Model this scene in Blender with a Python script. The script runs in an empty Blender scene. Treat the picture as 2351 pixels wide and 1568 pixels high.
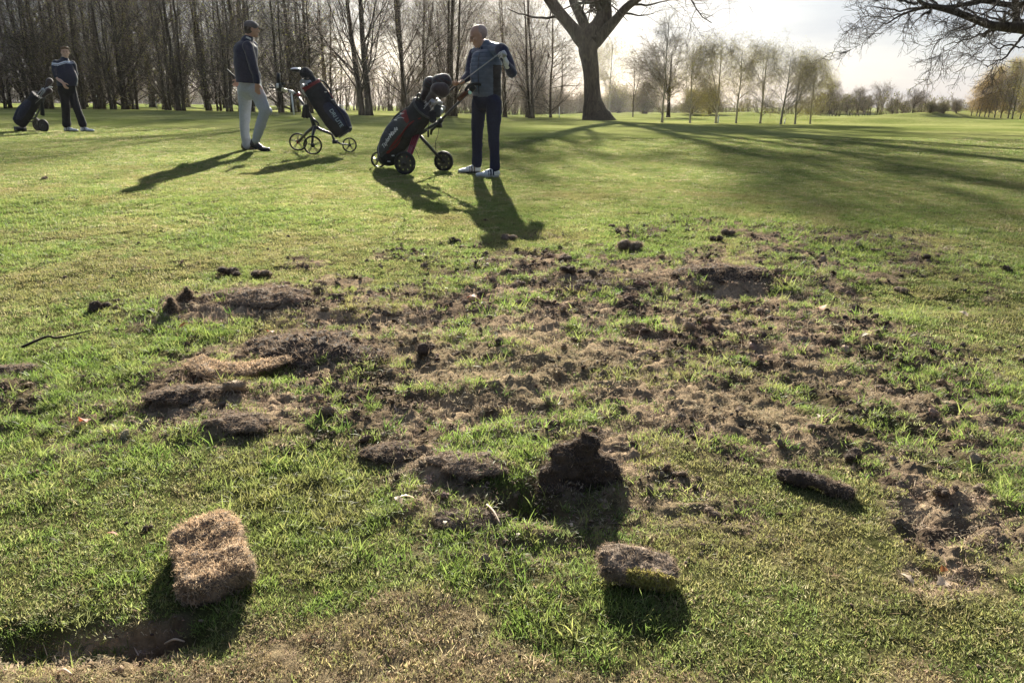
import bpy, math, random
import numpy as np
from mathutils import Vector, Matrix

# ---------------------------------------------------------------- camera, sky, sun, exposure
SC = bpy.context.scene
COL = SC.collection
PITCH = math.radians(17.5)
FPX = 770.0
CAMZ = 1.0
cam_data = bpy.data.cameras.new('camera')
cam_data.sensor_width = 36.0
cam_data.lens = FPX / 1024.0 * 36.0
cam_data.clip_start = 0.05
cam_data.clip_end = 3000.0
cam = bpy.data.objects.new('camera', cam_data)
COL.objects.link(cam)
cam.location = (0, 0, CAMZ)
cam.rotation_euler = (math.pi / 2 - PITCH, 0, 0)
SC.camera = cam

SUN_AZ = math.radians(-3.5)     # to the left of straight ahead (+Y)
SUN_EL = math.radians(20.5)
sun_dir = Vector((math.sin(SUN_AZ) * math.cos(SUN_EL), math.cos(SUN_AZ) * math.cos(SUN_EL), math.sin(SUN_EL)))
sd = bpy.data.lights.new('sun', 'SUN')
sd.energy = 5.0
sd.angle = math.radians(0.53)
sd.color = (1.0, 0.93, 0.79)
so = bpy.data.objects.new('sun', sd)
COL.objects.link(so)
so.rotation_euler = (-sun_dir).to_track_quat('-Z', 'Y').to_euler()
so.location = (0, 0, 30)

world = bpy.data.worlds.new('World')
SC.world = world
world.use_nodes = True
nt = world.node_tree
nt.nodes.clear()
w_out = nt.nodes.new('ShaderNodeOutputWorld')
w_bg = nt.nodes.new('ShaderNodeBackground')
w_bg.inputs['Strength'].default_value = 0.05
sky = nt.nodes.new('ShaderNodeTexSky')
sky.sky_type = 'NISHITA'
sky.sun_disc = False
sky.sun_elevation = SUN_EL
sky.sun_rotation = SUN_AZ
sky.air_density = 1.0
sky.dust_density = 0.7
sky.ozone_density = 1.0
tc = nt.nodes.new('ShaderNodeTexCoord')
mp = nt.nodes.new('ShaderNodeMapping')
mp.inputs['Scale'].default_value = (1.2, 1.2, 9.0)
mp.inputs['Rotation'].default_value = (0.10, 0.06, 0.3)
cn = nt.nodes.new('ShaderNodeTexNoise')
cn.inputs['Scale'].default_value = 2.2
cn.inputs['Detail'].default_value = 7.0
cn.inputs['Roughness'].default_value = 0.55
cr = nt.nodes.new('ShaderNodeValToRGB')
cr.color_ramp.elements[0].position = 0.36
cr.color_ramp.elements[0].color = (0.84, 0.84, 0.84, 1)
cr.color_ramp.elements[1].position = 0.72
cr.color_ramp.elements[1].color = (0.97, 0.97, 0.97, 1)
cmix = nt.nodes.new('ShaderNodeMixRGB')
cmix.blend_type = 'MIX'
# thin high cloud: scatters the sun forward, so it is bright round the sun and dim away from it
dt = nt.nodes.new('ShaderNodeVectorMath'); dt.operation = 'DOT_PRODUCT'
dt.inputs[1].default_value = sun_dir
nz = nt.nodes.new('ShaderNodeVectorMath'); nz.operation = 'NORMALIZE'
nt.links.new(tc.outputs['Generated'], nz.inputs[0]); nt.links.new(nz.outputs['Vector'], dt.inputs[0])
cf = nt.nodes.new('ShaderNodeValToRGB')
els = cf.color_ramp.elements
els[0].position = 0.40; els[0].color = (0.12, 0.15, 0.22, 1)
els[1].position = 1.0; els[1].color = (2.6, 2.4, 2.1, 1)
e_ = els.new(0.70); e_.color = (0.27, 0.36, 0.55, 1)
e_ = els.new(0.86); e_.color = (0.29, 0.35, 0.46, 1)
e_ = els.new(0.94); e_.color = (0.46, 0.50, 0.58, 1)
e_ = els.new(0.98); e_.color = (.95, .95, .93, 1)
m01 = nt.nodes.new('ShaderNodeMapRange'); m01.inputs['From Min'].default_value = -1.0
nt.links.new(dt.outputs['Value'], m01.inputs['Value']); nt.links.new(m01.outputs['Result'], cf.inputs['Fac'])
cs = nt.nodes.new('ShaderNodeVectorMath'); cs.operation = 'SCALE'; cs.inputs['Scale'].default_value = 5.2
nt.links.new(cf.outputs['Color'], cs.inputs[0]); nt.links.new(cs.outputs['Vector'], cmix.inputs['Color2'])
nt.links.new(tc.outputs['Generated'], mp.inputs['Vector'])
nt.links.new(mp.outputs['Vector'], cn.inputs['Vector'])
nt.links.new(cn.outputs['Fac'], cr.inputs['Fac'])
nt.links.new(cr.outputs['Color'], cmix.inputs['Fac'])
nt.links.new(sky.outputs['Color'], cmix.inputs['Color1'])
nt.links.new(cmix.outputs['Color'], w_bg.inputs['Color'])
nt.links.new(w_bg.outputs['Background'], w_out.inputs['Surface'])

SC.render.engine = 'CYCLES'
SC.view_settings.view_transform = 'Standard'
SC.view_settings.look = 'None'
SC.view_settings.gamma = 1.0
SC.view_settings.exposure = 2.12
SC.cycles.max_bounces = 6
SC.cycles.diffuse_bounces = 3
SC.cycles.transmission_bounces = 3
SC.cycles.glossy_bounces = 2
SC.cycles.transparent_max_bounces = 4
SC.cycles.volume_bounces = 0
SC.cycles.caustics_reflective = False
SC.cycles.caustics_refractive = False
SC.cycles.use_denoising = True
SC.cycles.denoiser = 'OPENIMAGEDENOISE'
SC.cycles.denoising_input_passes = 'RGB_ALBEDO_NORMAL'
SC.cycles.denoising_prefilter = 'ACCURATE'
SC.cycles.use_adaptive_sampling = False
SC.render.film_transparent = False

# ---------------------------------------------------------------- numeric helpers
cp, sp = math.cos(PITCH), math.sin(PITCH)

def ray(X, Y):
    u = (X - 1175.5) / 2.296 / FPX
    v = (784.0 - Y) / 2.296 / FPX
    return np.array([u, cp + v * sp, -sp + v * cp])

def W(X, Y, d):
    """world point seen at (X, Y) on the plane y = d"""
    r = ray(X, Y)
    return np.array([0, 0, CAMZ]) + r * (d / r[1])

def hash3(ix, iy, iz, seed=0):
    h = (ix.astype(np.int64) * 374761393 + iy.astype(np.int64) * 668265263 + iz.astype(np.int64) * 1274126177 + seed * 974634777) & 0xffffffff
    h = ((h ^ (h >> 13)) * 1274126177) & 0xffffffff
    h = ((h ^ (h >> 16)) * 2246822519) & 0xffffffff
    return ((h ^ (h >> 15)) & 0xffffff) / float(0xffffff)

def vnoise(x, y, z=None, seed=0):
    x = np.asarray(x, float); y = np.asarray(y, float)
    z = np.zeros_like(x) if z is None else np.asarray(z, float)
    fx, fy, fz = np.floor(x), np.floor(y), np.floor(z)
    tx, ty, tz = x - fx, y - fy, z - fz
    tx = tx * tx * (3 - 2 * tx); ty = ty * ty * (3 - 2 * ty); tz = tz * tz * (3 - 2 * tz)
    r = 0
    for a in (0, 1):
        for b in (0, 1):
            for c in (0, 1):
                w = (tx if a else 1 - tx) * (ty if b else 1 - ty) * (tz if c else 1 - tz)
                r = r + w * hash3(fx + a, fy + b, fz + c, seed)
    return r * 2 - 1

def fbm(x, y, z=None, oct=4, seed=0, gain=0.5):
    r = 0; a = 1; s = 0
    for i in range(oct):
        r = r + a * vnoise(x * 2 ** i + 17.3 * i, np.asarray(y) * 2 ** i - 9.1 * i, None if z is None else np.asarray(z) * 2 ** i, seed + i)
        s += a; a *= gain
    return r / s

def sstep(a, b, x):
    t = np.clip((np.asarray(x, float) - a) / (b - a), 0, 1)
    return t * t * (3 - 2 * t)

def interp(y, tab):
    xs = [t[0] for t in tab]; ys = [t[1] for t in tab]
    return np.interp(y, xs, ys)

B_TAB = [(-40, 0), (5, 0.0), (7.5, .01), (10.1, .03), (14, .04), (18, .02), (30, -.07), (42, -.22), (52, -.38), (65, -.55), (80, -.76), (100, -1.02), (120, -1.32), (200, -2.4), (400, -5.0), (900, -9.0)]
G_TAB = [(-40, 0), (3, 0), (5, .1), (7.5, .22), (10, .27), (12.4, .30), (18.4, .31), (30, .58), (45, .86), (80, 1.35), (150, 2.3), (400, 4.0), (900, 5.0)]
FINE_B = np.linspace(-40, 900, 9401)
def _sm(tab):
    v = interp(FINE_B, tab)
    k = 25
    ker = np.hanning(k); ker /= ker.sum()
    vp = np.concatenate([np.full(k, v[0]), v, np.full(k, v[-1])])
    return np.convolve(vp, ker, 'same')[k:-k]
FB, FG = _sm(B_TAB), _sm(G_TAB)

MOUNDS = []   # far fairway shapes: x, y, rx, ry, h
def zbase(x, y):
    x = np.asarray(x, float); y = np.asarray(y, float)
    a = np.maximum(0, -x / (np.maximum(y, 0) + 2.0))
    z = np.interp(y, FINE_B, FB) + (1 - np.exp(-3.2 * a)) * np.interp(y, FINE_B, FG)
    far = sstep(16, 40, y)
    z = z + far * 0.05 * fbm(x / 13.0, y / 9.0, oct=3, seed=5)
    for (mx, my, rx, ry, h) in MOUNDS:
        q = ((x - mx) / rx) ** 2 + ((y - my) / ry) ** 2
        z = z + h * np.exp(-np.minimum(q, 30.0) ** 1.3)
    return z

def G(X, Y, off=0.0):
    """ground point seen at (X, Y)"""
    r = ray(X, Y)
    t = 0.8
    prev = t
    while t < 900:
        p = np.array([0, 0, CAMZ]) + r * t
        if p[2] < zbase(p[0], p[1]) + off:
            break
        prev = t
        t *= 1.01
    lo, hi = prev, t
    for _ in range(30):
        m = (lo + hi) / 2
        p = np.array([0, 0, CAMZ]) + r * m
        if p[2] < zbase(p[0], p[1]) + off: hi = m
        else: lo = m
    p = np.array([0, 0, CAMZ]) + r * hi
    return p

# mounds and banks of the far fairways
for (X, Y, rx, ry, h) in [(2250, 271, 9, 5, .28), (2020, 282, 5, 4, .16), (1980, 264, 26, 6, .55), (2200, 268, 10, 3, .45),
                          (1650, 267, 10, 4, .35), (900, 262, 5, 5, .18), (1850, 272, 14, 5, -.22), (2110, 276, 6, 3, .14)]:
    g = G(X, Y)
    MOUNDS.append((g[0], g[1], rx, ry, h))

def poly_world(pts):
    return np.array([G(x, y)[:2] for x, y in pts])

def sdist(x, y, poly):
    """signed distance (negative inside) to a polygon"""
    x = np.asarray(x, float).ravel(); y = np.asarray(y, float).ravel()
    d2 = np.full(x.shape, 1e9); inside = np.zeros(x.shape, bool)
    n = len(poly)
    for i in range(n):
        ax, ay = poly[i]; bx, by = poly[(i + 1) % n]
        ex, ey = bx - ax, by - ay
        t = np.clip(((x - ax) * ex + (y - ay) * ey) / (ex * ex + ey * ey + 1e-12), 0, 1)
        d2 = np.minimum(d2, (x - ax - t * ex) ** 2 + (y - ay - t * ey) ** 2)
        c = ((ay > y) != (by > y)) & (x < (bx - ax) * (y - ay) / (by - ay + 1e-12) + ax)
        inside ^= c
    d = np.sqrt(d2)
    return np.where(inside, -d, d)

# ---------------------------------------------------------------- object helpers
def put(name, me, mats=None, parent=None, smooth=True):
    o = bpy.data.objects.new(name, me)
    COL.objects.link(o)
    if mats is not None:
        for m in (mats if isinstance(mats, (list, tuple)) else [mats]):
            me.materials.append(m)
    if parent is not None:
        o.parent = parent
    if smooth and len(me.polygons):
        me.polygons.foreach_set('use_smooth', np.ones(len(me.polygons), bool))
    return o

def mesh_np(name, V, F, mi=None):
    """V (n,3), F (m,3|4) array or list of such arrays"""
    me = bpy.data.meshes.new(name)
    Fs = F if isinstance(F, list) else [F]
    Fs = [np.asarray(f, np.int32) for f in Fs if len(f)]
    nl = sum(f.size for f in Fs); npoly = sum(len(f) for f in Fs)
    me.vertices.add(len(V)); me.loops.add(nl); me.polygons.add(npoly)
    me.vertices.foreach_set('co', np.asarray(V, np.float32).ravel())
    me.loops.foreach_set('vertex_index', np.concatenate([f.ravel() for f in Fs]))
    tot = np.concatenate([np.full(len(f), f.shape[1], np.int32) for f in Fs])
    st = np.concatenate([[0], np.cumsum(tot)[:-1]]).astype(np.int32)
    me.polygons.foreach_set('loop_start', st)
    if mi is not None:
        me.polygons.foreach_set('material_index', np.asarray(mi, np.int32))
    me.update(calc_edges=True)
    me.validate()
    return me

class MB:
    """collects pieces into one mesh"""
    def __init__(s): s.V = []; s.Q = []; s.T = []; s.n = 0; s.mq = []; s.mt = []
    def add(s, V, Q=None, T=None, m=0):
        V = np.asarray(V, float).reshape(-1, 3)
        s.V.append(V)
        if Q is not None and len(Q):
            Q = np.asarray(Q, int).reshape(-1, 4); s.Q.append(Q + s.n); s.mq.append(np.full(len(Q), m))
        if T is not None and len(T):
            T = np.asarray(T, int).reshape(-1, 3); s.T.append(T + s.n); s.mt.append(np.full(len(T), m))
        s.n += len(V)
        return s
    def mesh(s, name, off=None):
        V = np.concatenate(s.V)
        if off is not None: V = V - np.asarray(off)[:3]
        F = []; mi = []
        if s.Q: F.append(np.concatenate(s.Q)); mi.append(np.concatenate(s.mq))
        if s.T: F.append(np.concatenate(s.T)); mi.append(np.concatenate(s.mt))
        return mesh_np(name, V, F, np.concatenate(mi))
    def put(s, name, mats, parent=None, off=None, smooth=True):
        return put(name, s.mesh(name, off), mats, parent, smooth)

def nrm(v):
    v = np.asarray(v, float)
    return v / (np.linalg.norm(v, axis=-1, keepdims=True) + 1e-12)

def tubes(P, R, n, mb, m=0, rng=None, cap=True):
    """batch of tubes: P (k,s,3), R (k,s)"""
    P = np.asarray(P, float); R = np.asarray(R, float)
    K, S, _ = P.shape
    if K == 0: return
    T = np.empty_like(P)
    T[:, 1:-1] = P[:, 2:] - P[:, :-2]; T[:, 0] = P[:, 1] - P[:, 0]; T[:, -1] = P[:, -1] - P[:, -2]
    T = nrm(T)
    av = nrm(T.mean(1))
    ref = np.where(np.abs(av[:, 2:3]) < .8, np.array([[0, 0, 1.0]]), np.array([[1.0, 0, 0]]))
    U = nrm(np.cross(T, ref[:, None, :]))
    Vv = np.cross(T, U)
    ang = np.arange(n) / n * 2 * math.pi
    ring = P[:, :, None, :] + R[:, :, None, None] * (U[:, :, None, :] * np.cos(ang)[None, None, :, None] + Vv[:, :, None, :] * np.sin(ang)[None, None, :, None])
    V = ring.reshape(-1, 3)
    i = np.arange(n); j = (i + 1) % n
    q = []
    for s in range(S - 1):
        q.append(np.stack([s * n + i, s * n + j, (s + 1) * n + j, (s + 1) * n + i], 1))
    q = np.concatenate(q)
    Q = (q[None] + (np.arange(K) * S * n)[:, None, None]).reshape(-1, 4)
    tt = None
    if cap and n >= 4:
        ts = []
        for s in (0, S - 1):
            a = np.full(n - 2, 0); b = np.arange(1, n - 1); c = np.arange(2, n)
            t = np.stack([a, c, b] if s == 0 else [a, b, c], 1) + s * n
            ts.append(t)
        t = np.concatenate(ts)
        tt = (t[None] + (np.arange(K) * S * n)[:, None, None]).reshape(-1, 3)
    mb.add(V, Q, tt, m)

def cat(P, k):
    """resample a polyline through points with a Catmull-Rom curve"""
    P = np.asarray(P, float)
    if len(P) < 3:
        t = np.linspace(0, len(P) - 1, k)
        return np.stack([np.interp(t, range(len(P)), P[:, c]) for c in range(P.shape[1])], 1)
    Q = np.vstack([2 * P[0] - P[1], P, 2 * P[-1] - P[-2]])
    out = []
    for t in np.linspace(0, len(P) - 1 - 1e-9, k):
        i = int(t); f = t - i
        a, b, c, d = Q[i:i + 4]
        out.append(.5 * ((2 * b) + (-a + c) * f + (2 * a - 5 * b + 4 * c - d) * f * f + (-a + 3 * b - 3 * c + d) * f ** 3))
    return np.array(out)

def rod(mb, a, b, r, n=8, m=0, r2=None):
    tubes(np.array([[a, b]]), np.array([[r, r if r2 is None else r2]]), n, mb, m)

def pipe(mb, pts, rad, k=14, n=8, m=0):
    p = cat(pts, k)
    r = np.interp(np.linspace(0, 1, k), np.linspace(0, 1, len(np.atleast_1d(rad))), np.atleast_1d(rad)) if np.ndim(rad) else np.full(k, rad)
    tubes(p[None], r[None], n, mb, m)

def empty(name, loc, label, cat_, group=None):
    o = bpy.data.objects.new(name, None)
    COL.objects.link(o)
    o.empty_display_size = .2
    o.location = loc
    tag(o, label, cat_, group)
    return o

def tag(o, label=None, cat_=None, group=None, kind=None):
    if label: o['label'] = label
    if cat_: o['category'] = cat_
    if group: o['group'] = group
    if kind: o['kind'] = kind
    return o

# ---------------------------------------------------------------- materials
def mat(name, col, rough=.6, var=.15, scale=20, bump=0, metallic=0, transl=0, spec=.3, sheen=0, tint=None, col2=None, stretch=(1, 1, 1), distort=0, coat=0):
    m = bpy.data.materials.new(name)
    m.use_nodes = True
    t = m.node_tree; t.nodes.clear()
    out = t.nodes.new('ShaderNodeOutputMaterial')
    b = t.nodes.new('ShaderNodeBsdfPrincipled')
    b.inputs['Roughness'].default_value = rough
    b.inputs['Metallic'].default_value = metallic
    b.inputs['Specular IOR Level'].default_value = spec
    if sheen: b.inputs['Sheen Weight'].default_value = sheen
    if coat: b.inputs['Coat Weight'].default_value = coat
    tcn = t.nodes.new('ShaderNodeTexCoord')
    mpn = t.nodes.new('ShaderNodeMapping'); mpn.inputs['Scale'].default_value = stretch
    no = t.nodes.new('ShaderNodeTexNoise'); no.inputs['Scale'].default_value = scale; no.inputs['Detail'].default_value = 5
    no.inputs['Distortion'].default_value = distort
    t.links.new(tcn.outputs['Object'], mpn.inputs['Vector']); t.links.new(mpn.outputs['Vector'], no.inputs['Vector'])
    rp = t.nodes.new('ShaderNodeValToRGB')
    c = np.array(col)
    c2 = np.array(col2) if col2 is not None else np.minimum(c * (1 + var), 1)
    c1 = c * (1 - var)
    rp.color_ramp.elements[0].position = .3; rp.color_ramp.elements[0].color = (*c1, 1)
    rp.color_ramp.elements[1].position = .7; rp.color_ramp.elements[1].color = (*c2, 1)
    t.links.new(no.outputs['Fac'], rp.inputs['Fac'])
    src = rp.outputs['Color']
    if tint:
        at = t.nodes.new('ShaderNodeAttribute'); at.attribute_name = 'tint'; at.attribute_type = tint
        mx = t.nodes.new('ShaderNodeMixRGB'); mx.blend_type = 'MULTIPLY'; mx.inputs['Fac'].default_value = 1
        t.links.new(src, mx.inputs['Color1']); t.links.new(at.outputs['Color'], mx.inputs['Color2'])
        src = mx.outputs['Color']
    t.links.new(src, b.inputs['Base Color'])
    if bump:
        bp = t.nodes.new('ShaderNodeBump'); bp.inputs['Strength'].default_value = 1; bp.inputs['Distance'].default_value = bump
        t.links.new(no.outputs['Fac'], bp.inputs['Height']); t.links.new(bp.outputs['Normal'], b.inputs['Normal'])
    if transl:
        tr = t.nodes.new('ShaderNodeBsdfTranslucent')
        t.links.new(src, tr.inputs['Color'])
        ms = t.nodes.new('ShaderNodeMixShader'); ms.inputs['Fac'].default_value = transl
        t.links.new(b.outputs['BSDF'], ms.inputs[1]); t.links.new(tr.outputs['BSDF'], ms.inputs[2])
        t.links.new(ms.outputs['Shader'], out.inputs['Surface'])
    else:
        t.links.new(b.outputs['BSDF'], out.inputs['Surface'])
    return m

RN = np.random.default_rng(7)
random.seed(7)
# ================================================================ GROUND
Z_DAMAGE = poly_world([(1040, 592), (1250, 578), (1500, 585), (1680, 600), (1850, 650), (2050, 730), (2250, 830), (2400, 930), (2400, 1090), (2150, 1060), (1900, 1040), (1700, 1050), (1450, 985), (1330, 930), (1240, 990), (1170, 1030), (1290, 1130), (1300, 1200), (1230, 1250), (1040, 1250), (1000, 1190), (860, 1160), (850, 1060), (780, 1020), (560, 1010), (330, 985), (230, 950), (220, 900), (340, 860), (400, 800), (540, 765), (620, 765), (640, 735), (500, 760), (340, 745), (320, 700), (520, 665), (700, 680), (900, 672), (1010, 640)])
Z_DAM2 = poly_world([(2060, 1140), (2200, 1110), (2310, 1130), (2330, 1220), (2220, 1290), (2110, 1270), (2050, 1210)])
Z_DAM3 = poly_world([(2090, 1295), (2230, 1280), (2260, 1340), (2150, 1370), (2080, 1340)])
Z_DAM4 = poly_world([(-60, 1440), (180, 1425), (400, 1432), (380, 1490), (240, 1520), (-60, 1535)])
Z_DEAD = poly_world([(540, 1640), (560, 1500), (600, 1445), (740, 1410), (810, 1420), (850, 1385), (960, 1368), (1060, 1385), (1110, 1420), (1120, 1470), (1200, 1490), (1260, 1530), (1400, 1545), (1580, 1540), (1700, 1560), (1700, 1640)])
Z_DEAD2 = poly_world([(-80, 1640), (-80, 1530), (150, 1530), (330, 1515), (520, 1520), (560, 1640)])
Z_DEAD3 = poly_world([(1990, 1640), (2030, 1530), (2110, 1500), (2180, 1530), (2240, 1640)])
Z_SLAB = poly_world([(815, 1640), (812, 1440), (850, 1385), (960, 1368), (1080, 1385), (1118, 1430), (1120, 1475), (1210, 1495), (1270, 1545), (1330, 1640)])
Z_SCAT = poly_world([(150, 620), (600, 590), (1000, 560), (1600, 500), (2150, 540), (2500, 800), (2500, 1400), (2250, 1350), (1900, 1230), (1500, 1180), (1250, 1280), (900, 1260), (820, 1080), (300, 1050), (-150, 1030), (-100, 850), (250, 800), (120, 720)])
Z_GREEN = poly_world([(240, 820), (420, 762), (600, 740), (620, 765), (440, 800), (340, 840), (260, 890), (60, 890), (-50, 800)])
Z_LUSH = poly_world([(500, 1060), (620, 1040), (760, 1030), (870, 1070), (905, 1160), (860, 1250), (640, 1260), (500, 1180)])
Z_PALE = poly_world([(1650, 850), (1900, 830), (2100, 900), (1950, 990), (1700, 980), (1600, 920)])
Z_PALE2 = poly_world([(880, 760), (1250, 760), (1450, 850), (1300, 930), (1000, 920), (860, 850)])

# bumps and hollows (X, Y, rx, ry in metres, height)
BUMPS = []
for (X, Y, rx, ry, h) in [(735, 800, .22, .16, .055), (640, 690, .30, .30, .06), (860, 690, .32, .25, .05), (1660, 650, .28, .22, .09), (1390, 662, .30, .20, .07),
                          (1305, 640, .14, .12, .06), (395, 715, .22, .16, .04), (440, 915, .16, .10, .05), (545, 975, .14, .08, .03), (920, 1045, .12, .07, .035),
                          (1075, 1075, .12, .06, .04), (1210, 1165, .085, .075, -.075), (1130, 1190, .035, .06, .035), (1060, 1195, .07, .045, .03), (1250, 1235, .05, .03, .015), (1265, 1130, .07, .05, .02),
                          (380, 870, .18, .12, .03), (560, 860, .22, .10, -.04), (540, 795, .2, .12, -.03), (150, 1470, .25, .055, -.06), (330, 1455, .09, .05, -.05),
                          (2150, 1190, .12, .10, -.012), (2210, 1150, .06, .04, .03), (2150, 1320, .08, .05, -.03), (1960, 665, .5, .2, -.03), (2150, 690, .55, .2, -.05),
                          (1150, 800, .12, .1, .03), (1440, 800, .15, .12, .025), (1010, 820, .06, .05, .02), (480, 1330, .2, .15, .0)]:
    g = G(X, Y)
    BUMPS.append((g[0], g[1], rx, ry, h * (.55 if h > 0 else .8)))

def masks(x, y):
    """dead (tan thatch), soil (dark), lush (long green) in 0..1 at ground points"""
    x = np.asarray(x, float).ravel(); y = np.asarray(y, float).ravel()
    j = .10 * fbm(x * 3, y * 3, oct=4, seed=11) * np.clip(y / 3, .35, 2.0)
    near = (y > .5) & (y < 16)
    dmg = np.zeros_like(x); dead = np.zeros_like(x); lush = np.zeros_like(x); pale = np.zeros_like(x); slab = np.zeros_like(x)
    xi, yi, ji = x[near], y[near], j[near]
    def m(poly, soft): return 1 - sstep(-soft, soft, sdist(xi, yi, poly) + ji)
    d = np.maximum.reduce([m(Z_DAMAGE, .22), m(Z_DAM2, .05), m(Z_DAM3, .04), m(Z_DAM4, .03)])
    sc_ = m(Z_SCAT, .3) * sstep(-.05, .30, fbm(xi * 3.1 + 40, yi * 2.4, oct=4, seed=141) + .12 * (xi > 1.0))
    d = np.maximum(d, .85 * sc_ * (1 - sstep(7.2, 9, yi)))
    d *= 1 - .7 * m(Z_GREEN, .12)
    d *= 1 - .9 * m(Z_LUSH, .06)
    dmg[near] = d
    dd = np.maximum.reduce([m(Z_DEAD, .07), m(Z_DEAD2, .05), m(Z_DEAD3, .07)])
    dead[near] = dd
    lush[near] = np.maximum(m(Z_LUSH, .1), .7 * m(Z_GREEN, .12))
    pale[near] = np.maximum(m(Z_PALE, .2), m(Z_PALE2, .2))
    slab[near] = 1 - sstep(-.012, .012, sdist(xi, yi, Z_SLAB) + .25 * ji)
    return dmg, dead, lush, pale, slab

def patchy(x, y):
    return fbm(np.asarray(x) * 2.6, np.asarray(y) * 2.2, oct=4, seed=31), fbm(np.asarray(x) * 9, np.asarray(y) * 8, oct=3, seed=41)

def zfull(x, y, M=None):
    sh = np.shape(x)
    x = np.asarray(x, float).ravel(); y = np.asarray(y, float).ravel()
    if M is None: M = masks(x, y)
    dmg, dead, lush, pale, slab = M
    z = zbase(x, y)
    p1, p2 = patchy(x, y)
    det = sstep(17, 9, y) if False else 1 - sstep(9, 17, y)
    rid = 1 - np.abs(fbm(x * 11, y * 11, oct=4, seed=51))
    lump = fbm(x * 5, y * 5, oct=3, seed=61)
    fine = fbm(x * 34, y * 34, oct=2, seed=71)
    z = z + det * (dmg * (.026 * lump + .040 * (rid - .72) + .020 * fine + .012 * fbm(x * 75, y * 75, oct=2, seed=77)) + (1 - dmg) * (.008 * lump + .003 * fine) + .012 * fbm(x * 1.3, y * 1.3, oct=2, seed=81))
    z = z + slab * .009 + dead * .004 * fine
    for (mx, my, rx, ry, h) in BUMPS:
        q = ((x - mx) / rx) ** 2 + ((y - my) / ry) ** 2
        near = q < 6
        if near.any():
            z[near] += h * np.exp(-q[near] ** 1.4) * (1 + .35 * fbm(x[near] * 14, y[near] * 14, oct=3, seed=91))
    # the hill root of the big oak
    return z.reshape(sh)

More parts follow.
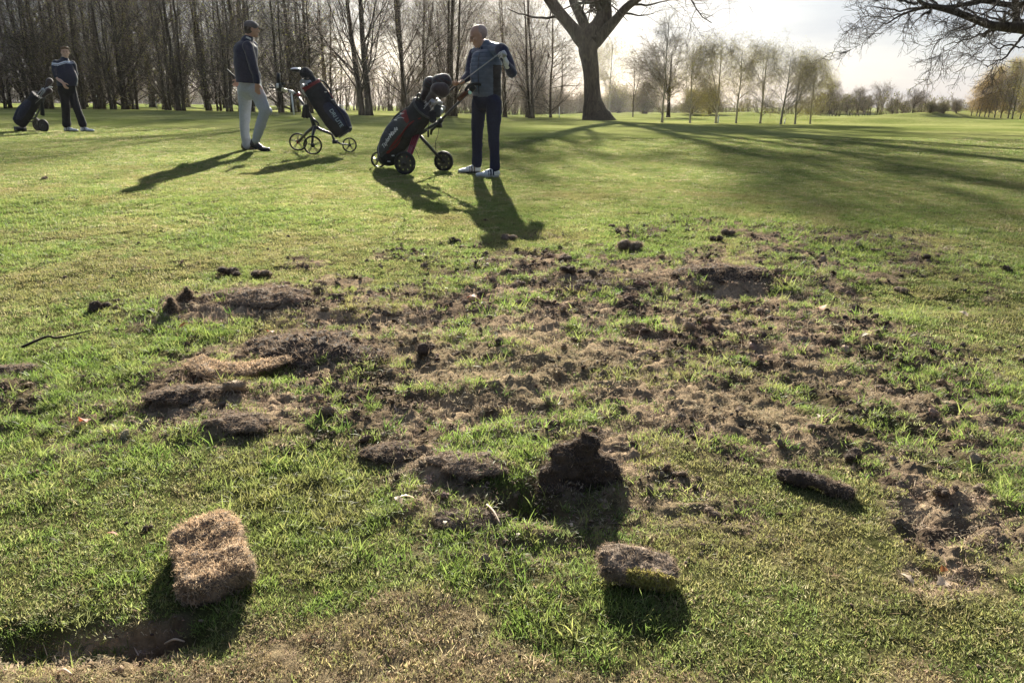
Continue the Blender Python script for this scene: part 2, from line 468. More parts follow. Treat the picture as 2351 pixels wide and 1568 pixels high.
def build_ground():
    # rows get further apart with distance
    ys = [.45]
    while ys[-1] < 900: ys.append(ys[-1] * 1.0062 + (.0 if ys[-1] > 2 else 0))
    ys = np.array(ys)
    back = np.array([-60, -30, -15, -8, -4, -2, -1, -.4, 0, .2, .35])
    ys = np.concatenate([back, ys])
    n = 560
    u = np.linspace(-1, 1, n)
    u = np.sign(u) * (.55 * np.abs(u) + .45 * np.abs(u) ** 3)
    hw = 1.5 * np.maximum(ys, 0) + 3 + np.maximum(0, -ys) * 2 + (ys > 100) * (ys - 100) * .5
    X = u[None] * hw[:, None]
    Y = np.repeat(ys[:, None], n, 1)
    M = masks(X, Y)
    Z = zfull(X, Y, M)
    V = np.stack([X, Y, Z], -1).reshape(-1, 3)
    R = len(ys)
    i = np.arange(R - 1)[:, None] * n + np.arange(n - 1)[None]
    Q = np.stack([i, i + 1, i + 1 + n, i + n], -1).reshape(-1, 4)
    me = mesh_np('ground', V, Q)
    x, y = X.ravel(), Y.ravel()
    dmg, dead, lush, pale, slab = M
    p1, p2 = patchy(x, y)
    mow = fbm(x / 2.0, y / 2.6, oct=4, seed=101)
    g1 = np.array([.122, .138, .044]); g2 = np.array([.25, .238, .10]); g3 = np.array([.075, .13, .024])
    far = sstep(9, 24, y)[:, None]
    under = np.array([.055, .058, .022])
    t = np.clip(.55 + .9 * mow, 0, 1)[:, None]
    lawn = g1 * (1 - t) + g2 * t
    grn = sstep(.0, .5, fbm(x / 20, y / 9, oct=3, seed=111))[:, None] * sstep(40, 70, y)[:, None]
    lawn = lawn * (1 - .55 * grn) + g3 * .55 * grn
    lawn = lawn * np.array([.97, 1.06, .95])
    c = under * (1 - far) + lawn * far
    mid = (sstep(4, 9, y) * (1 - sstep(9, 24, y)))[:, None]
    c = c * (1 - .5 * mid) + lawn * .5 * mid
    dr = np.array([.28, .21, .14]); so_ = np.array([.10, .073, .052]); tn = np.array([.21, .165, .10])
    s = np.clip(.40 - 1.3 * p2 - .7 * p1, 0, 1)[:, None]
    dcol = dr * (1 - s) + so_ * s
    pl = (pale * np.clip(.8 + p1, 0, 1))[:, None]
    dcol = dcol * (1 - .6 * pl) + tn * .6 * pl
    dm = np.clip(dmg * (1.05 + .6 * p1), 0, 1)[:, None]
    c = c * (1 - dm) + dcol * dm
    dd = dead[:, None]
    c = c * (1 - dd) + (tn * .75) * dd
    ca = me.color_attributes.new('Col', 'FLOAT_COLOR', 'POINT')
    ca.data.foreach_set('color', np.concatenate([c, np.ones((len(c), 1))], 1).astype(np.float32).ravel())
    m = bpy.data.materials.new('turf'); m.use_nodes = True
    t = m.node_tree; b = t.nodes['Principled BSDF']
    b.inputs['Roughness'].default_value = .95; b.inputs['Specular IOR Level'].default_value = 0.0
    at = t.nodes.new('ShaderNodeAttribute'); at.attribute_name = 'Col'
    tcn = t.nodes.new('ShaderNodeTexCoord')
    n1 = t.nodes.new('ShaderNodeTexNoise'); n1.inputs['Scale'].default_value = 60; n1.inputs['Detail'].default_value = 6; n1.inputs['Roughness'].default_value = .7
    n2 = t.nodes.new('ShaderNodeTexNoise'); n2.inputs['Scale'].default_value = 5; n2.inputs['Detail'].default_value = 8; n2.inputs['Roughness'].default_value = .75
    for q in (n1, n2): t.links.new(tcn.outputs['Object'], q.inputs['Vector'])
    mr = t.nodes.new('ShaderNodeMapRange'); mr.inputs['From Min'].default_value = .3; mr.inputs['From Max'].default_value = .7; mr.inputs['To Min'].default_value = .68; mr.inputs['To Max'].default_value = 1.32
    mr2 = t.nodes.new('ShaderNodeMapRange'); mr2.inputs['From Min'].default_value = .3; mr2.inputs['From Max'].default_value = .7; mr2.inputs['To Min'].default_value = .66; mr2.inputs['To Max'].default_value = 1.34
    t.links.new(n1.outputs['Fac'], mr.inputs['Value']); t.links.new(n2.outputs['Fac'], mr2.inputs['Value'])
    mu = t.nodes.new('ShaderNodeMath'); mu.operation = 'MULTIPLY'
    t.links.new(mr.outputs['Result'], mu.inputs[0]); t.links.new(mr2.outputs['Result'], mu.inputs[1])
    vm = t.nodes.new('ShaderNodeVectorMath'); vm.operation = 'SCALE'
    t.links.new(at.outputs['Color'], vm.inputs[0]); t.links.new(mu.outputs['Value'], vm.inputs['Scale'])
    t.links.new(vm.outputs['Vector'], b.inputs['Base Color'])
    bp = t.nodes.new('ShaderNodeBump'); bp.inputs['Distance'].default_value = .012; bp.inputs['Strength'].default_value = .8
    t.links.new(n1.outputs['Fac'], bp.inputs['Height']); t.links.new(bp.outputs['Normal'], b.inputs['Normal'])
    o = put('ground', me, m)
    tag(o, 'golf course turf with a torn brown patch and mown fairways beyond', None, None, 'structure')
    return o
ground = build_ground()

def gz(x, y): return float(zfull(np.array([x]), np.array([y]))[0])
def GG(X, Y):
    p = G(X, Y); p[2] = gz(p[0], p[1]); return p
# ================================================================ TREES
def grow(rng, P, R, n, trange=(.2, 1), ang=(.5, 1.0), length=.4, lvar=.3, k=4, wob=.15, up=0.0, rr=.5, rmin=.003, taper=.35, tl=None, pw=1.0):
    """n child branches on the parent polylines P (m,s,3), R (m,s)"""
    m, s, _ = P.shape
    L = np.linalg.norm(P[:, 1:] - P[:, :-1], axis=2).sum(1)
    pr = L ** pw; pr = pr / pr.sum()
    pi = rng.choice(m, n, p=pr)
    t = rng.uniform(trange[0], trange[1], n)
    f = t * (s - 1); i = np.minimum(f.astype(int), s - 2); f = (f - i)[:, None]
    p0 = P[pi, i] * (1 - f) + P[pi, i + 1] * f
    r0 = R[pi, i] * (1 - f[:, 0]) + R[pi, i + 1] * f[:, 0]
    T = nrm(P[pi, i + 1] - P[pi, i])
    rv = nrm(rng.normal(0, 1, (n, 3)))
    side = nrm(np.cross(T, rv))
    a = rng.uniform(ang[0], ang[1], n)[:, None]
    d = nrm(T * np.cos(a) + side * np.sin(a))
    ln = (length if np.ndim(length) == 0 else 1) * (1 + lvar * rng.uniform(-1, 1, n))
    if tl is not None: ln = ln * np.interp(t, tl[0], tl[1])
    pts = [p0]; cur = p0; step = (ln / (k - 1))[:, None]
    for q in range(k - 1):
        d = nrm(d + rng.normal(0, wob, (n, 3)) + np.array([0, 0, up]) / (k - 1))
        cur = cur + d * step; pts.append(cur)
    P2 = np.stack(pts, 1)
    r = np.maximum(r0 * rr * rng.uniform(.75, 1.1, n), rmin)
    R2 = r[:, None] * np.linspace(1, taper, k)[None]
    return P2, np.maximum(R2, rmin * .6)

def leaves(rng, P, n, size, mb, m=0, spread=.1, droop=0):
    k, s, _ = P.shape
    pi = rng.integers(0, k, n); t = rng.uniform(.2, 1, n) * (s - 1); i = np.minimum(t.astype(int), s - 2); f = (t - i)[:, None]
    c = P[pi, i] * (1 - f) + P[pi, i + 1] * f + rng.normal(0, spread, (n, 3))
    a = nrm(rng.normal(0, 1, (n, 3)) - np.array([0, 0, droop])); b = nrm(np.cross(a, rng.normal(0, 1, (n, 3))))
    sz = size * rng.uniform(.6, 1.4, n)[:, None]
    V = np.stack([c - a * sz, c + b * sz * .5, c + a * sz, c - b * sz * .5], 1)
    mb.add(V.reshape(-1, 3), np.arange(n * 4).reshape(-1, 4), None, m)

def bark(name, c1, c2, scale=6, bump=.02):
    return mat(name, c1, rough=.95, col2=c2, scale=scale, bump=bump, spec=.1, stretch=(1, 1, .25), distort=1.5)
M_BARK_DK = bark('bark_dark', (.035, .028, .023), (.085, .068, .052), 9)
M_BARK_OAK = bark('bark_oak', (.026, .020, .017), (.075, .058, .045), 5, .05)
M_BARK_BIRCH = bark('bark_birch', (.10, .085, .07), (.30, .27, .23), 5)
M_BARK_WHITE = bark('bark_white', (.16, .14, .12), (.62, .58, .50), 4)
M_TWIG = mat('twigs_brown', (.20, .155, .125), rough=.9, var=.25, scale=2, transl=.25)
M_TWIG_DK = mat('twigs_dark', (.075, .06, .045), rough=.9, var=.25, scale=2)
M_TWIG_RED = mat('twigs_reddish', (.26, .185, .14), rough=.85, var=.25, scale=2, transl=.25)
M_LEAF_OLIVE = mat('leaves_olive', (.10, .11, .03), rough=.7, var=.3, scale=3, transl=.5, col2=(.22, .20, .05))
M_LEAF_SPRING = mat('leaves_spring', (.40, .37, .07), rough=.6, var=.25, scale=2, transl=.5)
M_LEAF_OCHRE = mat('leaves_ochre', (.46, .32, .10), rough=.6, var=.25, scale=2, transl=.5)
M_IVY = mat('leaves_ivy', (.022, .034, .014), rough=.5, var=.3, scale=3, transl=.2)

def trunkline(rng, h, r0, lean=(0, 0), wob=.02, k=12, z0=0, x0=(0, 0), top=.12):
    z = np.linspace(z0 - .12 if z0 == 0 else z0, h, k)
    P = np.zeros((k, 3)); P[:, 2] = z
    t = np.clip((z - z0) / (h - z0), 0, 1)
    w = np.cumsum(rng.normal(0, wob, (k, 2)), 0) * h / 10
    P[:, 0] = x0[0] + lean[0] * t * h + w[:, 0] * np.minimum(t * 3, 1); P[:, 1] = x0[1] + lean[1] * t * h + w[:, 1] * np.minimum(t * 3, 1)
    R = r0 * (1 - (1 - top) * t ** .9)
    if z0 == 0:
        P = np.insert(P, 1, P[0] * .62 + P[1] * .38, 0)[:-1]; R = np.insert(R, 1, R[0], 0)[:-1]
        R = R * np.where(np.arange(k) == 0, 1.45, np.where(np.arange(k) == 1, 1.06, 1.0))
    return P, R

def mk_tree(name, seed, h, r0, stems=1, first=.15, nl=26, limb=2.4, lang=(.45, .9), lup=.25, n2=200, l2=1.0, n3=1400, l3=.5, n4=0, l4=.35, droop=0.0,
            tr=None, tw=None, leaf=None, nleaf=0, lsize=.035, lspread=.08, lean=(0, 0), fork=None, r3=.0036, ltl=None, wob=.12, ivy=0):
    rng = np.random.default_rng(seed)
    tb = MB(); cb = MB()
    TP, TR = [], []
    for s_ in range(stems):
        ln = (lean[0] + (rng.uniform(-.07, .07) if stems > 1 else 0), lean[1] + (rng.uniform(-.05, .05) if stems > 1 else 0))
        x0 = (0, 0) if stems == 1 else ((s_ - (stems - 1) / 2) * r0 * 2.0, rng.uniform(-.1, .1))
        P, R = trunkline(rng, h * rng.uniform(.88, 1.0), r0 * rng.uniform(.8, 1), ln, x0=x0, wob=.035)
        TP.append(P); TR.append(R)
        if fork:
            fz = fork * h; i = int(fork * 12) + 1
            Q, RQ = trunkline(rng, h * .9, R[i] * .75, (rng.choice([-1, 1]) * rng.uniform(.12, .2), rng.uniform(-.1, .1)), z0=P[i, 2], x0=P[i, :2])
            TP.append(Q); TR.append(RQ)
    TP = np.array(TP); TR = np.array(TR)
    tubes(TP, TR, 9, tb, 0)
    ltl = ltl or ((0, .3, .7, 1), (.9, 1, .8, .3))
    L1, R1 = grow(rng, TP, TR, nl, (first, .97), lang, limb, .3, 7, wob * .9, lup, .30, .010, .25, tl=ltl)
    tubes(L1, R1, 5, tb if True else cb, 0)
    L2, R2 = grow(rng, L1, R1, n2, (.12, 1), (.4, .95), l2, .4, 5, wob, lup * .4 - droop * .3, .5, .007, .35)
    tubes(L2, R2, 4, cb, 0, cap=False)
    src, sr = L2, R2
    LL = np.concatenate([L2, np.stack([L1[:, i] for i in (0, 2, 3, 5, 6)], 1)]); RR = np.concatenate([R2, np.stack([R1[:, i] for i in (0, 2, 3, 5, 6)], 1)])
    L3, R3 = grow(rng, LL, RR, n3, (.1, 1), (.4, 1.1), l3, .5, 4, wob * 1.3, -droop, .5, r3, .5)
    tubes(L3, R3, 3, cb, 1, cap=False)
    tipP = L3
    if n4:
        L4, R4 = grow(rng, L3, R3, n4, (.1, 1), (.4, 1.0), l4, .5, 4, wob * 1.2, -droop * 1.6, .6, r3 * .7, .6)
        tubes(L4, R4, 3, cb, 1, cap=False)
        tipP = L4
    if nleaf: leaves(rng, tipP, nleaf, lsize, cb, 2, lspread)
    if ivy:
        m_ = len(TP); c = TP[rng.integers(0, m_, ivy)[:, None], rng.integers(0, 5, ivy)[:, None]][:, 0]
        c = c + np.stack([rng.normal(0, r0 * 1.1, ivy), rng.normal(0, r0 * 1.1, ivy), rng.uniform(-.5, .9, ivy)], 1); c[:, 2] = np.abs(c[:, 2])
        leaves(rng, np.stack([c, c + .01], 1), ivy, .05, cb, 2, .02)
    tm = tb.mesh(name + '_trunk'); cm = cb.mesh(name + '_crown')
    for q in [tr or M_BARK_DK]: tm.materials.append(q)
    cm.materials.append(tr or M_BARK_DK); cm.materials.append(tw or M_TWIG); cm.materials.append(leaf or M_LEAF_OLIVE)
    for me in (tm, cm):
        me.polygons.foreach_set('use_smooth', np.ones(len(me.polygons), bool))
    return (tm, cm, h)

LT = ((0, .3, .7, 1), (1.0, 1, .75, .3))
T_WOOD = [mk_tree('wood_a', 1, 12.5, .17, 1, .05, 60, 3.6, (.6, 1.3), .25, 420, 1.7, 900, .9, 0, .4, .05, M_BARK_DK, M_TWIG_DK, M_LEAF_OLIVE, 1100, .045, .25, ivy=200, ltl=LT),
          mk_tree('wood_b', 2, 13.5, .13, 3, .05, 80, 3.0, (.5, 1.2), .35, 440, 1.6, 900, .9, 0, .4, .05, M_BARK_DK, M_TWIG_DK, M_LEAF_OLIVE, 1200, .045, .25, ltl=LT),
          mk_tree('wood_c', 3, 12.0, .11, 2, .03, 64, 3.0, (.5, 1.35), .2, 420, 1.6, 1000, .85, 0, .4, .05, M_BARK_DK, M_TWIG, M_LEAF_OLIVE, 1200, .045, .25, ltl=LT),
          mk_tree('wood_d', 4, 13.8, .27, 1, .05, 60, 3.8, (.6, 1.2), .3, 420, 1.7, 900, .9, 0, .4, .1, M_BARK_DK, M_TWIG_DK, M_IVY, 1500, .06, .3, ivy=1500, ltl=LT)]
T_MID = [mk_tree('mid_a', 11, 15.5, .17, 2, .12, 46, 5.2, (.5, .85), .35, 420, 2.0, 2800, 1.1, 2800, .6, .2, M_BARK_DK, M_TWIG_RED, M_LEAF_SPRING, 900, .035, .1, ltl=LT),
         mk_tree('mid_b', 12, 14.5, .14, 1, .10, 34, 4.6, (.5, .9), .3, 340, 1.9, 2600, 1.1, 2600, .6, .25, M_BARK_DK, M_TWIG_RED, M_LEAF_SPRING, 900, .035, .1, fork=.28, ltl=LT),
         mk_tree('mid_c', 13, 15.0, .14, 2, .08, 50, 4.8, (.5, .95), .3, 420, 2.0, 2800, 1.1, 2600, .6, .25, M_BARK_DK, M_TWIG, M_LEAF_OLIVE, 900, .035, .1, ltl=LT),
         mk_tree('mid_d', 14, 13.5, .14, 1, .05, 50, 3.8, (.7, 1.35), .05, 420, 1.7, 3200, 1.0, 3000, .6, .45, M_BARK_DK, M_TWIG, M_LEAF_OLIVE, 2200, .035, .15, ltl=LT)]
T_BIRCH = [mk_tree('birch_a', 21, 14.5, .17, 1, .16, 46, 4.2, (.6, .95), .4, 380, 1.5, 2200, .9, 2400, .6, .5, M_BARK_WHITE, M_TWIG, M_LEAF_SPRING, 3200, .032, .1, r3=.0052, ltl=((0, .35, .7, 1), (1.1, 1, .6, .2))),
           mk_tree('birch_b', 22, 9.4, .14, 1, .16, 30, 4.0, (.6, 1.05), .35, 280, 1.3, 1700, .9, 2000, .7, .95, M_BARK_WHITE, M_TWIG_RED, M_LEAF_SPRING, 8000, .034, .12, r3=.0052, ltl=LT),
           mk_tree('birch_c', 23, 9.0, .15, 1, .18, 34, 4.2, (.6, 1.1), .35, 300, 1.4, 1900, .9, 2200, .7, .95, M_BARK_WHITE, M_TWIG, M_LEAF_SPRING, 11000, .034, .14, fork=.3, r3=.0052, ltl=LT),
           mk_tree('birch_d', 24, 9.0, .17, 1, .17, 44, 4.4, (.7, 1.2), .3, 360, 1.4, 2200, .8, 2200, .5, .35, M_BARK_WHITE, M_TWIG, M_LEAF_SPRING, 5000, .032, .12, lean=(.07, 0), r3=.0052, ltl=((0, .3, .7, 1), (1.2, 1, .55, .2)))]
T_ROW = [mk_tree('row_a', 31, 13.0, .16, 1, .12, 44, 3.4, (.5, .95), .3, 380, 1.5, 3000, .9, 1500, .5, .3, M_BARK_BIRCH, M_TWIG_RED, M_LEAF_OCHRE, 7000, .06, .2, lean=(.06, 0)),
         mk_tree('row_b', 32, 12.5, .15, 1, .14, 44, 3.4, (.5, .95), .3, 380, 1.5, 3000, .9, 1500, .5, .3, M_BARK_BIRCH, M_TWIG, M_LEAF_SPRING, 4500, .055, .2, lean=(.05, 0))]
T_FAR = [mk_tree('far_a', 41, 9.0, .28, 1, .16, 40, 5.4, (.6, 1.3), .2, 500, 2.0, 3600, 1.0, 0, .5, .0, M_BARK_DK, M_TWIG, None, 0, fork=.2, r3=.010, ltl=LT),
         mk_tree('far_b', 42, 7.5, .2, 3, .05, 60, 3.6, (.5, 1.1), .25, 560, 1.5, 4200, .9, 0, .5, .0, M_BARK_DK, M_TWIG, M_LEAF_OLIVE, 1500, .06, .15, r3=.010, ltl=LT),
         mk_tree('far_c', 43, 4.2, .12, 4, .02, 70, 2.8, (.5, 1.4), .1, 600, 1.2, 4200, .7, 0, .4, .0, M_BARK_DK, M_TWIG, M_LEAF_OLIVE, 6000, .07, .2, r3=.010, ltl=LT)]

def tree(name, tv, x, y, sc, rz, label, cat_='tree', group=None, z=None, szz=1.0, rx=0.0, ry=0.0):
    zz = float(zbase(x, y)) if z is None else z
    o = empty(name, (x, y, zz - .02), label, cat_, group)
    o.rotation_euler = (rx, ry, rz); o.scale = (sc, sc, sc * szz)
    tr = bpy.data.objects.new('trunk', tv[0]); COL.objects.link(tr); tr.parent = o
    cw = bpy.data.objects.new('crown', tv[1]); COL.objects.link(cw); cw.parent = o
    return o

# --- the belt of wood behind the golfers on the left
rt = np.random.default_rng(55)
ORD = ['first', 'second', 'third', 'fourth', 'fifth', 'sixth', 'seventh', 'eighth', 'ninth', 'tenth', 'eleventh', 'twelfth', 'thirteenth', 'fourteenth', 'fifteenth', 'sixteenth', 'seventeenth', 'eighteenth', 'nineteenth']
woodX = [18, 62, 104, 148, 188, 222, 262, 296, 352, 400, 432, 476, 520, 566, 604, 640, 676, 700, 748]
for i, X in enumerate(woodX):
    g = G(X, 247.5 + rt.uniform(-1.5, 1.5) + (X > 600) * 2)
    kind = 3 if X in (104, 352) else int(rt.integers(0, 3))
    lab = {18: 'dark trunked tree at the left edge of the picture, nearest of the shaded wood',
           104: 'thick dark ivy-clad tree in the wood behind the golfer with the striped top',
           352: 'thick dark ivy-clad trunk in the wood beside the white notice post',
           748: 'slender tree at the right end of the dark wood above the red trimmed bag'}.get(X, 'slender dark front-row tree of the shaded wood, %s trunk from the left edge' % ORD[i])
    tree('wood_tree', T_WOOD[kind], g[0], g[1], rt.uniform(.9, 1.1), rt.uniform(0, 6.28), lab, group='front row of the shaded wood')
for i in range(16):
    a = np.interp((i + rt.uniform(-.4, .4)) / 15, [0, 1], [-.72, -.25]); y = 44.5 + rt.uniform(-1.5, 3)
    tree('wood_tree', T_WOOD[int(rt.integers(1, 3))], a * y, y, rt.uniform(.6, .8), rt.uniform(0, 6.28),
         'thin sapling squeezed between the front trunks of the shaded wood', group='saplings of the shaded wood', szz=1.3)
for row, (dy, n) in enumerate([(3.5, 17), (7.5, 13)]):
    for i in range(n):
        a = np.interp((i + rt.uniform(-.35, .35)) / (n - 1), [0, 1], [-.98, -.235 + .01 * row])
        y = 43.5 + dy + rt.uniform(-1.2, 1.2)
        tree('wood_tree', T_WOOD[int(rt.integers(0, 3))], a * y, y, rt.uniform(.85, 1.12), rt.uniform(0, 6.28),
             'dark slender tree standing deeper in the shaded wood behind the front row', group='deeper rows of the shaded wood')

# --- open trees in the middle
mid = [(840, 265.5, 0, 1.12, 'tall twin-stemmed tree standing alone between the two golf bags', 0.3),
       (925, 263, 1, .8, 'thin crooked tree standing behind the red-fronted golf bag, right of the twin-stemmed tree', 1.5),
       (934, 266, 2, 1.05, 'forked dark tree rising directly behind the head covers bag with lettering', 2.2),
       (979, 262, 1, .95, 'straight slim trunk between the headcovers and the bald golfer', 4.0),
       (1010, 261, 3, 1.0, 'slim upright tree just left of the bald golfer', .7),
       (1027, 266, 2, 1.1, 'pale barked birch close behind the left shoulder of the bald golfer', 5.2),
       (1040, 267, 0, .95, 'grey tree partly hidden behind the bald golfer in the quilted vest', 3.1),
       (1137, 264, 1, 1.0, 'tree rising behind the right shoulder of the bald golfer', 2.6),
       (1160, 270, 2, 1.0, 'dark tree right of the bald golfer, next to his raised elbow', 1.1),
       (1210, 270, 3, 1.05, 'bushy drooping tree left of the great oak', 4.4),
       (1220, 272, 0, .9, 'double trunked birch between the bald golfer and the great oak', 5.9),
       (1231, 261, 1, .8, 'small slim tree standing behind the double trunked birch', 2.0),
       (1264, 270.5, 3, 1.0, 'stubby split trunk tree with drooping brown twigs left of the oak', .2),
       (1290, 262, 2, .9, 'thin brown tree close to the left side of the oak trunk', 3.3),
       (1098, 262, 3, 1.0, 'thin tree hidden mostly behind the bald golfer', 1.9)]
for (X, Y, k, sc, lab, rz) in mid:
    g = G(X, Y); tree('open_tree', T_MID[k], g[0], g[1], sc, rz, lab)

# --- birches and other trees right of the oak
right = [(1398, 262, T_BIRCH[1], 73, 'weeping tree showing just right of the oak trunk', 1.0, 'weeping_birch'),
         (1453, 269, T_MID[1], 108, 'small dark-stemmed tree standing alone right of the oak', 2.2, 'open_tree'),
         (1520, 282, T_BIRCH[0], 6, 'tallest birch right of the oak, white leaning trunk foot and airy pointed crown', 4.0, 'birch'),
         (1534, 270, T_FAR[0], 104, 'broad dark bare tree behind the tallest birch', 5.0, 'bare_tree'),
         (1584, 283, T_BIRCH[1], 76, 'pale birch with fresh green lower twigs, second from the tallest', 3.3, 'birch'),
         (1643, 283, T_BIRCH[2], 92, 'leaning weeping birch with yellow-green curtain of twigs beside a white stake', .4, 'birch'),
         (1690, 283.5, T_BIRCH[1], 82, 'low forked weeping birch with the widest yellow-green curtain', 5.5, 'birch'),
         (1745, 284, T_BIRCH[2], 106, 'thin-stemmed small birch between the forked birch and the broad spreading one', 1.4, 'birch'),
         (1792, 286, T_BIRCH[3], 105, 'broad spreading tree with white leaning trunk foot, left of the ochre one', .1, 'birch'),
         (1825, 286, T_BIRCH[2], 122, 'dark stemmed tree with ochre-green crown', 2.9, 'birch'),
         (1860, 285, T_BIRCH[2], 140, 'rightmost white-footed birch with yellow-green crown', 4.7, 'birch'),
         (1590, 262, T_FAR[2], 212, 'dark green bush behind the pale birch', 1.0, 'bush'),
         (1420, 260, T_FAR[2], 205, 'round dark bush by the right foot of the oak', 2.0, 'bush'),
         (1480, 262, T_FAR[2], 200, 'round dark bush between the small dark tree and the tallest birch', 3.0, 'bush'),
         (1628, 262, T_FAR[2], 205, 'brown bush seen through the leaning weeping birch', 4.0, 'bush'),
         (1905, 262, T_FAR[1], 190, 'pale brown tree behind and right of the rightmost birch', 2.0, 'tree')]
for (X, Y, tv, top, lab, rz, nm) in right:
    g = G(X, Y); hh = W(X, top, g[1])[2] - g[2]
    tree(nm, tv, g[0], g[1], hh / tv[2] * 1.02, rz, lab)

# --- row of ochre trees at the far right
for i in range(15):
    f = i / 14
    X = 2232 + 190 * f ** 1.25 + rt.uniform(-3, 3); Y = 266.5 + 12 * f
    g = G(X, Y)
    hD = np.interp(X, [2225, 2262, 2300, 2360, 2450], [78, 112, 136, 160, 168])
    sc = hD / 2.296 / FPX * g[1] / 13.0
    first, last = i == 0, i == 14
    tree('row_tree', T_ROW[0] if i < 5 or i % 3 == 0 else T_ROW[1], g[0], g[1], sc, rt.uniform(-.5, .5),
         'leftmost and lowest tree of the ochre tree row at the far right' if first else 'leaning ochre-green tree at the far right, %s of its row from the left' % ORD[i], group='ochre tree row at the far right')

# --- far trees and hedge on the skyline
far = [(1912, 260, 1, 44, 'small pale tree on the skyline right of the birches'), (1968, 259, 1, 50, 'bare domed tree on the skyline, left of the wide one'),
       (2014, 259, 0, 55, 'wide bare tree on the skyline with flat round crown'), (2095, 260, 0, 46, 'lone bare fan-shaped tree on the skyline over the dark bushes'),
       (1945, 259, 2, 34, 'dark bush on the skyline under the domed tree'), (2050, 260, 2, 26, 'low dark bush on the skyline right of the wide bare tree'),
       (2075, 260, 2, 22, 'low dark bush at the foot of the fan-shaped tree'), (2135, 260, 2, 22, 'dark bush on the skyline right of the fan-shaped tree'),
       (2165, 261, 2, 20, 'rounded dark bush on the skyline left of the ochre row'), (2195, 261, 1, 28, 'thin pale skyline tree next to the ochre row'),
       (1885, 260, 2, 36, 'dark skyline bush behind the rightmost birch'), (1985, 259, 2, 30, 'dark bush between the two bare skyline trees')]
for (X, Y, k, hD, lab) in far:
    g = G(X, Y); tv = T_FAR[k]
    sc = hD / 2.296 / FPX * g[1] / tv[2]
    tree('skyline_tree' if k < 2 else 'skyline_bush', tv, g[0], g[1], sc, rt.uniform(0, 6.28), lab, 'tree' if k < 2 else 'bush')

# far woodland that reads as one brown band: one object
def far_wood(name, segs, label, seed, mats, hh=1.0):
    rng = np.random.default_rng(seed)
    mb = MB()
    for (xa, ya, xb, yb, h, dens, depth) in segs:
        L = math.hypot(xb - xa, yb - ya); n = int(L * dens)
        t = rng.uniform(0, 1, n)
        x = xa + (xb - xa) * t + rng.normal(0, .3, n); y = ya + (yb - ya) * t + rng.uniform(0, depth, n)
        H = h * (1 + .35 * fbm(t * L / 6, t * 0, oct=3, seed=seed)) * rng.uniform(.6, 1.05, n)
        z = zbase(x, y)
        k = 5
        P = np.zeros((n, k, 3)); P[:, 0] = np.stack([x, y, z - .1], 1)
        d = nrm(np.stack([rng.normal(0, .16, n), rng.normal(0, .16, n), np.ones(n)], 1))
        for q in range(1, k):
            d = nrm(d + rng.normal(0, .1, (n, 3))); P[:, q] = P[:, q - 1] + d * (H / (k - 1))[:, None]
        R = np.maximum(.012 * H, .02)[:, None] * np.linspace(1, .3, k)[None]
        tubes(P, R, 3, mb, 0, cap=False)
        L2, R2 = grow(rng, P, R, n * 7, (.08, 1), (.4, 1.1), h * .26, .5, 4, .2, .15, .6, .012, .4)
        tubes(L2, R2, 3, mb, 1, cap=False)
        L3, R3 = grow(rng, L2, R2, n * 16, (.1, 1), (.4, 1.2), h * .12, .5, 3, .2, 0, .6, .009, .5)
        tubes(L3, R3, 3, mb, 1, cap=False)
        leaves(rng, L3, n * 8, .06, mb, 2, .12)
    o = mb.put(name, mats)
    return tag(o, label, None, None, 'stuff')
def gp(X, Y): g = G(X, Y); return g[0], g[1]
segs = []
for (Xa, Xb, Y, h, dens, depth) in [(-260, 760, 238, 4.2, 9, 8), (740, 1500, 256, 4.2, 7, 12), (1480, 2140, 258.5, 2.1, 5, 10), (2100, 2520, 259.5, 1.9, 5, 8)]:
    a = gp(Xa, Y); b = gp(Xb, Y)
    segs.append((a[0], a[1], b[0], b[1], h, dens, depth))
far_wood('far_woodland', segs, 'hazy brown band of woodland and hedge closing the far fairways', 77, [M_TWIG_DK, M_TWIG, M_LEAF_OLIVE])
# evergreen undergrowth inside the wood belt
under = []
for (Xa, Xb, Y) in [(-200, 330, 243.5), (360, 740, 243.8)]:
    a = gp(Xa, Y); b = gp(Xb, Y); under.append((a[0], a[1] - 2, b[0], b[1] - 2, 2.2, 4, 2))

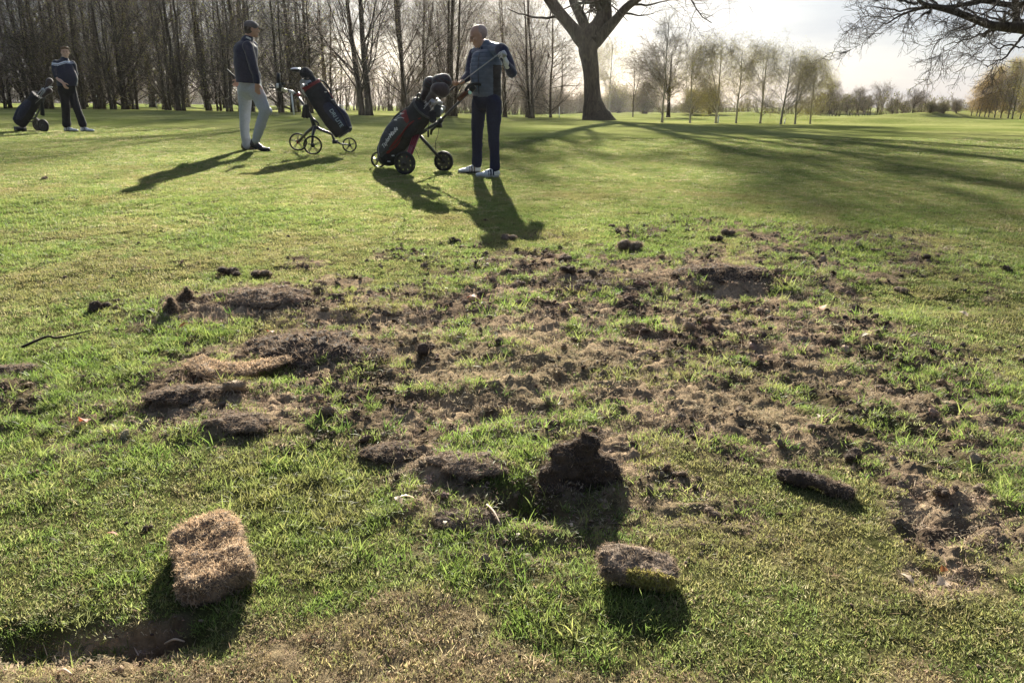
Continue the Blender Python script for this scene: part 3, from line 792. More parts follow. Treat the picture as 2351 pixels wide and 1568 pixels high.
# --- great oak
def oak_mesh(name, stems, extra, seed, n2, l2, n3, l3, n4, l4, y0, base, up=.15, tw=M_TWIG_DK, keep=None, t0=.08):
    """stems/extra: lists of (points, radii) in metres"""
    rng = np.random.default_rng(seed)
    tb, cb = MB(), MB()
    S1, R1 = [], []
    for pts, rad, k in stems:
        p = cat(pts, k); r = np.interp(np.linspace(0, 1, k), np.linspace(0, 1, len(rad)), rad)
        wv = fbm(p[:, 2] * 1.4 + p[:, 0], p[:, 1] * 1.3, oct=2, seed=seed)
        r = r * (1 + .10 * wv)
        tubes(p[None], r[None], 20 if max(rad) > .3 else 10, tb, 0)
        j = np.linspace(int(k * .25), k - 1, 12).astype(int)
        S1.append(p[j]); R1.append(r[j])
    for pts, rad, k in extra:
        p = cat(pts, k); p[1:-1] += rng.normal(0, .02, (k - 2, 3))
        r = np.interp(np.linspace(0, 1, k), np.linspace(0, 1, len(rad)), rad)
        tubes(p[None], r[None], 7, cb, 0)
        j = np.linspace(0, k - 1, 12).astype(int)
        S1.append(p[j]); R1.append(r[j])
    S1 = np.array(S1); R1 = np.array(R1)
    if keep is not None: src = keep
    else: src = np.arange(len(S1))
    L2, Q2 = grow(rng, S1[src], R1[src], n2, (t0, 1), (.5, 1.2), l2, .45, 7, .22, up, .42, .010, .3)
    tubes(L2, Q2, 5, cb, 0, cap=False)
    L3, Q3 = grow(rng, L2, Q2, n3, (.1, 1), (.5, 1.2), l3, .5, 5, .25, up * .5, .5, .007, .4)
    tubes(L3, Q3, 4, cb, 0, cap=False)
    L4, Q4 = grow(rng, L3, Q3, n4, (.1, 1), (.5, 1.2), l4, .5, 4, .28, 0, .6, .0045, .6)
    tubes(L4, Q4, 3, cb, 1, cap=False)
    o = empty(name[0], base, name[1], 'tree')
    t_ = tb.put('trunk', [M_BARK_OAK], o, base); c_ = cb.put('crown', [M_BARK_OAK, tw], o, base)
    return o
OY = G(1368, 276)[1]
def OP(X, Y, dy=0): return W(X, Y, OY + dy)
def rD(px, d=None): return px / 2.296 / FPX * ((d or OY) * .96)
ob = G(1368, 276); ob[2] = float(zbase(ob[0], ob[1]))
stems = [
    ([OP(1369, 282), OP(1368, 270), OP(1365, 258), OP(1361, 230), OP(1359, 200), OP(1357, 165), OP(1353, 135), OP(1350, 112), OP(1358, 88), OP(1378, 62), OP(1387, 35), OP(1386, 0), OP(1388, -120, .5), OP(1375, -330, 1), OP(1360, -560, 1.5)],
     [rD(48), rD(36), rD(28), rD(21), rD(18.5), rD(17.5), rD(18), rD(23), rD(27), rD(21), rD(17.5), rD(17), rD(12), rD(8), rD(3)], 46),
    ([OP(1345, 105), OP(1332, 88), OP(1318, 70), OP(1290, 37), OP(1266, 5), OP(1245, -30), OP(1190, -120, -1), OP(1110, -240, -2), OP(1040, -360, -3)],
     [rD(17), rD(17), rD(15), rD(13), rD(12.5), rD(11.5), rD(9), rD(6), rD(3)], 24),
    ([OP(1350, 95, .8), OP(1340, 55, 1), OP(1327, 25, 1.4), OP(1314, -5, 2), OP(1285, -130, 3), OP(1240, -290, 4), OP(1190, -470, 5)],
     [rD(15), rD(12), rD(11), rD(10), rD(8), rD(6), rD(2.5)], 24),
    ([OP(1365, 96, -.4), OP(1389, 72, -.5), OP(1412, 48, -.8), OP(1436, 20, -1.2), OP(1468, -5, -1.5), OP(1530, -50, -2), OP(1610, -130, -3), OP(1700, -240, -3.5)],
     [rD(18), rD(13), rD(10), rD(9), rD(8), rD(6), rD(4.5), rD(2)], 24),
    ([OP(1387, -10), OP(1400, -80), OP(1440, -200, -2), OP(1500, -340, -3), OP(1540, -480, -4)], [rD(13), rD(11), rD(8), rD(5), rD(3)], 22),
    ([OP(1316, -5, 2), OP(1325, -90, 0), OP(1320, -260, -2), OP(1290, -440, -3)], [rD(9), rD(8), rD(6), rD(3)], 20)]
extra = [
    ([OP(1300, 46), OP(1275, 40, .3), OP(1240, 42, .6), OP(1200, 34, 1), OP(1165, 20, 1.5)], [rD(4), rD(3.2), rD(2.5), rD(1.6), rD(.6)], 16),
    ([OP(1342, 52, -.7), OP(1334, 30, -.7), OP(1340, 12, -.7), OP(1336, 2, -.7)], [rD(3.6), rD(3), rD(1.6), rD(.6)], 10),
    ([OP(1334, 34, -.7), OP(1328, 22, -.7), OP(1333, 6, -.8)], [rD(2.4), rD(1.8), rD(.5)], 8),
    ([OP(1415, 34, -.8), OP(1442, 32, -.9), OP(1470, 36, -.9), OP(1502, 32, -1)], [rD(3), rD(2.4), rD(1.6), rD(.5)], 12),
    ([OP(1382, 66, -.5), OP(1392, 80, -.6), OP(1402, 90, -.6)], [rD(1.2), rD(.8), rD(.3)], 7),
    ([OP(1450, 10, -1.2), OP(1490, 12, -1.4), OP(1530, 2, -1.6), OP(1560, 2, -1.8)], [rD(3), rD(2), rD(1.2), rD(.4)], 12)]
oak_mesh(('oak_tree', 'great dark oak with thick forking bare limbs, standing right of the bald golfer'), stems, extra, 201, 230, 4.2, 1900, 1.9, 6500, .9, OY, ob, keep=np.array([0, 1, 2, 3, 4, 5, 9, 11]), t0=.64)

# --- oak whose boughs hang in from the right
RY = 27.0
def RP(x, y, dy=0): return W((3350 + x / 3.015) / 1.715, y / 3.015 / 1.715, RY + dy)
def rR(px): return px / 3.015 / 3.9375 / FPX * RY * .97
rb = G(2408, 290); rb = np.array([W(2425, 290, RY)[0], RY, 0]); rb[2] = float(zbase(rb[0], RY))
tX = rb[0]
stems2 = [
    ([rb + [0, 0, -.15], rb + [0, 0, .25], rb + [.05, 0, .9], rb + [.0, 0, 2.0], rb + [-.05, 0, 3.2], rb + [-.3, 0, 4.6], rb + [0, .3, 6.5], rb + [.3, 0, 9], rb + [0, 0, 12]],
     [.95, .62, .48, .43, .42, .40, .32, .2, .05], 30),
    ([rb + [-.1, 0, 3.3], RP(2300, 400), RP(2056, 340), RP(1850, 325), RP(1650, 300), RP(1450, 225), RP(1250, 150), RP(1050, 95), RP(930, 75), RP(820, 20, -.3), RP(760, -60, -.5)],
     [.34, rR(75), rR(62), rR(55), rR(46), rR(40), rR(36), rR(32), rR(26), rR(20), rR(8)], 36),
    ([rb + [-.2, 0, 4.4], RP(2200, 150, .5), RP(2056, 75, .6), RP(1850, 60, .6), RP(1560, 15, .6), RP(1330, 62, .5), RP(1150, 85, .4), RP(900, 95, .3), RP(780, 118, .2), RP(640, 165, .1), RP(520, 225), RP(430, 285), RP(340, 268)],
     [.25, rR(40), rR(34), rR(32), rR(30), rR(26), rR(22), rR(18), rR(15), rR(12), rR(9), rR(7), rR(3)], 40),
    ([RP(1960, 330, .3), RP(1965, 150, .3), RP(1950, -20, .3), RP(1900, -200, .3), RP(1850, -420, .3)], [rR(45), rR(40), rR(36), rR(24), rR(8)], 18),
    ([rb + [-.1, .2, 3.8], RP(2400, 250, -2), RP(2250, 60, -4), RP(2000, -200, -6), RP(1700, -380, -7)], [.3, .24, .2, .13, .04], 20),
    ([rb + [0, 0, 4], rb + [1.5, -1, 5.5], rb + [3.5, -2, 7], rb + [6, -2.5, 8]], [.3, .22, .15, .05], 16),
    ([rb + [0, 0, 5], rb + [-1.5, 2, 7], rb + [-3.5, 3, 9], rb + [-5, 4, 10.5]], [.28, .2, .12, .04], 16)]
extra2 = [
    ([RP(1655, 350), RP(1500, 430), RP(1330, 490), RP(1170, 520), RP(1098, 572)], [rR(11), rR(9), rR(7), rR(5), rR(2)], 16),
    ([RP(1380, 280, .2), RP(1300, 330, .2), RP(1200, 360, .1), RP(1110, 440), RP(1000, 490), RP(920, 470)], [rR(13), rR(10), rR(7), rR(5), rR(4), rR(2)], 18),
    ([RP(1175, 205, -.1), RP(1120, 235, -.1), RP(1040, 285, -.2), RP(960, 350, -.2)], [rR(7), rR(5), rR(4), rR(1.5)], 12),
    ([RP(2200, 330, -.5), RP(2056, 435, -.5), RP(1950, 540, -.5), RP(1830, 690, -.6), RP(1740, 728, -.6), RP(1640, 775, -.7), RP(1580, 765, -.7)], [rR(18), rR(15), rR(13), rR(10), rR(7), rR(5), rR(2)], 20),
    ([RP(1935, 545, -.5), RP(1840, 545, -.5), RP(1740, 575, -.4), RP(1660, 512, -.3), RP(1590, 552, -.3), RP(1460, 576, -.2), RP(1330, 525, -.1)], [rR(12), rR(9), rR(7), rR(5), rR(4), rR(3), rR(1.5)], 20),
    ([RP(2150, 590, -.5), RP(2056, 575, -.5), RP(1980, 562, -.5), RP(1935, 545, -.5)], [rR(6), rR(7), rR(8), rR(9)], 10),
    ([RP(1740, 728, -.6), RP(1725, 790, -.6), RP(1705, 830, -.6)], [rR(5), rR(4), rR(2)], 7),
    ([RP(930, 90), RP(935, 150), RP(880, 165), RP(825, 190)], [rR(14), rR(16), rR(13), rR(3)], 9),
    ([RP(860, 85, .3), RP(640, 130, .4), RP(450, 100, .5), RP(280, 90, .6), RP(150, 60, .6)], [rR(14), rR(11), rR(9), rR(6), rR(2)], 16),
    ([RP(640, 150, .2), RP(480, 200, .5), RP(330, 215, .8), RP(200, 190, 1), RP(80, 215, 1)], [rR(9), rR(7), rR(5), rR(4), rR(2)], 16),
    ([RP(800, 40, .3), RP(600, 20, .4), RP(420, -10, .3), RP(250, 10, 0)], [rR(16), rR(12), rR(8), rR(3)], 16),
    ([RP(1560, 15, .6), RP(1400, -60, .6), RP(1200, -120, 0), RP(1000, -140, 0)], [rR(20), rR(15), rR(10), rR(4)], 14),
    ([RP(1900, 300, .2), RP(1750, 240, .3), RP(1600, 180, .4), RP(1420, 160, .5)], [rR(18), rR(13), rR(9), rR(4)], 12),
    ([RP(2056, 250, .3), RP(1900, 180, .4), RP(1700, 130, .6), RP(1500, 100, .7)], [rR(18), rR(13), rR(9), rR(4)], 12),
    ([RP(1980, 375, -.2), RP(1850, 405, -.2), RP(1660, 435, -.2)], [rR(6), rR(5), rR(2)], 9)]
oak_mesh(('oak_tree', 'dark gnarled oak boughs hanging in from the upper right edge'), stems2, extra2, 305, 130, 1.3, 1200, .55, 5200, .24, RY, rb, up=.05, tw=M_TWIG_DK,
         keep=np.array([1, 2, 3, 4, 5, 6, 7, 8, 9, 10, 11, 15, 16, 17, 18, 19, 20, 21]))
# ================================================================ GOLF TROLLEYS, BAGS AND CLUBS
M_CHROME = mat('brushed_steel', (.42, .43, .46), rough=.38, var=.06, metallic=1, scale=40)
M_RUBBER = mat('black_rubber', (.018, .018, .02), rough=.7, var=.2, scale=40)
M_BLACKP = mat('black_plastic', (.022, .022, .026), rough=.4, var=.2, scale=30, spec=.4)
M_ALU_DK = mat('black_aluminium', (.035, .037, .045), rough=.35, var=.15, scale=30, spec=.5)
M_RED = mat('red_paint', (.20, .012, .026), rough=.35, var=.12, scale=20, spec=.5)
M_RED_CL = mat('red_cloth', (.15, .014, .018), rough=.7, var=.2, scale=30)
M_BAG_BK = mat('black_nylon', (.020, .021, .028), rough=.8, spec=.12, var=.25, scale=25, bump=.003)
M_BAG_NV = mat('navy_nylon', (.022, .028, .055), rough=.65, spec=.2, var=.25, scale=25, bump=.003)
M_BAG_GR = mat('charcoal_nylon', (.045, .048, .058), rough=.6, var=.2, scale=25, bump=.003)
M_LETTER = mat('white_print', (.72, .73, .76), rough=.6, var=.04)
M_LETTER_G = mat('grey_blue_print', (.30, .40, .45), rough=.6, var=.04)
M_PIPING = mat('pale_piping', (.5, .5, .54), rough=.5, var=.05)
M_COVER = mat('dark_headcover', (.045, .028, .032), rough=.8, var=.3, scale=20, sheen=.4)
M_COVER_W = mat('white_plastic_head', (.72, .73, .76), rough=.25, var=.05, scale=20)
M_BOTTLE = mat('pale_plastic', (.60, .56, .42), rough=.35, var=.08)
M_TOWEL = mat('black_towel', (.015, .015, .018), rough=.95, var=.2, scale=40)

def capsule2(*a, **k): return capsule(*a, **k)

def boxm(mb, c, sx, sy, sz, R=None, m=0):
    V = np.array([[x, y, z] for x in (-.5, .5) for y in (-.5, .5) for z in (-.5, .5)]) * np.array([sx, sy, sz])
    if R is not None: V = V @ np.asarray(R).T
    V = V + np.asarray(c)
    mb.add(V, [[0, 1, 3, 2], [4, 6, 7, 5], [0, 4, 5, 1], [2, 3, 7, 6], [0, 2, 6, 4], [1, 5, 7, 3]], None, m)

def iron_head(mb, hosel, axis, face, s=1.0, m=0):
    """blade of an iron: axis = along the shaft away from the grip, face = where the blade looks"""
    axis = nrm(axis); toe = nrm(np.cross(axis, face)); face = nrm(np.cross(toe, axis))
    P = lambda x, y, z: np.asarray(hosel) + (toe * x + face * y + axis * z) * s
    out = [(0, -.004), (.0, .030), (.030, .040), (.062, .036), (.074, .018), (.070, -.016), (.052, -.030), (.018, -.006)]
    V = []
    for y in (-.008, .006):
        for (x, z) in out:
            V.append(P(x, y - (.006 if z > .02 else 0), z * .9))
    n = len(out); i = np.arange(n); j = (i + 1) % n
    T = [[0, a, a + 1] for a in range(1, n - 1)] + [[n, n + a + 1, n + a] for a in range(1, n - 1)]
    mb.add(np.array(V), np.stack([i, n + i, n + j, j], 1), T, m)
    rod(mb, P(0, 0, -.045), P(0, 0, .012), .007 * s, 8, m)

def wheel(parent, name, c, ax, r, tyre_w, off, spokes=5, solid=False, hubm=None, double=True):
    """wheel = tyre (> rim with hub and spokes)"""
    ax = nrm(ax); u = nrm(np.cross(ax, (0, 0, 1))); v = np.cross(u, ax)
    n = 40; th = np.arange(n + 1) / n * 2 * math.pi
    tr = r * (.22 if solid else .11)
    prof = [(r - tr * 1.0, -.5), (r - tr * .25, -.5), (r, -.25), (r, .25), (r - tr * .25, .5), (r - tr, .5)]
    V = []
    for t in th[:-1]:
        d = u * math.cos(t) + v * math.sin(t)
        for (rr, w_) in prof: V.append(np.asarray(c) + d * rr + ax * w_ * tyre_w)
    k = len(prof); Q = []
    for i in range(n):
        for q in range(k):
            a = i * k + q; b = i * k + (q + 1) % k; c2 = ((i + 1) % n) * k + (q + 1) % k; d2 = ((i + 1) % n) * k + q
            Q.append([a, b, c2, d2])
    mb = MB(); mb.add(V, Q)
    wh = mb.put(name, M_RUBBER, parent, off)
    rm = MB(); R_in = r - tr
    if solid:
        # disc with eight openings near the edge
        Vd = []; Qd = []; N = 64
        radii = [.0, R_in * .30, R_in * .58, R_in * .66, R_in * .86, R_in * .92, R_in]
        for sgn in (-1, 1):
            b0 = len(Vd)
            for rr in radii:
                for i in range(N):
                    t = i / N * 2 * math.pi
                    Vd.append(np.asarray(c) + (u * math.cos(t) + v * math.sin(t)) * max(rr, .002) + ax * sgn * (tyre_w * .30 - .004 * (rr > R_in * .9)))
            for q in range(len(radii) - 1):
                for i in range(N):
                    if q in (3,) and (i % 8) in (2, 3, 4): continue
                    if q == 2 and (i % 8) == 3: continue
                    a = b0 + q * N + i; bb = b0 + q * N + (i + 1) % N
                    f = [a, bb, bb + N, a + N]
                    Qd.append(f if sgn > 0 else f[::-1])
        rm.add(Vd, Qd)
        tubes(np.array([[np.asarray(c) - ax * tyre_w * .55, np.asarray(c) + ax * tyre_w * .55]]), np.array([[r * .20, r * .20]]), 16, rm)
    else:
        ring = [np.asarray(c) + (u * math.cos(t) + v * math.sin(t)) * (R_in - .004) for t in th]
        tubes(np.array([ring]), np.full((1, n + 1), .007), 6, rm, cap=False)
        for s_ in range(spokes):
            t = s_ / spokes * 2 * math.pi + .3
            for dt in ((-.10, .10) if double else (0,)):
                d0 = u * math.cos(t + dt * 2.2) + v * math.sin(t + dt * 2.2); d1 = u * math.cos(t + dt * .9) + v * math.sin(t + dt * .9)
                tubes(np.array([[np.asarray(c) + d0 * r * .2, np.asarray(c) + d1 * R_in]]), np.array([[.006, .0045]]), 6, rm)
    rm.put('rim', M_BLACKP, wh, off)
    hb = MB(); tubes(np.array([[np.asarray(c) - ax * tyre_w * .7, np.asarray(c) + ax * tyre_w * .75]]), np.array([[r * .22, r * .19]]), 18, hb)
    hb.put('hub', hubm or M_BLACKP, wh, off)
    return wh

def text_on(s, size, origin, xdir, updir, name, m, parent, off, lift=.002, shear=0, bend=None, spacing=1.0, ext=.0012):
    cu = bpy.data.curves.new(name, 'FONT'); cu.body = s; cu.size = size; cu.extrude = ext; cu.shear = shear; cu.space_character = spacing; cu.offset = size * .008
    cu.align_x = 'CENTER'; cu.align_y = 'CENTER'
    tmp = bpy.data.objects.new('tmp', cu); COL.objects.link(tmp)
    dg = bpy.context.evaluated_depsgraph_get()
    me = bpy.data.meshes.new_from_object(tmp.evaluated_get(dg)); bpy.data.objects.remove(tmp)
    n = len(me.vertices); V = np.empty(n * 3, np.float32); me.vertices.foreach_get('co', V); V = V.reshape(-1, 3).astype(float)
    x = nrm(xdir); u = nrm(np.asarray(updir) - np.dot(updir, x) * x); z = np.cross(x, u)
    h = V[:, 2] + lift + (bend(V[:, 0], V[:, 1]) if bend else 0)
    P = np.asarray(origin) + np.outer(V[:, 0], x) + np.outer(V[:, 1], u) + np.outer(h, z) - np.asarray(off)[:3]
    me.vertices.foreach_set('co', P.astype(np.float32).ravel()); me.update(); me.name = name
    me.materials.clear()
    return put(name, me, m, parent, smooth=False)

class Fr:
    """local frame of a trolley: x forward, y left, z up"""
    def __init__(s, o, f):
        s.o = np.asarray(o, float); s.f = nrm(np.array([f[0], f[1], 0.0])); s.l = np.array([-s.f[1], s.f[0], 0]); s.z = np.array([0, 0, 1.0])
    def __call__(s, x, y, z): return s.o + s.f * x + s.l * y + s.z * z
    def R(s): return np.stack([s.f, s.l, s.z], 1)

def bag_body(F, b, t, rb, rt_, wid, mats, parent, off, name='shell', seed=1, pockets=(), fold=.004):
    """stand-up golf bag from bottom b to top t (local x, z); rb/rt: half depth at the two ends"""
    B = F(b[0], 0, b[1]); T = F(t[0], 0, t[1]); ax = T - B
    P = [capsule([B + ax * .06, B + ax * .3, B + ax * .6, B + ax * .94], [(rb, wid), (rb * 1.05, wid * 1.06), (rt_ * 1.02, wid), (rt_, wid * .98)], sq=np.cross(F.l, ax), k=20, n=24)]
    for (t0, t1, side, fr, ww, dd) in pockets:
        n = nrm(np.cross(F.l, ax)) * fr + F.l * side
        P.append(capsule([B + ax * t0 + n * dd, B + ax * (t0 * .5 + t1 * .5) + n * dd * 1.12, B + ax * t1 + n * dd * .92], [(ww * .85, ww), (ww, ww * 1.08), (ww * .75, ww * .85)], sq=n, k=12, n=18))
    return union(name, P, .008, mats, parent, off, 4, cut=[(B - nrm(ax) * .01, -ax), (T + nrm(ax) * .01, ax)], fold=wrinkles(fold, 12, 22, seed)), B, ax

def headcover(name, p, d, size, m, parent=None, label=None, sock=.10, bendv=None, stripe=None):
    """padded head cover with a shaft running back into the bag; its own thing"""
    d = nrm(d)
    root = empty('golf_club', p, label, 'golf club')
    bv = np.asarray(bendv if bendv is not None else (0, 0, 0), float)
    mb = MB(); rod(mb, p - d * .42, p - d * sock, .0058, 8); mb.put('shaft', M_CHROME, root, p)
    P = [capsule([p - d * sock * 1.6, p - d * sock * .6, p, p + d * size * .30 + bv * size * .45], [size * .26, size * .30, size * .46, size * .40], k=12, n=18),
         ellip(p + d * size * .22 + bv * size * .55, (size * .48,) * 3)]
    o = union('head_cover', P, .006, [m] + ([stripe] if stripe else []), root, p, 4, fold=lambda V: .003 * fbm(V[:, 0] * 30, V[:, 1] * 30, V[:, 2] * 30, oct=3, seed=2),
              colour=(lambda c: (np.abs((c @ d) * 22 % 1 - .5) < .12) & ((c @ d) > 0)) if stripe else None)
    return root

def iron(p, d, face, label, lng=.40, s=1.0, group=None):
    d = nrm(d)
    root = empty('golf_club', p, label, 'golf club', group)
    mb = MB(); rod(mb, p - d * lng, p - d * .03, .0056, 8); mb.put('shaft', M_CHROME, root, p)
    mb = MB(); iron_head(mb, p, d, face, s); mb.put('club_head', M_CHROME, root, p)
    return root

def cart_lettered():
    """the trolley with the lettered bag at the bald golfer (front wheel to the left)"""
    c3 = lambda X, Y: ((1420 + X / 3.563) / 1.715, (280 + Y / 3.563) / 1.715)
    dN = 9.62
    N = W(*c3(628, 1487), dN); N[2] = gz(N[0], N[1])
    P2 = W(*c3(1168, 1420), dN + .63); a = P2 - N; a[2] = 0; tw = float(np.linalg.norm(a)); a = a / tw; f = np.array([-a[1], a[0], 0])
    O = N + a * tw / 2; O[2] = min(gz(*N[:2]), gz(*(N + a * tw)[:2]))
    F = Fr(O, f)
    S = 1.0
    off = O
    root = empty('golf_trolley', O, 'three-wheeled black and red push trolley carrying the lettered bag', 'golf trolley')
    zN, zF = gz(*F(0, tw / 2, 0)[:2]) - O[2], gz(*F(0, -tw / 2, 0)[:2]) - O[2]
    zW = gz(*F(.76, 0, 0)[:2]) - O[2]
    WA = nrm(F.l * .55 + np.array([0, -.45, 0]))
    wheel(root, 'wheel', F(0, tw / 2, .140 + zN), WA, .138, .055, off, solid=True)
    wheel(root, 'wheel', F(0, -tw / 2, .132 + zF), WA, .131, .055, off, solid=True)
    wheel(root, 'wheel', F(.76, .03, .105 + zW), WA, .104, .045, off, 5)
    # frame
    mb = MB()
    pivot = F(.10, 0, .47)
    for s_, zz, m in ((-1, .135 + zF, 0),):
        tubes(np.array([[pivot + F.l * -.03, F(.0, -tw / 2 + .05, zz + .02)]]), np.array([[.021, .019]]), 10, mb)
    tubes(np.array([[F(.12, 0, .46), F(.34, 0, .25), F(.60, 0, .125 + zW), F(.74, 0, .10 + zW)]]), np.array([[.022, .022, .020, .016]]), 10, mb)   # front beam
    tubes(np.array([[F(.60, 0, .14 + zW), F(.66, .06, .12 + zW), F(.76, .065, .105 + zW)]]), np.array([[.014] * 3]), 8, mb)
    mb.put('frame', M_ALU_DK, root, off)
    mb = MB()    # red near leg: flat, wide blade-like plate
    for dx in (-.035, .035):
        tubes(np.array([[pivot + F.l * .03 + F.f * dx, F(dx * .6, tw / 2 - .045, .17 + zN)]]), np.array([[.020, .019]]), 8, mb)
    Vp = [pivot + F.l * .03 + F.f * .035, pivot + F.l * .03 - F.f * .035, F(-.02, tw / 2 - .045, .17 + zN), F(.02, tw / 2 - .045, .17 + zN)]
    nn = nrm(np.cross(Vp[1] - Vp[0], Vp[3] - Vp[0])) * .012
    mb.add([p - nn for p in Vp] + [p + nn for p in Vp], [[0, 3, 2, 1], [4, 5, 6, 7], [0, 1, 5, 4], [1, 2, 6, 5], [2, 3, 7, 6], [3, 0, 4, 7]])
    mb.put('leg', M_RED, root, off)
    mb = MB()    # spine and handle
    hb = W(*c3(1130, 690), 10.05); ht = W(*c3(1560, 255), 9.9)
    sp0 = F(.42, 0, .20)
    tubes(np.array([[pivot, pivot * .5 + hb * .5, hb]]), np.array([[.022, .020, .018]]), 10, mb)
    tubes(np.array([[hb, ht]]), np.array([[.0165, .0165]]), 10, mb)
    mb.put('handle_tube', M_ALU_DK, root, off)
    hd = nrm(ht - hb)
    mb = MB(); tubes(np.array([[hb - hd * .07, hb + hd * .02]]), np.array([[.034, .03]]), 12, mb); boxm(mb, hb - hd * .05 + F.z * -.03, .07, .06, .06, F.R())
    tubes(np.array([[hb - hd * .1 - F.z * .01, hb - hd * .16 - F.z * .02 - F.f * -.02, hb - hd * .2 - F.z * .05]]), np.array([[.02, .018, .014]]), 8, mb)
    mb.put('joint', M_BLACKP, root, off)
    mb = MB(); boxm(mb, ht - hd * .14 + np.array([0, 0, .018]), .17, .085, .045, frame(hd, (0, 0, 1))[:, [1, 0, 2]]); mb.put('console', mat('brown_leather', (.10, .035, .02), rough=.5, var=.2), root, off)
    mb = MB(); boxm(mb, ht - hd * .15 + np.array([0, 0, .043]), .15, .075, .004, frame(hd, (0, 0, 1))[:, [1, 0, 2]]); mb.put('scorecard', M_LETTER, root, off)
    g = F.l
    mb = MB(); pipe(mb, [ht - g * .13 - F.z * .02, ht - g * .12 + hd * .06, ht + hd * .09, ht + g * .12 + hd * .06, ht + g * .13 - F.z * .02], .018, 18, 10); mb.put('handle_grip', M_RUBBER, root, off)
    mb = MB(); tubes(np.array([[ht - hd * .02, ht + hd * .05]]), np.array([[.04, .035]]), 12, mb); mb.put('handle_hub', M_BLACKP, root, off)
    mb = MB(); c_ = ht - hd * .01 - F.z * .035 + g * .03; mb.add(*ellip(c_, (.022, .022, .022))); mb.put('ball_holder', mat('mint_plastic', (.45, .75, .70), rough=.4, var=.1), root, off)
    mb = MB(); pipe(mb, [hb - hd * .03, W(*c3(1085, 900), 9.98), W(*c3(1050, 1010), 9.95), F(.04, -tw / 2 + .09, .20)], .0035, 14, 5); mb.put('brake_cable', M_RUBBER, root, off)
    mb = MB(); pipe(mb, [F(.16, .1, .33), F(.05, .2, .36), F(-.05, .22, .30), F(-.10, .22, .20)], .003, 14, 5); mb.put('cord', M_RUBBER, root, off)
    # bag
    bl = empty('golf_bag', F(.62, 0, .14), 'black bag with red panels and white lettering leaning on the trolley', 'golf bag')
    bo = F(.62, 0, .14)
    b_, t_ = (.655, .17), (.00, .79)
    shell, B, ax = bag_body(F, b_, t_, .145, .165, .130, [M_BAG_BK], bl, bo, 'shell', 3)
    nrmf = nrm(np.cross(F.l, ax)) ; nrmf = nrmf if nrmf[2] > 0 else -nrmf      # outwards, away from the ground
    axn = nrm(ax); L = np.linalg.norm(ax)
    # big side pocket facing the camera
    pc = B + ax * .40 + nrmf * .035 + F.l * .075
    side = [capsule([B + ax * .07 + nrmf * .03 + F.l * .06, B + ax * .4 + nrmf * .055 + F.l * .085, B + ax * .78 + nrmf * .04 + F.l * .07], [(.125, .075), (.150, .085), (.115, .065)], sq=nrmf, k=16, n=24)]
    union('side_pocket', side, .007, [M_BAG_GR, M_RED_CL], bl, bo, 4, fold=wrinkles(.003, 12, 22, 8),
          colour=lambda c: (((c + bo - B) @ nrmf < -.035) & ((c + bo - B) @ axn / L < .55)) | (((c + bo - B) @ axn / L > .74) & ((c + bo - B) @ nrmf > -.02)))
    # ribbed stripes across the pocket, piping, lettering
    def on_side(t, h, extra=.004):
        """point on the pocket face: t along the bag, h towards its outer edge"""
        tt = np.interp(t, [.07, .4, .78], [.03, .055, .04]); rr = np.interp(t, [.07, .4, .78], [.125, .150, .115]); ss = np.interp(t, [.07, .4, .78], [.06, .085, .07]); rs = np.interp(t, [.07, .4, .78], [.075, .085, .065])
        q = min(.97, abs(h - tt) / rr)
        return B + ax * t + nrmf * h + F.l * (ss + rs * math.sqrt(1 - q * q) + extra)
    mb = MB()
    for i in range(9):
        t0 = .22 + i * .057
        pts = [on_side(t0 + .05 * s_ * 1.0, .135 - .125 * s_, .001) for s_ in np.linspace(0, 1, 7)]
        tubes(np.array([pts]), np.array([[.0045] * 7]), 5, mb)
    mb.put('ribs', M_BLACKP, bl, bo)
    mb = MB()
    pts = [on_side(t, h, .003) for t, h in [(.04, .02), (.10, .095), (.2, .148), (.36, .178), (.55, .165), (.70, .11), (.76, .05)]]
    pipe(mb, pts, .0035, 30, 6)
    pts = [on_side(t, h, .003) for t, h in [(.56, .172), (.68, .15), (.80, .10)]]
    pipe(mb, pts, .003, 12, 6)
    mb.put('piping', M_PIPING, bl, bo)
    oo = on_side(.40, .035, 0)
    text_on('TaylorMade', .074, on_side(.385, .040, .0), axn, nrmf, 'lettering', M_LETTER, bl, bo, lift=.006, shear=.25, spacing=1.02, ext=.003,
            bend=lambda x, y: np.array([np.dot(on_side(.385 + a_ / L, .040 + b2, .0) - on_side(.385, .040, .0), np.cross(axn, nrmf)) for a_, b2 in zip(x, y)]))
    # base, top collar, strap, towel ring
    union('base', [capsule([B - axn * .02, B + ax * .10], [(.110, .120), (.122, .132)], sq=nrmf, n=22)], .008, [M_BLACKP], bl, bo, 3, cut=[(B - axn * .035, -ax)])
    Tt = B + ax
    mb = MB(); ring = [Tt + axn * .01 + (F.l * math.cos(t) * .130 + nrmf * math.sin(t) * .160) for t in np.linspace(0, 6.2832, 25)]
    tubes(np.array([ring]), np.full((1, 25), .015), 8, mb, cap=False); mb.put('collar', M_BAG_GR, bl, bo)
    mb = MB(); pipe(mb, [Tt + nrmf * .12 - axn * .02, Tt + nrmf * .17 + axn * .05, Tt + nrmf * .15 + axn * .09, Tt + nrmf * .10 + axn * .04], .012, 14, 8); mb.put('carry_loop', M_BLACKP, bl, bo)
    mb = MB(); pipe(mb, [Tt + nrmf * .13 + F.l * .03 - ax * .1, Tt + nrmf * .20 + F.l * .03 - ax * .3, Tt + nrmf * .225 + F.l * .03 - ax * .5, Tt + nrmf * .16 + F.l * .03 - ax * .8], .016, 18, 8); mb.put('shoulder_strap', M_BAG_BK, bl, bo)
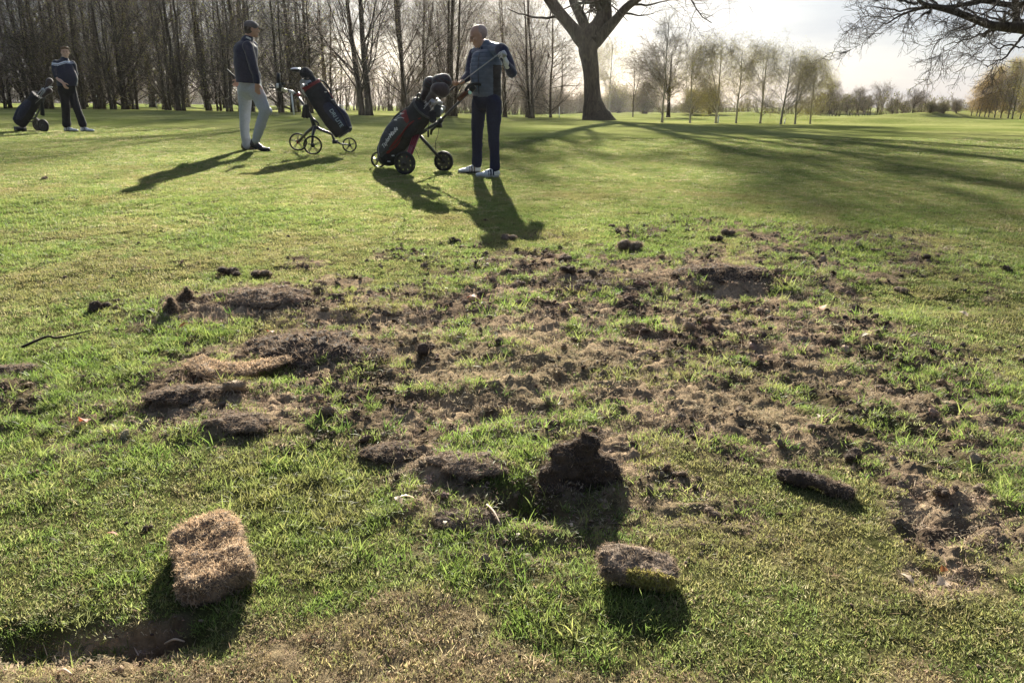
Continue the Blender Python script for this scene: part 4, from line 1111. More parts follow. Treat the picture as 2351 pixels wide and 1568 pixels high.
    union('flank_pocket', [capsule([Tt - ax * .40 - nrmf * .09 + F.l * .07, Tt - ax * .12 - nrmf * .08 + F.l * .07], [(.07, .06), (.065, .05)], sq=nrmf)], .008, [M_BAG_BK], bl, bo, 3, fold=wrinkles(.004, 12, 22, 18))
    mb = MB(); pipe(mb, [Tt - nrmf * .10 + F.l * .09 - ax * .05, Tt - nrmf * .05 + F.l * .13 - ax * .25, Tt - nrmf * .06 + F.l * .14 - ax * .55], .011, 14, 6); mb.put('red_strap', M_RED_CL, bl, bo)
    for k_, (X, Y, dd) in enumerate([(1075, 560, -.06), (1010, 640, -.10)]):
        q_ = W(*c3(X, Y), 9.95 + dd)
        union('small_pouch', [capsule([q_ - F.z * .045, q_ + F.z * .045], [(.045, .035), (.04, .03)], sq=(1, 0, 0), n=16), ellip(q_ + F.z * .05, (.05, .036, .02))], .006, [M_BAG_BK if k_ else M_BAG_GR], bl, bo, 2, fold=wrinkles(.003, 20, 40, 61))
    mb = MB(); rod(mb, W(*c3(948, 820), 9.85), W(*c3(948, 930), 9.85), .012, 8); rod(mb, W(*c3(960, 700), 9.86), W(*c3(948, 830), 9.85), .004, 6); mb.put('ball_brush', M_RUBBER, bl, bo)
    for X, Y in ((570, 600), (490, 690), (395, 1270), (455, 1190)):
        mb = MB(); boxm(mb, W(*c3(X, Y), 9.75), .03, .02, .012, F.R()); mb.put('buckle', M_PIPING, bl, bo)
    mb = MB(); pipe(mb, [on_side(.10, .02, .012), on_side(.30, -.06, .012), on_side(.55, -.07, .012), on_side(.76, -.04, .012)], .006, 16, 6); mb.put('zip_line', M_BLACKP, bl, bo)
    # clubs
    at_ = lambda X, Y, dd: W(*c3(X, Y), 9.95 + dd)
    headcover('h', at_(955, 215, .05), nrm(axn + np.array([0, 0, .35])), .175, M_COVER, label='club under the leftmost dark head cover of the lettered bag', stripe=M_BAG_GR)
    headcover('h', at_(1085, 165, .0), nrm(axn + np.array([.1, 0, .45])), .195, M_COVER, label='club under the topmost striped dark head cover of the lettered bag', bendv=(.55, 0, -.2), stripe=M_BAG_GR)
    headcover('h', at_(1070, 270, -.07), nrm(axn + np.array([.1, 0, .1])), .19, M_COVER, label='club under the lowest brown head cover of the lettered bag', bendv=(.4, 0, -.3))
    rng = np.random.default_rng(5)
    for i, (X, Y) in enumerate([(945, 380), (985, 410), (1045, 405), (1070, 440), (1110, 510), (1120, 545)]):
        iron(at_(X, Y, rng.uniform(-.08, .08)), nrm(axn + rng.normal(0, .06, 3)), nrm(np.array([.4, -.8, .3]) + rng.normal(0, .3, 3)),
             'steel iron poking out of the lettered bag beneath the head covers', .35, 1.0, group='irons in the lettered bag')

def cart_black():
    """trolley and black bag with red trim in front of the capped golfer (front wheel to the right)"""
    c2 = lambda X, Y: ((1050 + X / 4.238) / 1.715, (250 + Y / 4.238) / 1.715)
    dN = 12.0
    N = W(*c2(778, 1505), dN); N[2] = gz(N[0], N[1])
    P2 = W(*c2(535, 1455), dN + .72); a = P2 - N; a[2] = 0; tw = float(np.linalg.norm(a)); a = a / tw; f = np.array([a[1], -a[0], 0])
    O = N + a * tw / 2; O[2] = min(gz(*N[:2]), gz(*(N + a * tw)[:2])); off = O
    F = Fr(O, f)           # left side (+y) is the far one
    root = empty('golf_trolley', O, 'black three-wheeled trolley with spoked wheels in front of the capped golfer', 'golf trolley')
    zN, zF, zW = (gz(*F(0, -tw / 2, 0)[:2]) - O[2], gz(*F(0, tw / 2, 0)[:2]) - O[2], gz(*F(.71, 0, 0)[:2]) - O[2])
    WA = nrm(F.l * .6 + np.array([0, .4, 0]))
    wheel(root, 'wheel', F(0, -tw / 2, .142 + zN), WA, .140, .038, off, 5)
    wheel(root, 'wheel', F(0, tw / 2, .142 + zF), WA, .140, .038, off, 5, hubm=M_RED)
    wheel(root, 'wheel', F(.71, .0, .118 + zW), WA, .116, .034, off, 5)
    at_ = lambda X, Y, dd=0: W(*c2(X, Y), 12.3 + dd)
    mb = MB()
    J = at_(800, 1060)
    for s_, zz in ((-1, zN), (1, zF)):
        tubes(np.array([[J + F.l * .02 * s_, (J + F(0, s_ * tw / 2 * .85, .16 + zz)) / 2 + F.z * .02, F(0, s_ * (tw / 2 - .03), .145 + zz)]]), np.array([[.028, .022, .018]]), 10, mb)
    tubes(np.array([[J, at_(930, 1120), at_(1090, 1185), at_(1130, 1290), at_(1240, 1345), F(.71, .0, .118 + zW)]]), np.array([[.026, .022, .020, .022, .014, .012]]), 10, mb)
    tubes(np.array([[J, at_(740, 900), at_(640, 720), at_(500, 520)]]), np.array([[.034, .026, .020, .017]]), 10, mb)
    tubes(np.array([[at_(740, 900), at_(860, 1000), J + F.f * .05]]), np.array([[.018, .018, .018]]), 8, mb)
    boxm(mb, at_(1140, 1310), .075, .07, .055, F.R())
    mb.put('frame', M_ALU_DK, root, off)
    mb = MB(); tubes(np.array([[at_(500, 520), at_(380, 460), at_(210, 410)]]), np.array([[.017, .016, .015]]), 10, mb); mb.put('handle_tube', M_ALU_DK, root, off)
    mb = MB(); tubes(np.array([[at_(460, 498, -.01), at_(385, 462, -.01)]]), np.array([[.024, .022]]), 12, mb); mb.put('handle_sleeve', mat('silver_plastic', (.5, .52, .55), rough=.35, var=.1), root, off)
    mb = MB(); tubes(np.array([[at_(345, 465, -.01), at_(250, 430, -.01)]]), np.array([[.028, .026]]), 12, mb); mb.put('drinks_bottle', M_BOTTLE, root, off)
    mb = MB(); tubes(np.array([[at_(200, 470), at_(205, 380), at_(200, 330)]]), np.array([[.045, .06, .03]]), 14, mb); boxm(mb, at_(270, 345), .05, .06, .04, F.R()); mb.put('console', M_BLACKP, root, off)
    mb = MB(); tubes(np.array([[at_(200, 340), at_(198, 160)]]), np.array([[.030, .026]]), 10, mb); mb.put('umbrella_holder', M_BLACKP, root, off)
    mb = MB(); tubes(np.array([[at_(178, 410, -.07), at_(178, 335, -.07)]]), np.array([[.018, .016]]), 10, mb); mb.put('tee_holder', M_LETTER, root, off)
    for dd, (x1, y1) in ((-.12, (45, 410)), (.12, (35, 370))):
        mb = MB(); pipe(mb, [at_(190, 420, 0), at_(130, 410, dd), at_(x1 + 50, y1 - 5, dd), at_(x1, y1 - 10, dd * .6)], .013, 14, 8); mb.put('handle_grip', M_RUBBER, root, off)
    mb = MB(); mb.add(*ellip(at_(530, 525), (.03, .03, .035))); tubes(np.array([[at_(470, 530), at_(560, 520)]]), np.array([[.016, .02]]), 8, mb); mb.put('clamp', M_RED, root, off)
    # bag
    bo = at_(1260, 1180)
    bl = empty('golf_bag', bo, 'black waterproof bag with red trim and pale lettering leaning beside the capped golfer', 'golf bag')
    B = at_(1270, 1150); Tp = at_(735, 345); ax = Tp - B; axn = nrm(ax); L = np.linalg.norm(ax)
    nf = nrm(np.cross(F.l, ax)); nf = nf if nf[2] > 0 else -nf
    P = [capsule([B, B + ax * .3, B + ax * .65, B + ax * .98], [(.135, .13), (.165, .14), (.165, .135), (.145, .125)], sq=nf, k=20, n=24)]
    union('shell', P, .008, [M_BAG_BK, M_RED_CL], bl, bo, 4, cut=[(B - axn * .015, -ax), (Tp + axn * .01, ax)], fold=wrinkles(.005, 10, 20, 33), colour=lambda c: (((c + bo - B) @ axn / L > .93) & ((c + bo - B) @ axn / L < .985)))
    union('side_pocket', [capsule([B + ax * .02 + nf * .10, B + ax * .25 + nf * .135, B + ax * .46 + nf * .11], [(.07, .10), (.085, .11), (.05, .08)], sq=nf, n=20)], .007, [M_BAG_NV], bl, bo, 4, fold=wrinkles(.004, 12, 22, 34))
    union('side_pocket', [capsule([B + ax * .10 - F.l * .09 + nf * .02, B + ax * .45 - F.l * .105, B + ax * .72 - F.l * .085], [(.085, .045), (.095, .05), (.07, .035)], sq=nf, n=20)], .007, [M_BAG_NV], bl, bo, 4, fold=wrinkles(.003, 12, 22, 35))
    union('side_pocket', [capsule([B + ax * .58 + nf * .10, B + ax * .80 + nf * .115], [(.045, .075), (.04, .065)], sq=nf, n=20)], .007, [M_BAG_BK], bl, bo, 4, fold=wrinkles(.004, 12, 22, 36))
    mb = MB()
    for t0, t1, h in ((.60, .78, .135), (.62, .72, .10)):
        pipe(mb, [B + ax * t0 + nf * (h + .02) - F.l * .055, B + ax * (t0 + t1) / 2 + nf * (h + .015) - F.l * .06, B + ax * t1 + nf * h - F.l * .06], .009, 10, 6)
    pipe(mb, [B + ax * .30 - nf * .10 - F.l * .07, B + ax * .6 - nf * .105 - F.l * .07, B + ax * .9 - nf * .10 - F.l * .06], .006, 12, 6)
    mb.put('red_trim', M_RED_CL, bl, bo)
    union('base', [capsule([B - axn * .03, B + ax * .08], [(.10, .11), (.135, .135)], sq=nf, n=22)], .008, [M_BLACKP], bl, bo, 3, cut=[(B - axn * .045, -ax)])
    mb = MB(); ring = [Tp + (F.l * math.cos(t) * .125 + nf * math.sin(t) * .142) for t in np.linspace(0, 6.2832, 25)]
    tubes(np.array([ring]), np.full((1, 25), .016), 8, mb, cap=False); mb.put('collar', M_RED_CL, bl, bo)
    mb = MB(); pipe(mb, [Tp + nf * .12, Tp + nf * .19 - ax * .08, Tp + nf * .20 - ax * .25, Tp + nf * .15 - ax * .42], .014, 16, 8); mb.put('shoulder_strap', M_BAG_BK, bl, bo)
    mb = MB(); pipe(mb, [B + ax * .44 + nf * .20, B + ax * .38 + nf * .22, B + ax * .30 + nf * .225], .008, 10, 6); mb.put('zip_pull', M_PIPING, bl, bo)
    text_on('DRI LITE', .085, B + ax * .30 - F.l * .158 - nf * .005, -axn, nf, 'lettering', M_LETTER_G, bl, bo, lift=.004, spacing=.95, ext=.003)
    for X, Y in ((1225, 700), (1290, 715), (1400, 1070), (985, 480), (1095, 610)):
        mb = MB(); boxm(mb, at_(X, Y, -.08), .028, .02, .012, F.R()); mb.put('buckle', M_PIPING, bl, bo)
    mb = MB(); pipe(mb, [B + ax * .08 - F.l * .135 + nf * .09, B + ax * .3 - F.l * .125 + nf * .12, B + ax * .55 - F.l * .12 + nf * .10, B + ax * .85 - F.l * .10 + nf * .08], .006, 16, 6); mb.put('zip_line', M_BLACKP, bl, bo)
    to = at_(650, 700, -.05)
    tw_ = empty('towel', to, 'small black towel hanging from the trolley handle of the red trimmed bag', 'towel')
    union('cloth', [capsule([at_(655, 700, -.06), at_(650, 800, -.06), at_(650, 905, -.06)], [(.035, .012), (.06, .014), (.07, .012)], sq=(1, 0, 0), n=18)], .006, [M_TOWEL], tw_, to, 2, fold=lambda V: .006 * np.sin(V[:, 0] * 120))
    # clubs
    p = at_(480, 105)
    r_ = empty('golf_club', p, 'driver with white-topped head standing tallest out of the red trimmed bag', 'golf club')
    mb = MB(); rod(mb, at_(760, 420), at_(560, 140), .006, 8); mb.put('shaft', M_RUBBER, r_, p)
    union('club_head', [ellip(at_(485, 108), (.085, .06, .034)), ellip(at_(510, 120), (.06, .055, .03)), capsule([at_(540, 120), at_(585, 185)], [.018, .010])], .006, [M_COVER_W, M_BLACKP], r_, p, 3, colour=lambda c: c[:, 2] < .002)
    headcover('h', at_(700, 215, .0), nrm(axn + np.array([-.25, 0, -.15])), .19, M_BAG_BK, label='club in a limp black head cover at the top of the red trimmed bag', bendv=(-.1, 0, .1))
    rng = np.random.default_rng(15)
    for i, (X, Y, fx) in enumerate([(520, 320, 0), (590, 310, 1), (630, 340, 0), (530, 400, 0), (545, 450, 1), (600, 380, 1)]):
        iron(at_(X + 50, Y + 25, rng.uniform(-.10, .06)), nrm(axn + np.array([-.25, 0, .05]) + rng.normal(0, .05, 3)), nrm(np.array([-.5, -.8, .2]) + rng.normal(0, .25, 3)),
             'silver iron fanned out at the mouth of the red trimmed bag', .30, 1.15, group='irons in the red trimmed bag')

def cart_shade():
    c1 = lambda X, Y: ((30 + X / 4.238) / 1.715, (150 + Y / 4.238) / 1.715)
    D = 18.3
    at_ = lambda X, Y, dd=0: W(*c1(X, Y), D + dd)
    O = at_(400, 1520); O[2] = gz(O[0], O[1]); off = O
    root = empty('golf_trolley', O, 'low folding trolley with dark disc wheels in the shade at the left edge', 'golf trolley')
    F = Fr(O, (-.95, .3))
    for dd, X in ((-.30, 590), (.32, 500)):
        p = at_(X, 1430, dd); p[2] = gz(p[0], p[1]) + .142
        wheel(root, 'wheel', p, F.l, .142, .05, off, solid=True)
    mb = MB()
    p1 = at_(590, 1430, -.26); p2 = at_(500, 1430, .28)
    for p in (p1, p2): p[2] = gz(p[0], p[1]) + .14
    J = at_(470, 1330)
    tubes(np.array([[p1, J], [p2, J]]), np.array([[.016, .018]] * 2), 8, mb)
    tubes(np.array([[at_(230, 1470), at_(320, 1380), J, at_(590, 1080), at_(650, 900)]]), np.array([[.018] * 5]), 8, mb)
    pipe(mb, [at_(330, 1370, -.05), at_(400, 1400, -.05), at_(470, 1330, -.05), at_(450, 1250, -.05)], .013, 14, 8)
    mb.put('frame', M_ALU_DK, root, off)
    mb = MB(); b0 = at_(190, 1480); b0[2] = gz(b0[0], b0[1]) + .055
    boxm(mb, b0 + np.array([0.02, 0, 0]), .15, .20, .11, F.R()); mb.put('foot', M_BLACKP, root, off)
    bo = at_(190, 1440)
    bl = empty('golf_bag', bo, 'dark navy bag standing in the shade beside the golfer with the striped top', 'golf bag')
    B = at_(205, 1425); T = at_(500, 960); ax = T - B; axn = nrm(ax); nf = nrm(np.cross(F.l, ax)); nf = nf if nf[2] > 0 else -nf
    union('shell', [capsule([B, B + ax * .35, B + ax * .7, T], [(.13, .13), (.15, .14), (.135, .13), (.125, .12)], sq=nf, k=18, n=22)], .009, [M_BAG_BK], bl, bo, 4, cut=[(B - axn * .02, -ax), (T + axn * .01, ax)], fold=wrinkles(.005, 10, 20, 43))
    union('side_pocket', [capsule([B + ax * .05 + nf * .09 - F.l * -.02, B + ax * .35 + nf * .12, B + ax * .66 + nf * .10], [(.07, .11), (.09, .12), (.06, .09)], sq=nf, n=20)], .009, [M_BAG_NV], bl, bo, 4, fold=wrinkles(.004, 12, 22, 44))
    union('side_pocket', [capsule([B + ax * .10 + F.l * .08, B + ax * .5 + F.l * .11, B + ax * .8 + F.l * .09], [(.08, .05), (.10, .06), (.07, .04)], sq=nf, n=20)], .009, [M_BAG_NV], bl, bo, 4, fold=wrinkles(.004, 12, 22, 45))
    mb = MB(); ring = [T + (F.l * math.cos(t) * .125 + nf * math.sin(t) * .128) for t in np.linspace(0, 6.2832, 25)]
    tubes(np.array([ring]), np.full((1, 25), .018), 8, mb, cap=False); mb.put('collar', M_BAG_BK, bl, bo)
    to = at_(575, 1200, -.1)
    tw_ = empty('towel', to, 'dark towel hanging beside the clubs of the shaded navy bag', 'towel')
    union('cloth', [capsule([at_(570, 1080, -.1), at_(580, 1190, -.1), at_(580, 1290, -.1)], [(.03, .012), (.045, .016), (.055, .014)], sq=(1, 0, 0), n=18)], .007, [M_TOWEL], tw_, to, 2)
    headcover('h', at_(690, 745), nrm(axn + np.array([.1, 0, .2])), .15, M_COVER, label='club with the topmost dark head cover in the shaded bag')
    headcover('h', at_(680, 900, -.1), nrm(axn + np.array([.4, 0, 0])), .14, M_COVER, label='club with the lower dark head cover in the shaded bag')
    rng = np.random.default_rng(25)
    for i, (X, Y) in enumerate([(570, 850), (600, 840), (640, 840), (590, 880)]):
        iron(at_(X, Y, rng.uniform(-.1, .1)), nrm(axn + rng.normal(0, .08, 3)), nrm(np.array([.3, -.9, .3]) + rng.normal(0, .2, 3)),
             'pale blue-grey iron head poking out of the shaded navy bag', .3, 1.15, group='irons in the shaded bag')
    p = at_(715, 822)
    r_ = empty('golf_club', p, 'white-headed putter or wood lying out of the shaded navy bag', 'golf club')
    mb = MB(); rod(mb, at_(560, 960), p, .006, 8); mb.put('shaft', M_CHROME, r_, p)
    union('club_head', [ellip(p, (.055, .03, .020))], .006, [M_COVER_W], r_, p, 1)
# ================================================================ PEOPLE
def capsule(pts, rad, n=14, k=None, sq=None):
    """closed smooth tube through pts with radii (r or (ra, rb)); sq: reference direction for the first radius"""
    pts = np.asarray(pts, float)
    rad = np.array([(r, r) if np.ndim(r) == 0 else r for r in rad], float)
    k = k or max(5, (len(pts) - 1) * 5)
    p = cat(pts, k); r = np.maximum(cat(rad, k) if len(rad) > 2 else np.stack([np.linspace(rad[0, c], rad[1, c], k) for c in (0, 1)], 1), .002)
    T = np.gradient(p, axis=0); T = nrm(T)
    ref = np.array([0, 0, 1.0]) if sq is None else np.asarray(sq, float)
    V = []; ang = np.arange(n) / n * 2 * math.pi
    def ring(c, t, ra, rb):
        b = np.cross(t, ref)
        if np.linalg.norm(b) < .15: b = np.cross(t, np.array([.3, 1, .2]))
        b = nrm(b); a = np.cross(b, t)
        return c + np.outer(np.cos(ang) * ra, a) + np.outer(np.sin(ang) * rb, b)
    def ends(c, t, ra, rb, s):
        m = min(ra, rb); L = []
        for f in ((.99, .97), (.80, .62), (.45, .22)) if s > 0 else ((.45, .22), (.80, .62), (.99, .97)):
            pass
        for th in ([20, 48, 74] if s > 0 else [74, 48, 20]):
            L.append(ring(c + t * s * m * math.sin(math.radians(th)), t, ra * math.cos(math.radians(th)), rb * math.cos(math.radians(th))))
        return L
    V += ends(p[0], T[0], r[0, 0], r[0, 1], -1)
    for i in range(k): V.append(ring(p[i], T[i], r[i, 0], r[i, 1]))
    V += ends(p[-1], T[-1], r[-1, 0], r[-1, 1], 1)
    m = len(V); V = np.concatenate(V)
    i = np.arange(n); j = (i + 1) % n
    Q = np.concatenate([np.stack([s * n + i, s * n + j, (s + 1) * n + j, (s + 1) * n + i], 1) for s in range(m - 1)])
    c0, c1 = len(V), len(V) + 1
    V = np.vstack([V, V[:n].mean(0), V[-n:].mean(0)])
    Tt = np.concatenate([np.stack([np.full(n, c0), j, i], 1), np.stack([np.full(n, c1), (m - 1) * n + i, (m - 1) * n + j], 1)])
    return V, Q, Tt

def ellip(c, r, R=None, n=16):
    V = []; rows = n // 2
    for a in np.linspace(-90, 90, rows + 1)[1:-1]:
        th = np.arange(n) / n * 2 * math.pi
        V.append(np.stack([np.cos(th) * math.cos(math.radians(a)), np.sin(th) * math.cos(math.radians(a)), np.full(n, math.sin(math.radians(a)))], 1))
    m = len(V); V = np.concatenate(V + [np.array([[0, 0, -1.0], [0, 0, 1.0]])]) * np.asarray(r)
    if R is not None: V = V @ np.asarray(R).T
    V = V + np.asarray(c)
    i = np.arange(n); j = (i + 1) % n
    Q = np.concatenate([np.stack([s * n + i, s * n + j, (s + 1) * n + j, (s + 1) * n + i], 1) for s in range(m - 1)])
    T = np.concatenate([np.stack([np.full(n, m * n), j, i], 1), np.stack([np.full(n, m * n + 1), (m - 1) * n + i, (m - 1) * n + j], 1)])
    return V, Q, T

def frame(fwd, up=(0, 0, 1)):
    """columns: right, forward, up"""
    f = nrm(np.asarray(fwd, float)); r = nrm(np.cross(f, np.asarray(up, float))); u = np.cross(r, f)
    return np.stack([r, f, u], 1)

def union(name, prims, voxel, mats, parent, off, smooth=4, fold=None, colour=None, sf=.5, cut=()):
    """fuse overlapping closed pieces into one continuous surface"""
    mb = MB()
    for V, Q, T in prims: mb.add(V, Q, T)
    me = mb.mesh(name + '_src', off)
    tmp = bpy.data.objects.new('tmp', me); COL.objects.link(tmp)
    rm = tmp.modifiers.new('r', 'REMESH'); rm.mode = 'VOXEL'; rm.voxel_size = voxel
    if smooth:
        sm = tmp.modifiers.new('s', 'SMOOTH'); sm.iterations = smooth; sm.factor = sf
    dg = bpy.context.evaluated_depsgraph_get()
    out = bpy.data.meshes.new_from_object(tmp.evaluated_get(dg))
    bpy.data.objects.remove(tmp); bpy.data.meshes.remove(me)
    out.name = name
    n = len(out.vertices)
    V = np.empty(n * 3, np.float32); out.vertices.foreach_get('co', V); V = V.reshape(-1, 3).astype(float)
    N = np.empty(n * 3, np.float32); out.vertices.foreach_get('normal', N); N = N.reshape(-1, 3)
    for cp_, cn_ in cut:
        cn_ = nrm(cn_); dd = np.maximum((V + np.asarray(off)[:3] - cp_) @ cn_, 0); V = V - dd[:, None] * cn_
        if fold is None: out.vertices.foreach_set('co', V.astype(np.float32).ravel())
    if fold is not None:
        V = V + N * fold(V)[:, None]
        out.vertices.foreach_set('co', V.astype(np.float32).ravel())
    out.materials.clear()
    o = put(name, out, mats, parent)
    if colour is not None:
        c = np.empty(len(out.polygons) * 3, np.float32); out.polygons.foreach_get('center', c)
        out.polygons.foreach_set('material_index', colour(c.reshape(-1, 3)).astype(np.int32))
    return o

def wrinkles(amp, sx=14, sz=30, seed=0):
    return lambda V: amp * (fbm(V[:, 0] * sx, V[:, 1] * sx, V[:, 2] * sz * .6, oct=3, seed=seed) + .6 * (1 - 2 * np.abs(fbm(V[:, 0] * sx * .6 + 3, V[:, 1] * sx * .6, V[:, 2] * sz * .4, oct=2, seed=seed + 7))))

def hand(wrist, aim, palm, s=1.0, curl=.5, thumb=1, spread=.12):
    """palm, four fingers of different length and a thumb; aim: towards the knuckles, palm: palm normal"""
    aim = nrm(aim); palm = nrm(np.asarray(palm) - np.dot(palm, aim) * aim); side = np.cross(aim, palm) * thumb
    P = []
    w = np.asarray(wrist, float)
    P.append(capsule([w - aim * .02 * s, w + aim * .03 * s, w + aim * .075 * s], [(.018 * s, .026 * s), (.016 * s, .036 * s), (.013 * s, .038 * s)], sq=palm))
    lens = [.070, .078, .074, .058]
    for i in range(4):
        b = w + aim * (.080 + (.004, .008, .004, -.004)[i]) * s + side * (.028 - i * .0185) * s
        L = lens[i] * s; c = curl * (1 + .12 * i)
        d = nrm(aim + side * spread * (1 - i * .66)); p = [b - d * .03 * s, b]; cur = b
        for q, (fr, bend) in enumerate(((.45, .6), (.32, 1.4), (.25, 1.9))):
            a = c * bend
            dd = nrm(d * math.cos(a) + palm * math.sin(a)); cur = cur + dd * L * fr; p.append(cur)
        P.append(capsule(p, [.0095 * s, .0098 * s, .0088 * s, .0082 * s, .0066 * s], n=10, k=13))
    tb = w + side * .026 * s + aim * .018 * s
    d1 = nrm(side * .75 + aim * .7 + palm * .35 * (curl + .3)); d2 = nrm(aim * .9 + side * .25 + palm * (.3 + .8 * curl))
    P.append(capsule([tb - d1 * .01 * s, tb + d1 * .028 * s, tb + d1 * .045 * s + d2 * .012 * s, tb + d1 * .048 * s + d2 * .038 * s], [.014 * s, .0125 * s, .0105 * s, .008 * s], n=10, k=12))
    return P

def head(c, fwd, up, s=1.0):
    """skull centre, facing, up; s=1 gives a head 0.235 m high"""
    R = frame(fwd, up); r, f, u = R[:, 0], R[:, 1], R[:, 2]
    at = lambda x, y, z: np.asarray(c) + (r * x + f * y + u * z) * s
    P = [ellip(at(0, -.012, .028), np.array([.077, .098, .088]) * s, R, 20),
         ellip(at(0, .022, -.020), np.array([.066, .070, .082]) * s, R, 18),
         ellip(at(0, .045, -.074), np.array([.044, .044, .036]) * s, R, 14),       # jaw
         ellip(at(0, .078, -.092), np.array([.021, .016, .016]) * s, R, 12),       # chin
         ellip(at(0, .078, .028), np.array([.055, .018, .013]) * s, R, 12),        # brow
         ellip(at(0, .108, -.022), np.array([.013, .016, .013]) * s, R, 12),       # nose
         capsule([at(0, .088, .018), at(0, .105, -.012)], [.008 * s, .012 * s], n=10),
         ellip(at(0, .089, -.058), np.array([.024, .011, .010]) * s, R, 12),       # lips
         ellip(at(.046, .062, -.020), np.array([.022, .022, .02]) * s, R, 12), ellip(at(-.046, .062, -.020), np.array([.022, .022, .02]) * s, R, 12),
         ellip(at(.079, -.008, -.010), np.array([.009, .020, .032]) * s, R, 12), ellip(at(-.079, -.008, -.010), np.array([.009, .020, .032]) * s, R, 12)]
    return P, at, R

def face_bits(at, R, s, parent, off, eye_m, brow_m):
    for sd_ in (-1, 1):
        mb = MB(); mb.add(*ellip(at(.030 * sd_, .083, .004), np.array([.012, .008, .006]) * s, R, 10)); mb.put('eye', eye_m, parent, off)
        mb = MB(); mb.add(*capsule([at(.014 * sd_, .099, .022), at(.032 * sd_, .094, .027), at(.048 * sd_, .080, .020)], [.003 * s, .004 * s, .002 * s], n=8)); mb.put('eyebrow', brow_m, parent, off)

def shoe(name, heel, toe, z, w, h, mats, parent, off, ankle_h=.10, sole=.022, lift=0.0, accent=None):
    """shoe between two ground points; mats: upper, sole, accent"""
    a = np.array([heel[0], heel[1], z]); b = np.array([toe[0], toe[1], z - lift * 0])
    d = b - a; L = np.linalg.norm(d); d = d / L
    up = np.array([0, 0, 1.0]); s_ = np.cross(d, up)
    P = lambda t, zz: a + d * L * t + up * (zz + lift * max(0, 1 - t * 1.6))
    o = union(name, [capsule([P(.07, sole + .030), P(.3, sole + .030), P(.6, sole + .026), P(.93, sole + .018)], [(.035, w * .72), (.036, w * .80), (.030, w), (.020, w * .74)], sq=up, n=16),
                     capsule([P(.14, sole + .03), P(.17, ankle_h)], [(w * .78, .052), (w * .72, .045)], sq=s_, n=14),
                     capsule([P(.25, .085), P(.55, sole + .040)], [.034, .030], n=12)], .006, [mats[0]] + ([mats[2]] if len(mats) > 2 else []), parent, off, smooth=3,
              colour=(lambda c: ((((c + np.asarray(off)) - a) @ d / L > .22) & (((c + np.asarray(off)) - a) @ d / L < .50) & (np.abs(((((c + np.asarray(off)) - a) @ d / L) * 9) % 1 - .5) < .30) & (np.abs(((c + np.asarray(off)) - a) @ s_) > w * .35))) if len(mats) > 2 else None)
    mb = MB()
    n = 24; th = np.arange(n) / n * 2 * math.pi
    prof = []
    for t in th:
        x = .5 - .5 * math.cos(t); y = math.sin(t) * w * (1.02 if x > .5 else .80) * (1.0 - .18 * math.exp(-((x - .42) / .16) ** 2))
        prof.append((x * 1.02 - .01, y))
    lo = [P(x, 0) + s_ * y for x, y in prof]; hi = [P(x, sole * 1.25) + s_ * y * .98 for x, y in prof]
    V = np.array(lo + hi); i = np.arange(n); j = (i + 1) % n
    Q = np.stack([i, j, n + j, n + i], 1)
    T = np.concatenate([np.stack([np.full(n - 2, 0), np.arange(2, n), np.arange(1, n - 1)], 1), np.stack([np.full(n - 2, n), np.arange(1, n - 1) + n, np.arange(2, n) + n], 1)])
    mb.add(V, Q, T); mb.put('sole', mats[1], o, (0, 0, 0)) if False else None
    q = mb.put('sole', mats[1], o, off)
    return o

M_SKIN = mat('skin', (.50, .29, .21), rough=.55, var=.08, scale=14, spec=.35)
M_SKIN_L = mat('skin_pale', (.58, .37, .29), rough=.55, var=.08, scale=14, spec=.35)
M_EYE = mat('eye_dark', (.05, .04, .035), rough=.3, var=.1)
M_HAIR_BR = mat('hair_brown', (.13, .075, .045), rough=.7, var=.35, scale=60, bump=.004, stretch=(1, 1, .3))
M_HAIR_GR = mat('hair_grey', (.38, .28, .25), rough=.8, var=.2, scale=90, bump=.002)
M_HAIR_DK = mat('hair_dark', (.05, .035, .028), rough=.7, var=.35, scale=60, bump=.004)
M_NAVY = mat('navy_cloth', (.018, .022, .05), rough=.85, var=.2, scale=50, sheen=.15)
M_NAVY2 = mat('navy_knit', (.022, .024, .055), rough=.9, var=.2, scale=80, sheen=.3, bump=.001)
M_TROUSER = mat('dark_trousers', (.016, .020, .052), rough=.85, var=.2, scale=60)
M_BLACK_TR = mat('black_trousers', (.012, .012, .018), rough=.85, var=.2, scale=60)
M_KHAKI = mat('stone_trousers', (.40, .42, .46), rough=.85, var=.08, scale=40, bump=.001)
M_VEST = mat('quilted_vest', (.085, .115, .175), rough=.5, var=.18, scale=20, sheen=.2)
M_VEST_S = mat('vest_side_panel', (.028, .026, .030), rough=.7, var=.2, scale=30)
M_WHITE = mat('white_leather', (.75, .76, .78), rough=.45, var=.06, scale=30)
M_STRIPE = mat('white_stripe', (.70, .74, .85), rough=.8, var=.05, scale=30)
M_GLOVE = mat('glove_leather', (.62, .62, .60), rough=.6, var=.12, scale=40)
M_CAP = mat('grey_cap', (.12, .105, .11), rough=.85, var=.15, scale=60)
M_SHOE_DK = mat('dark_leather', (.035, .032, .038), rough=.4, var=.2, scale=30, spec=.5)
M_SHOE_TAN = mat('tan_suede', (.16, .125, .09), rough=.8, var=.2, scale=30)
M_SOLE_DK = mat('dark_rubber', (.03, .03, .032), rough=.7, var=.2)
M_SOLE_W = mat('pale_rubber', (.42, .42, .40), rough=.7, var=.1)
M_LINING = mat('collar_white', (.7, .7, .7), rough=.8, var=.05)

def footz(X, Y, d):
    p = W(X, Y, d); return gz(p[0], p[1])

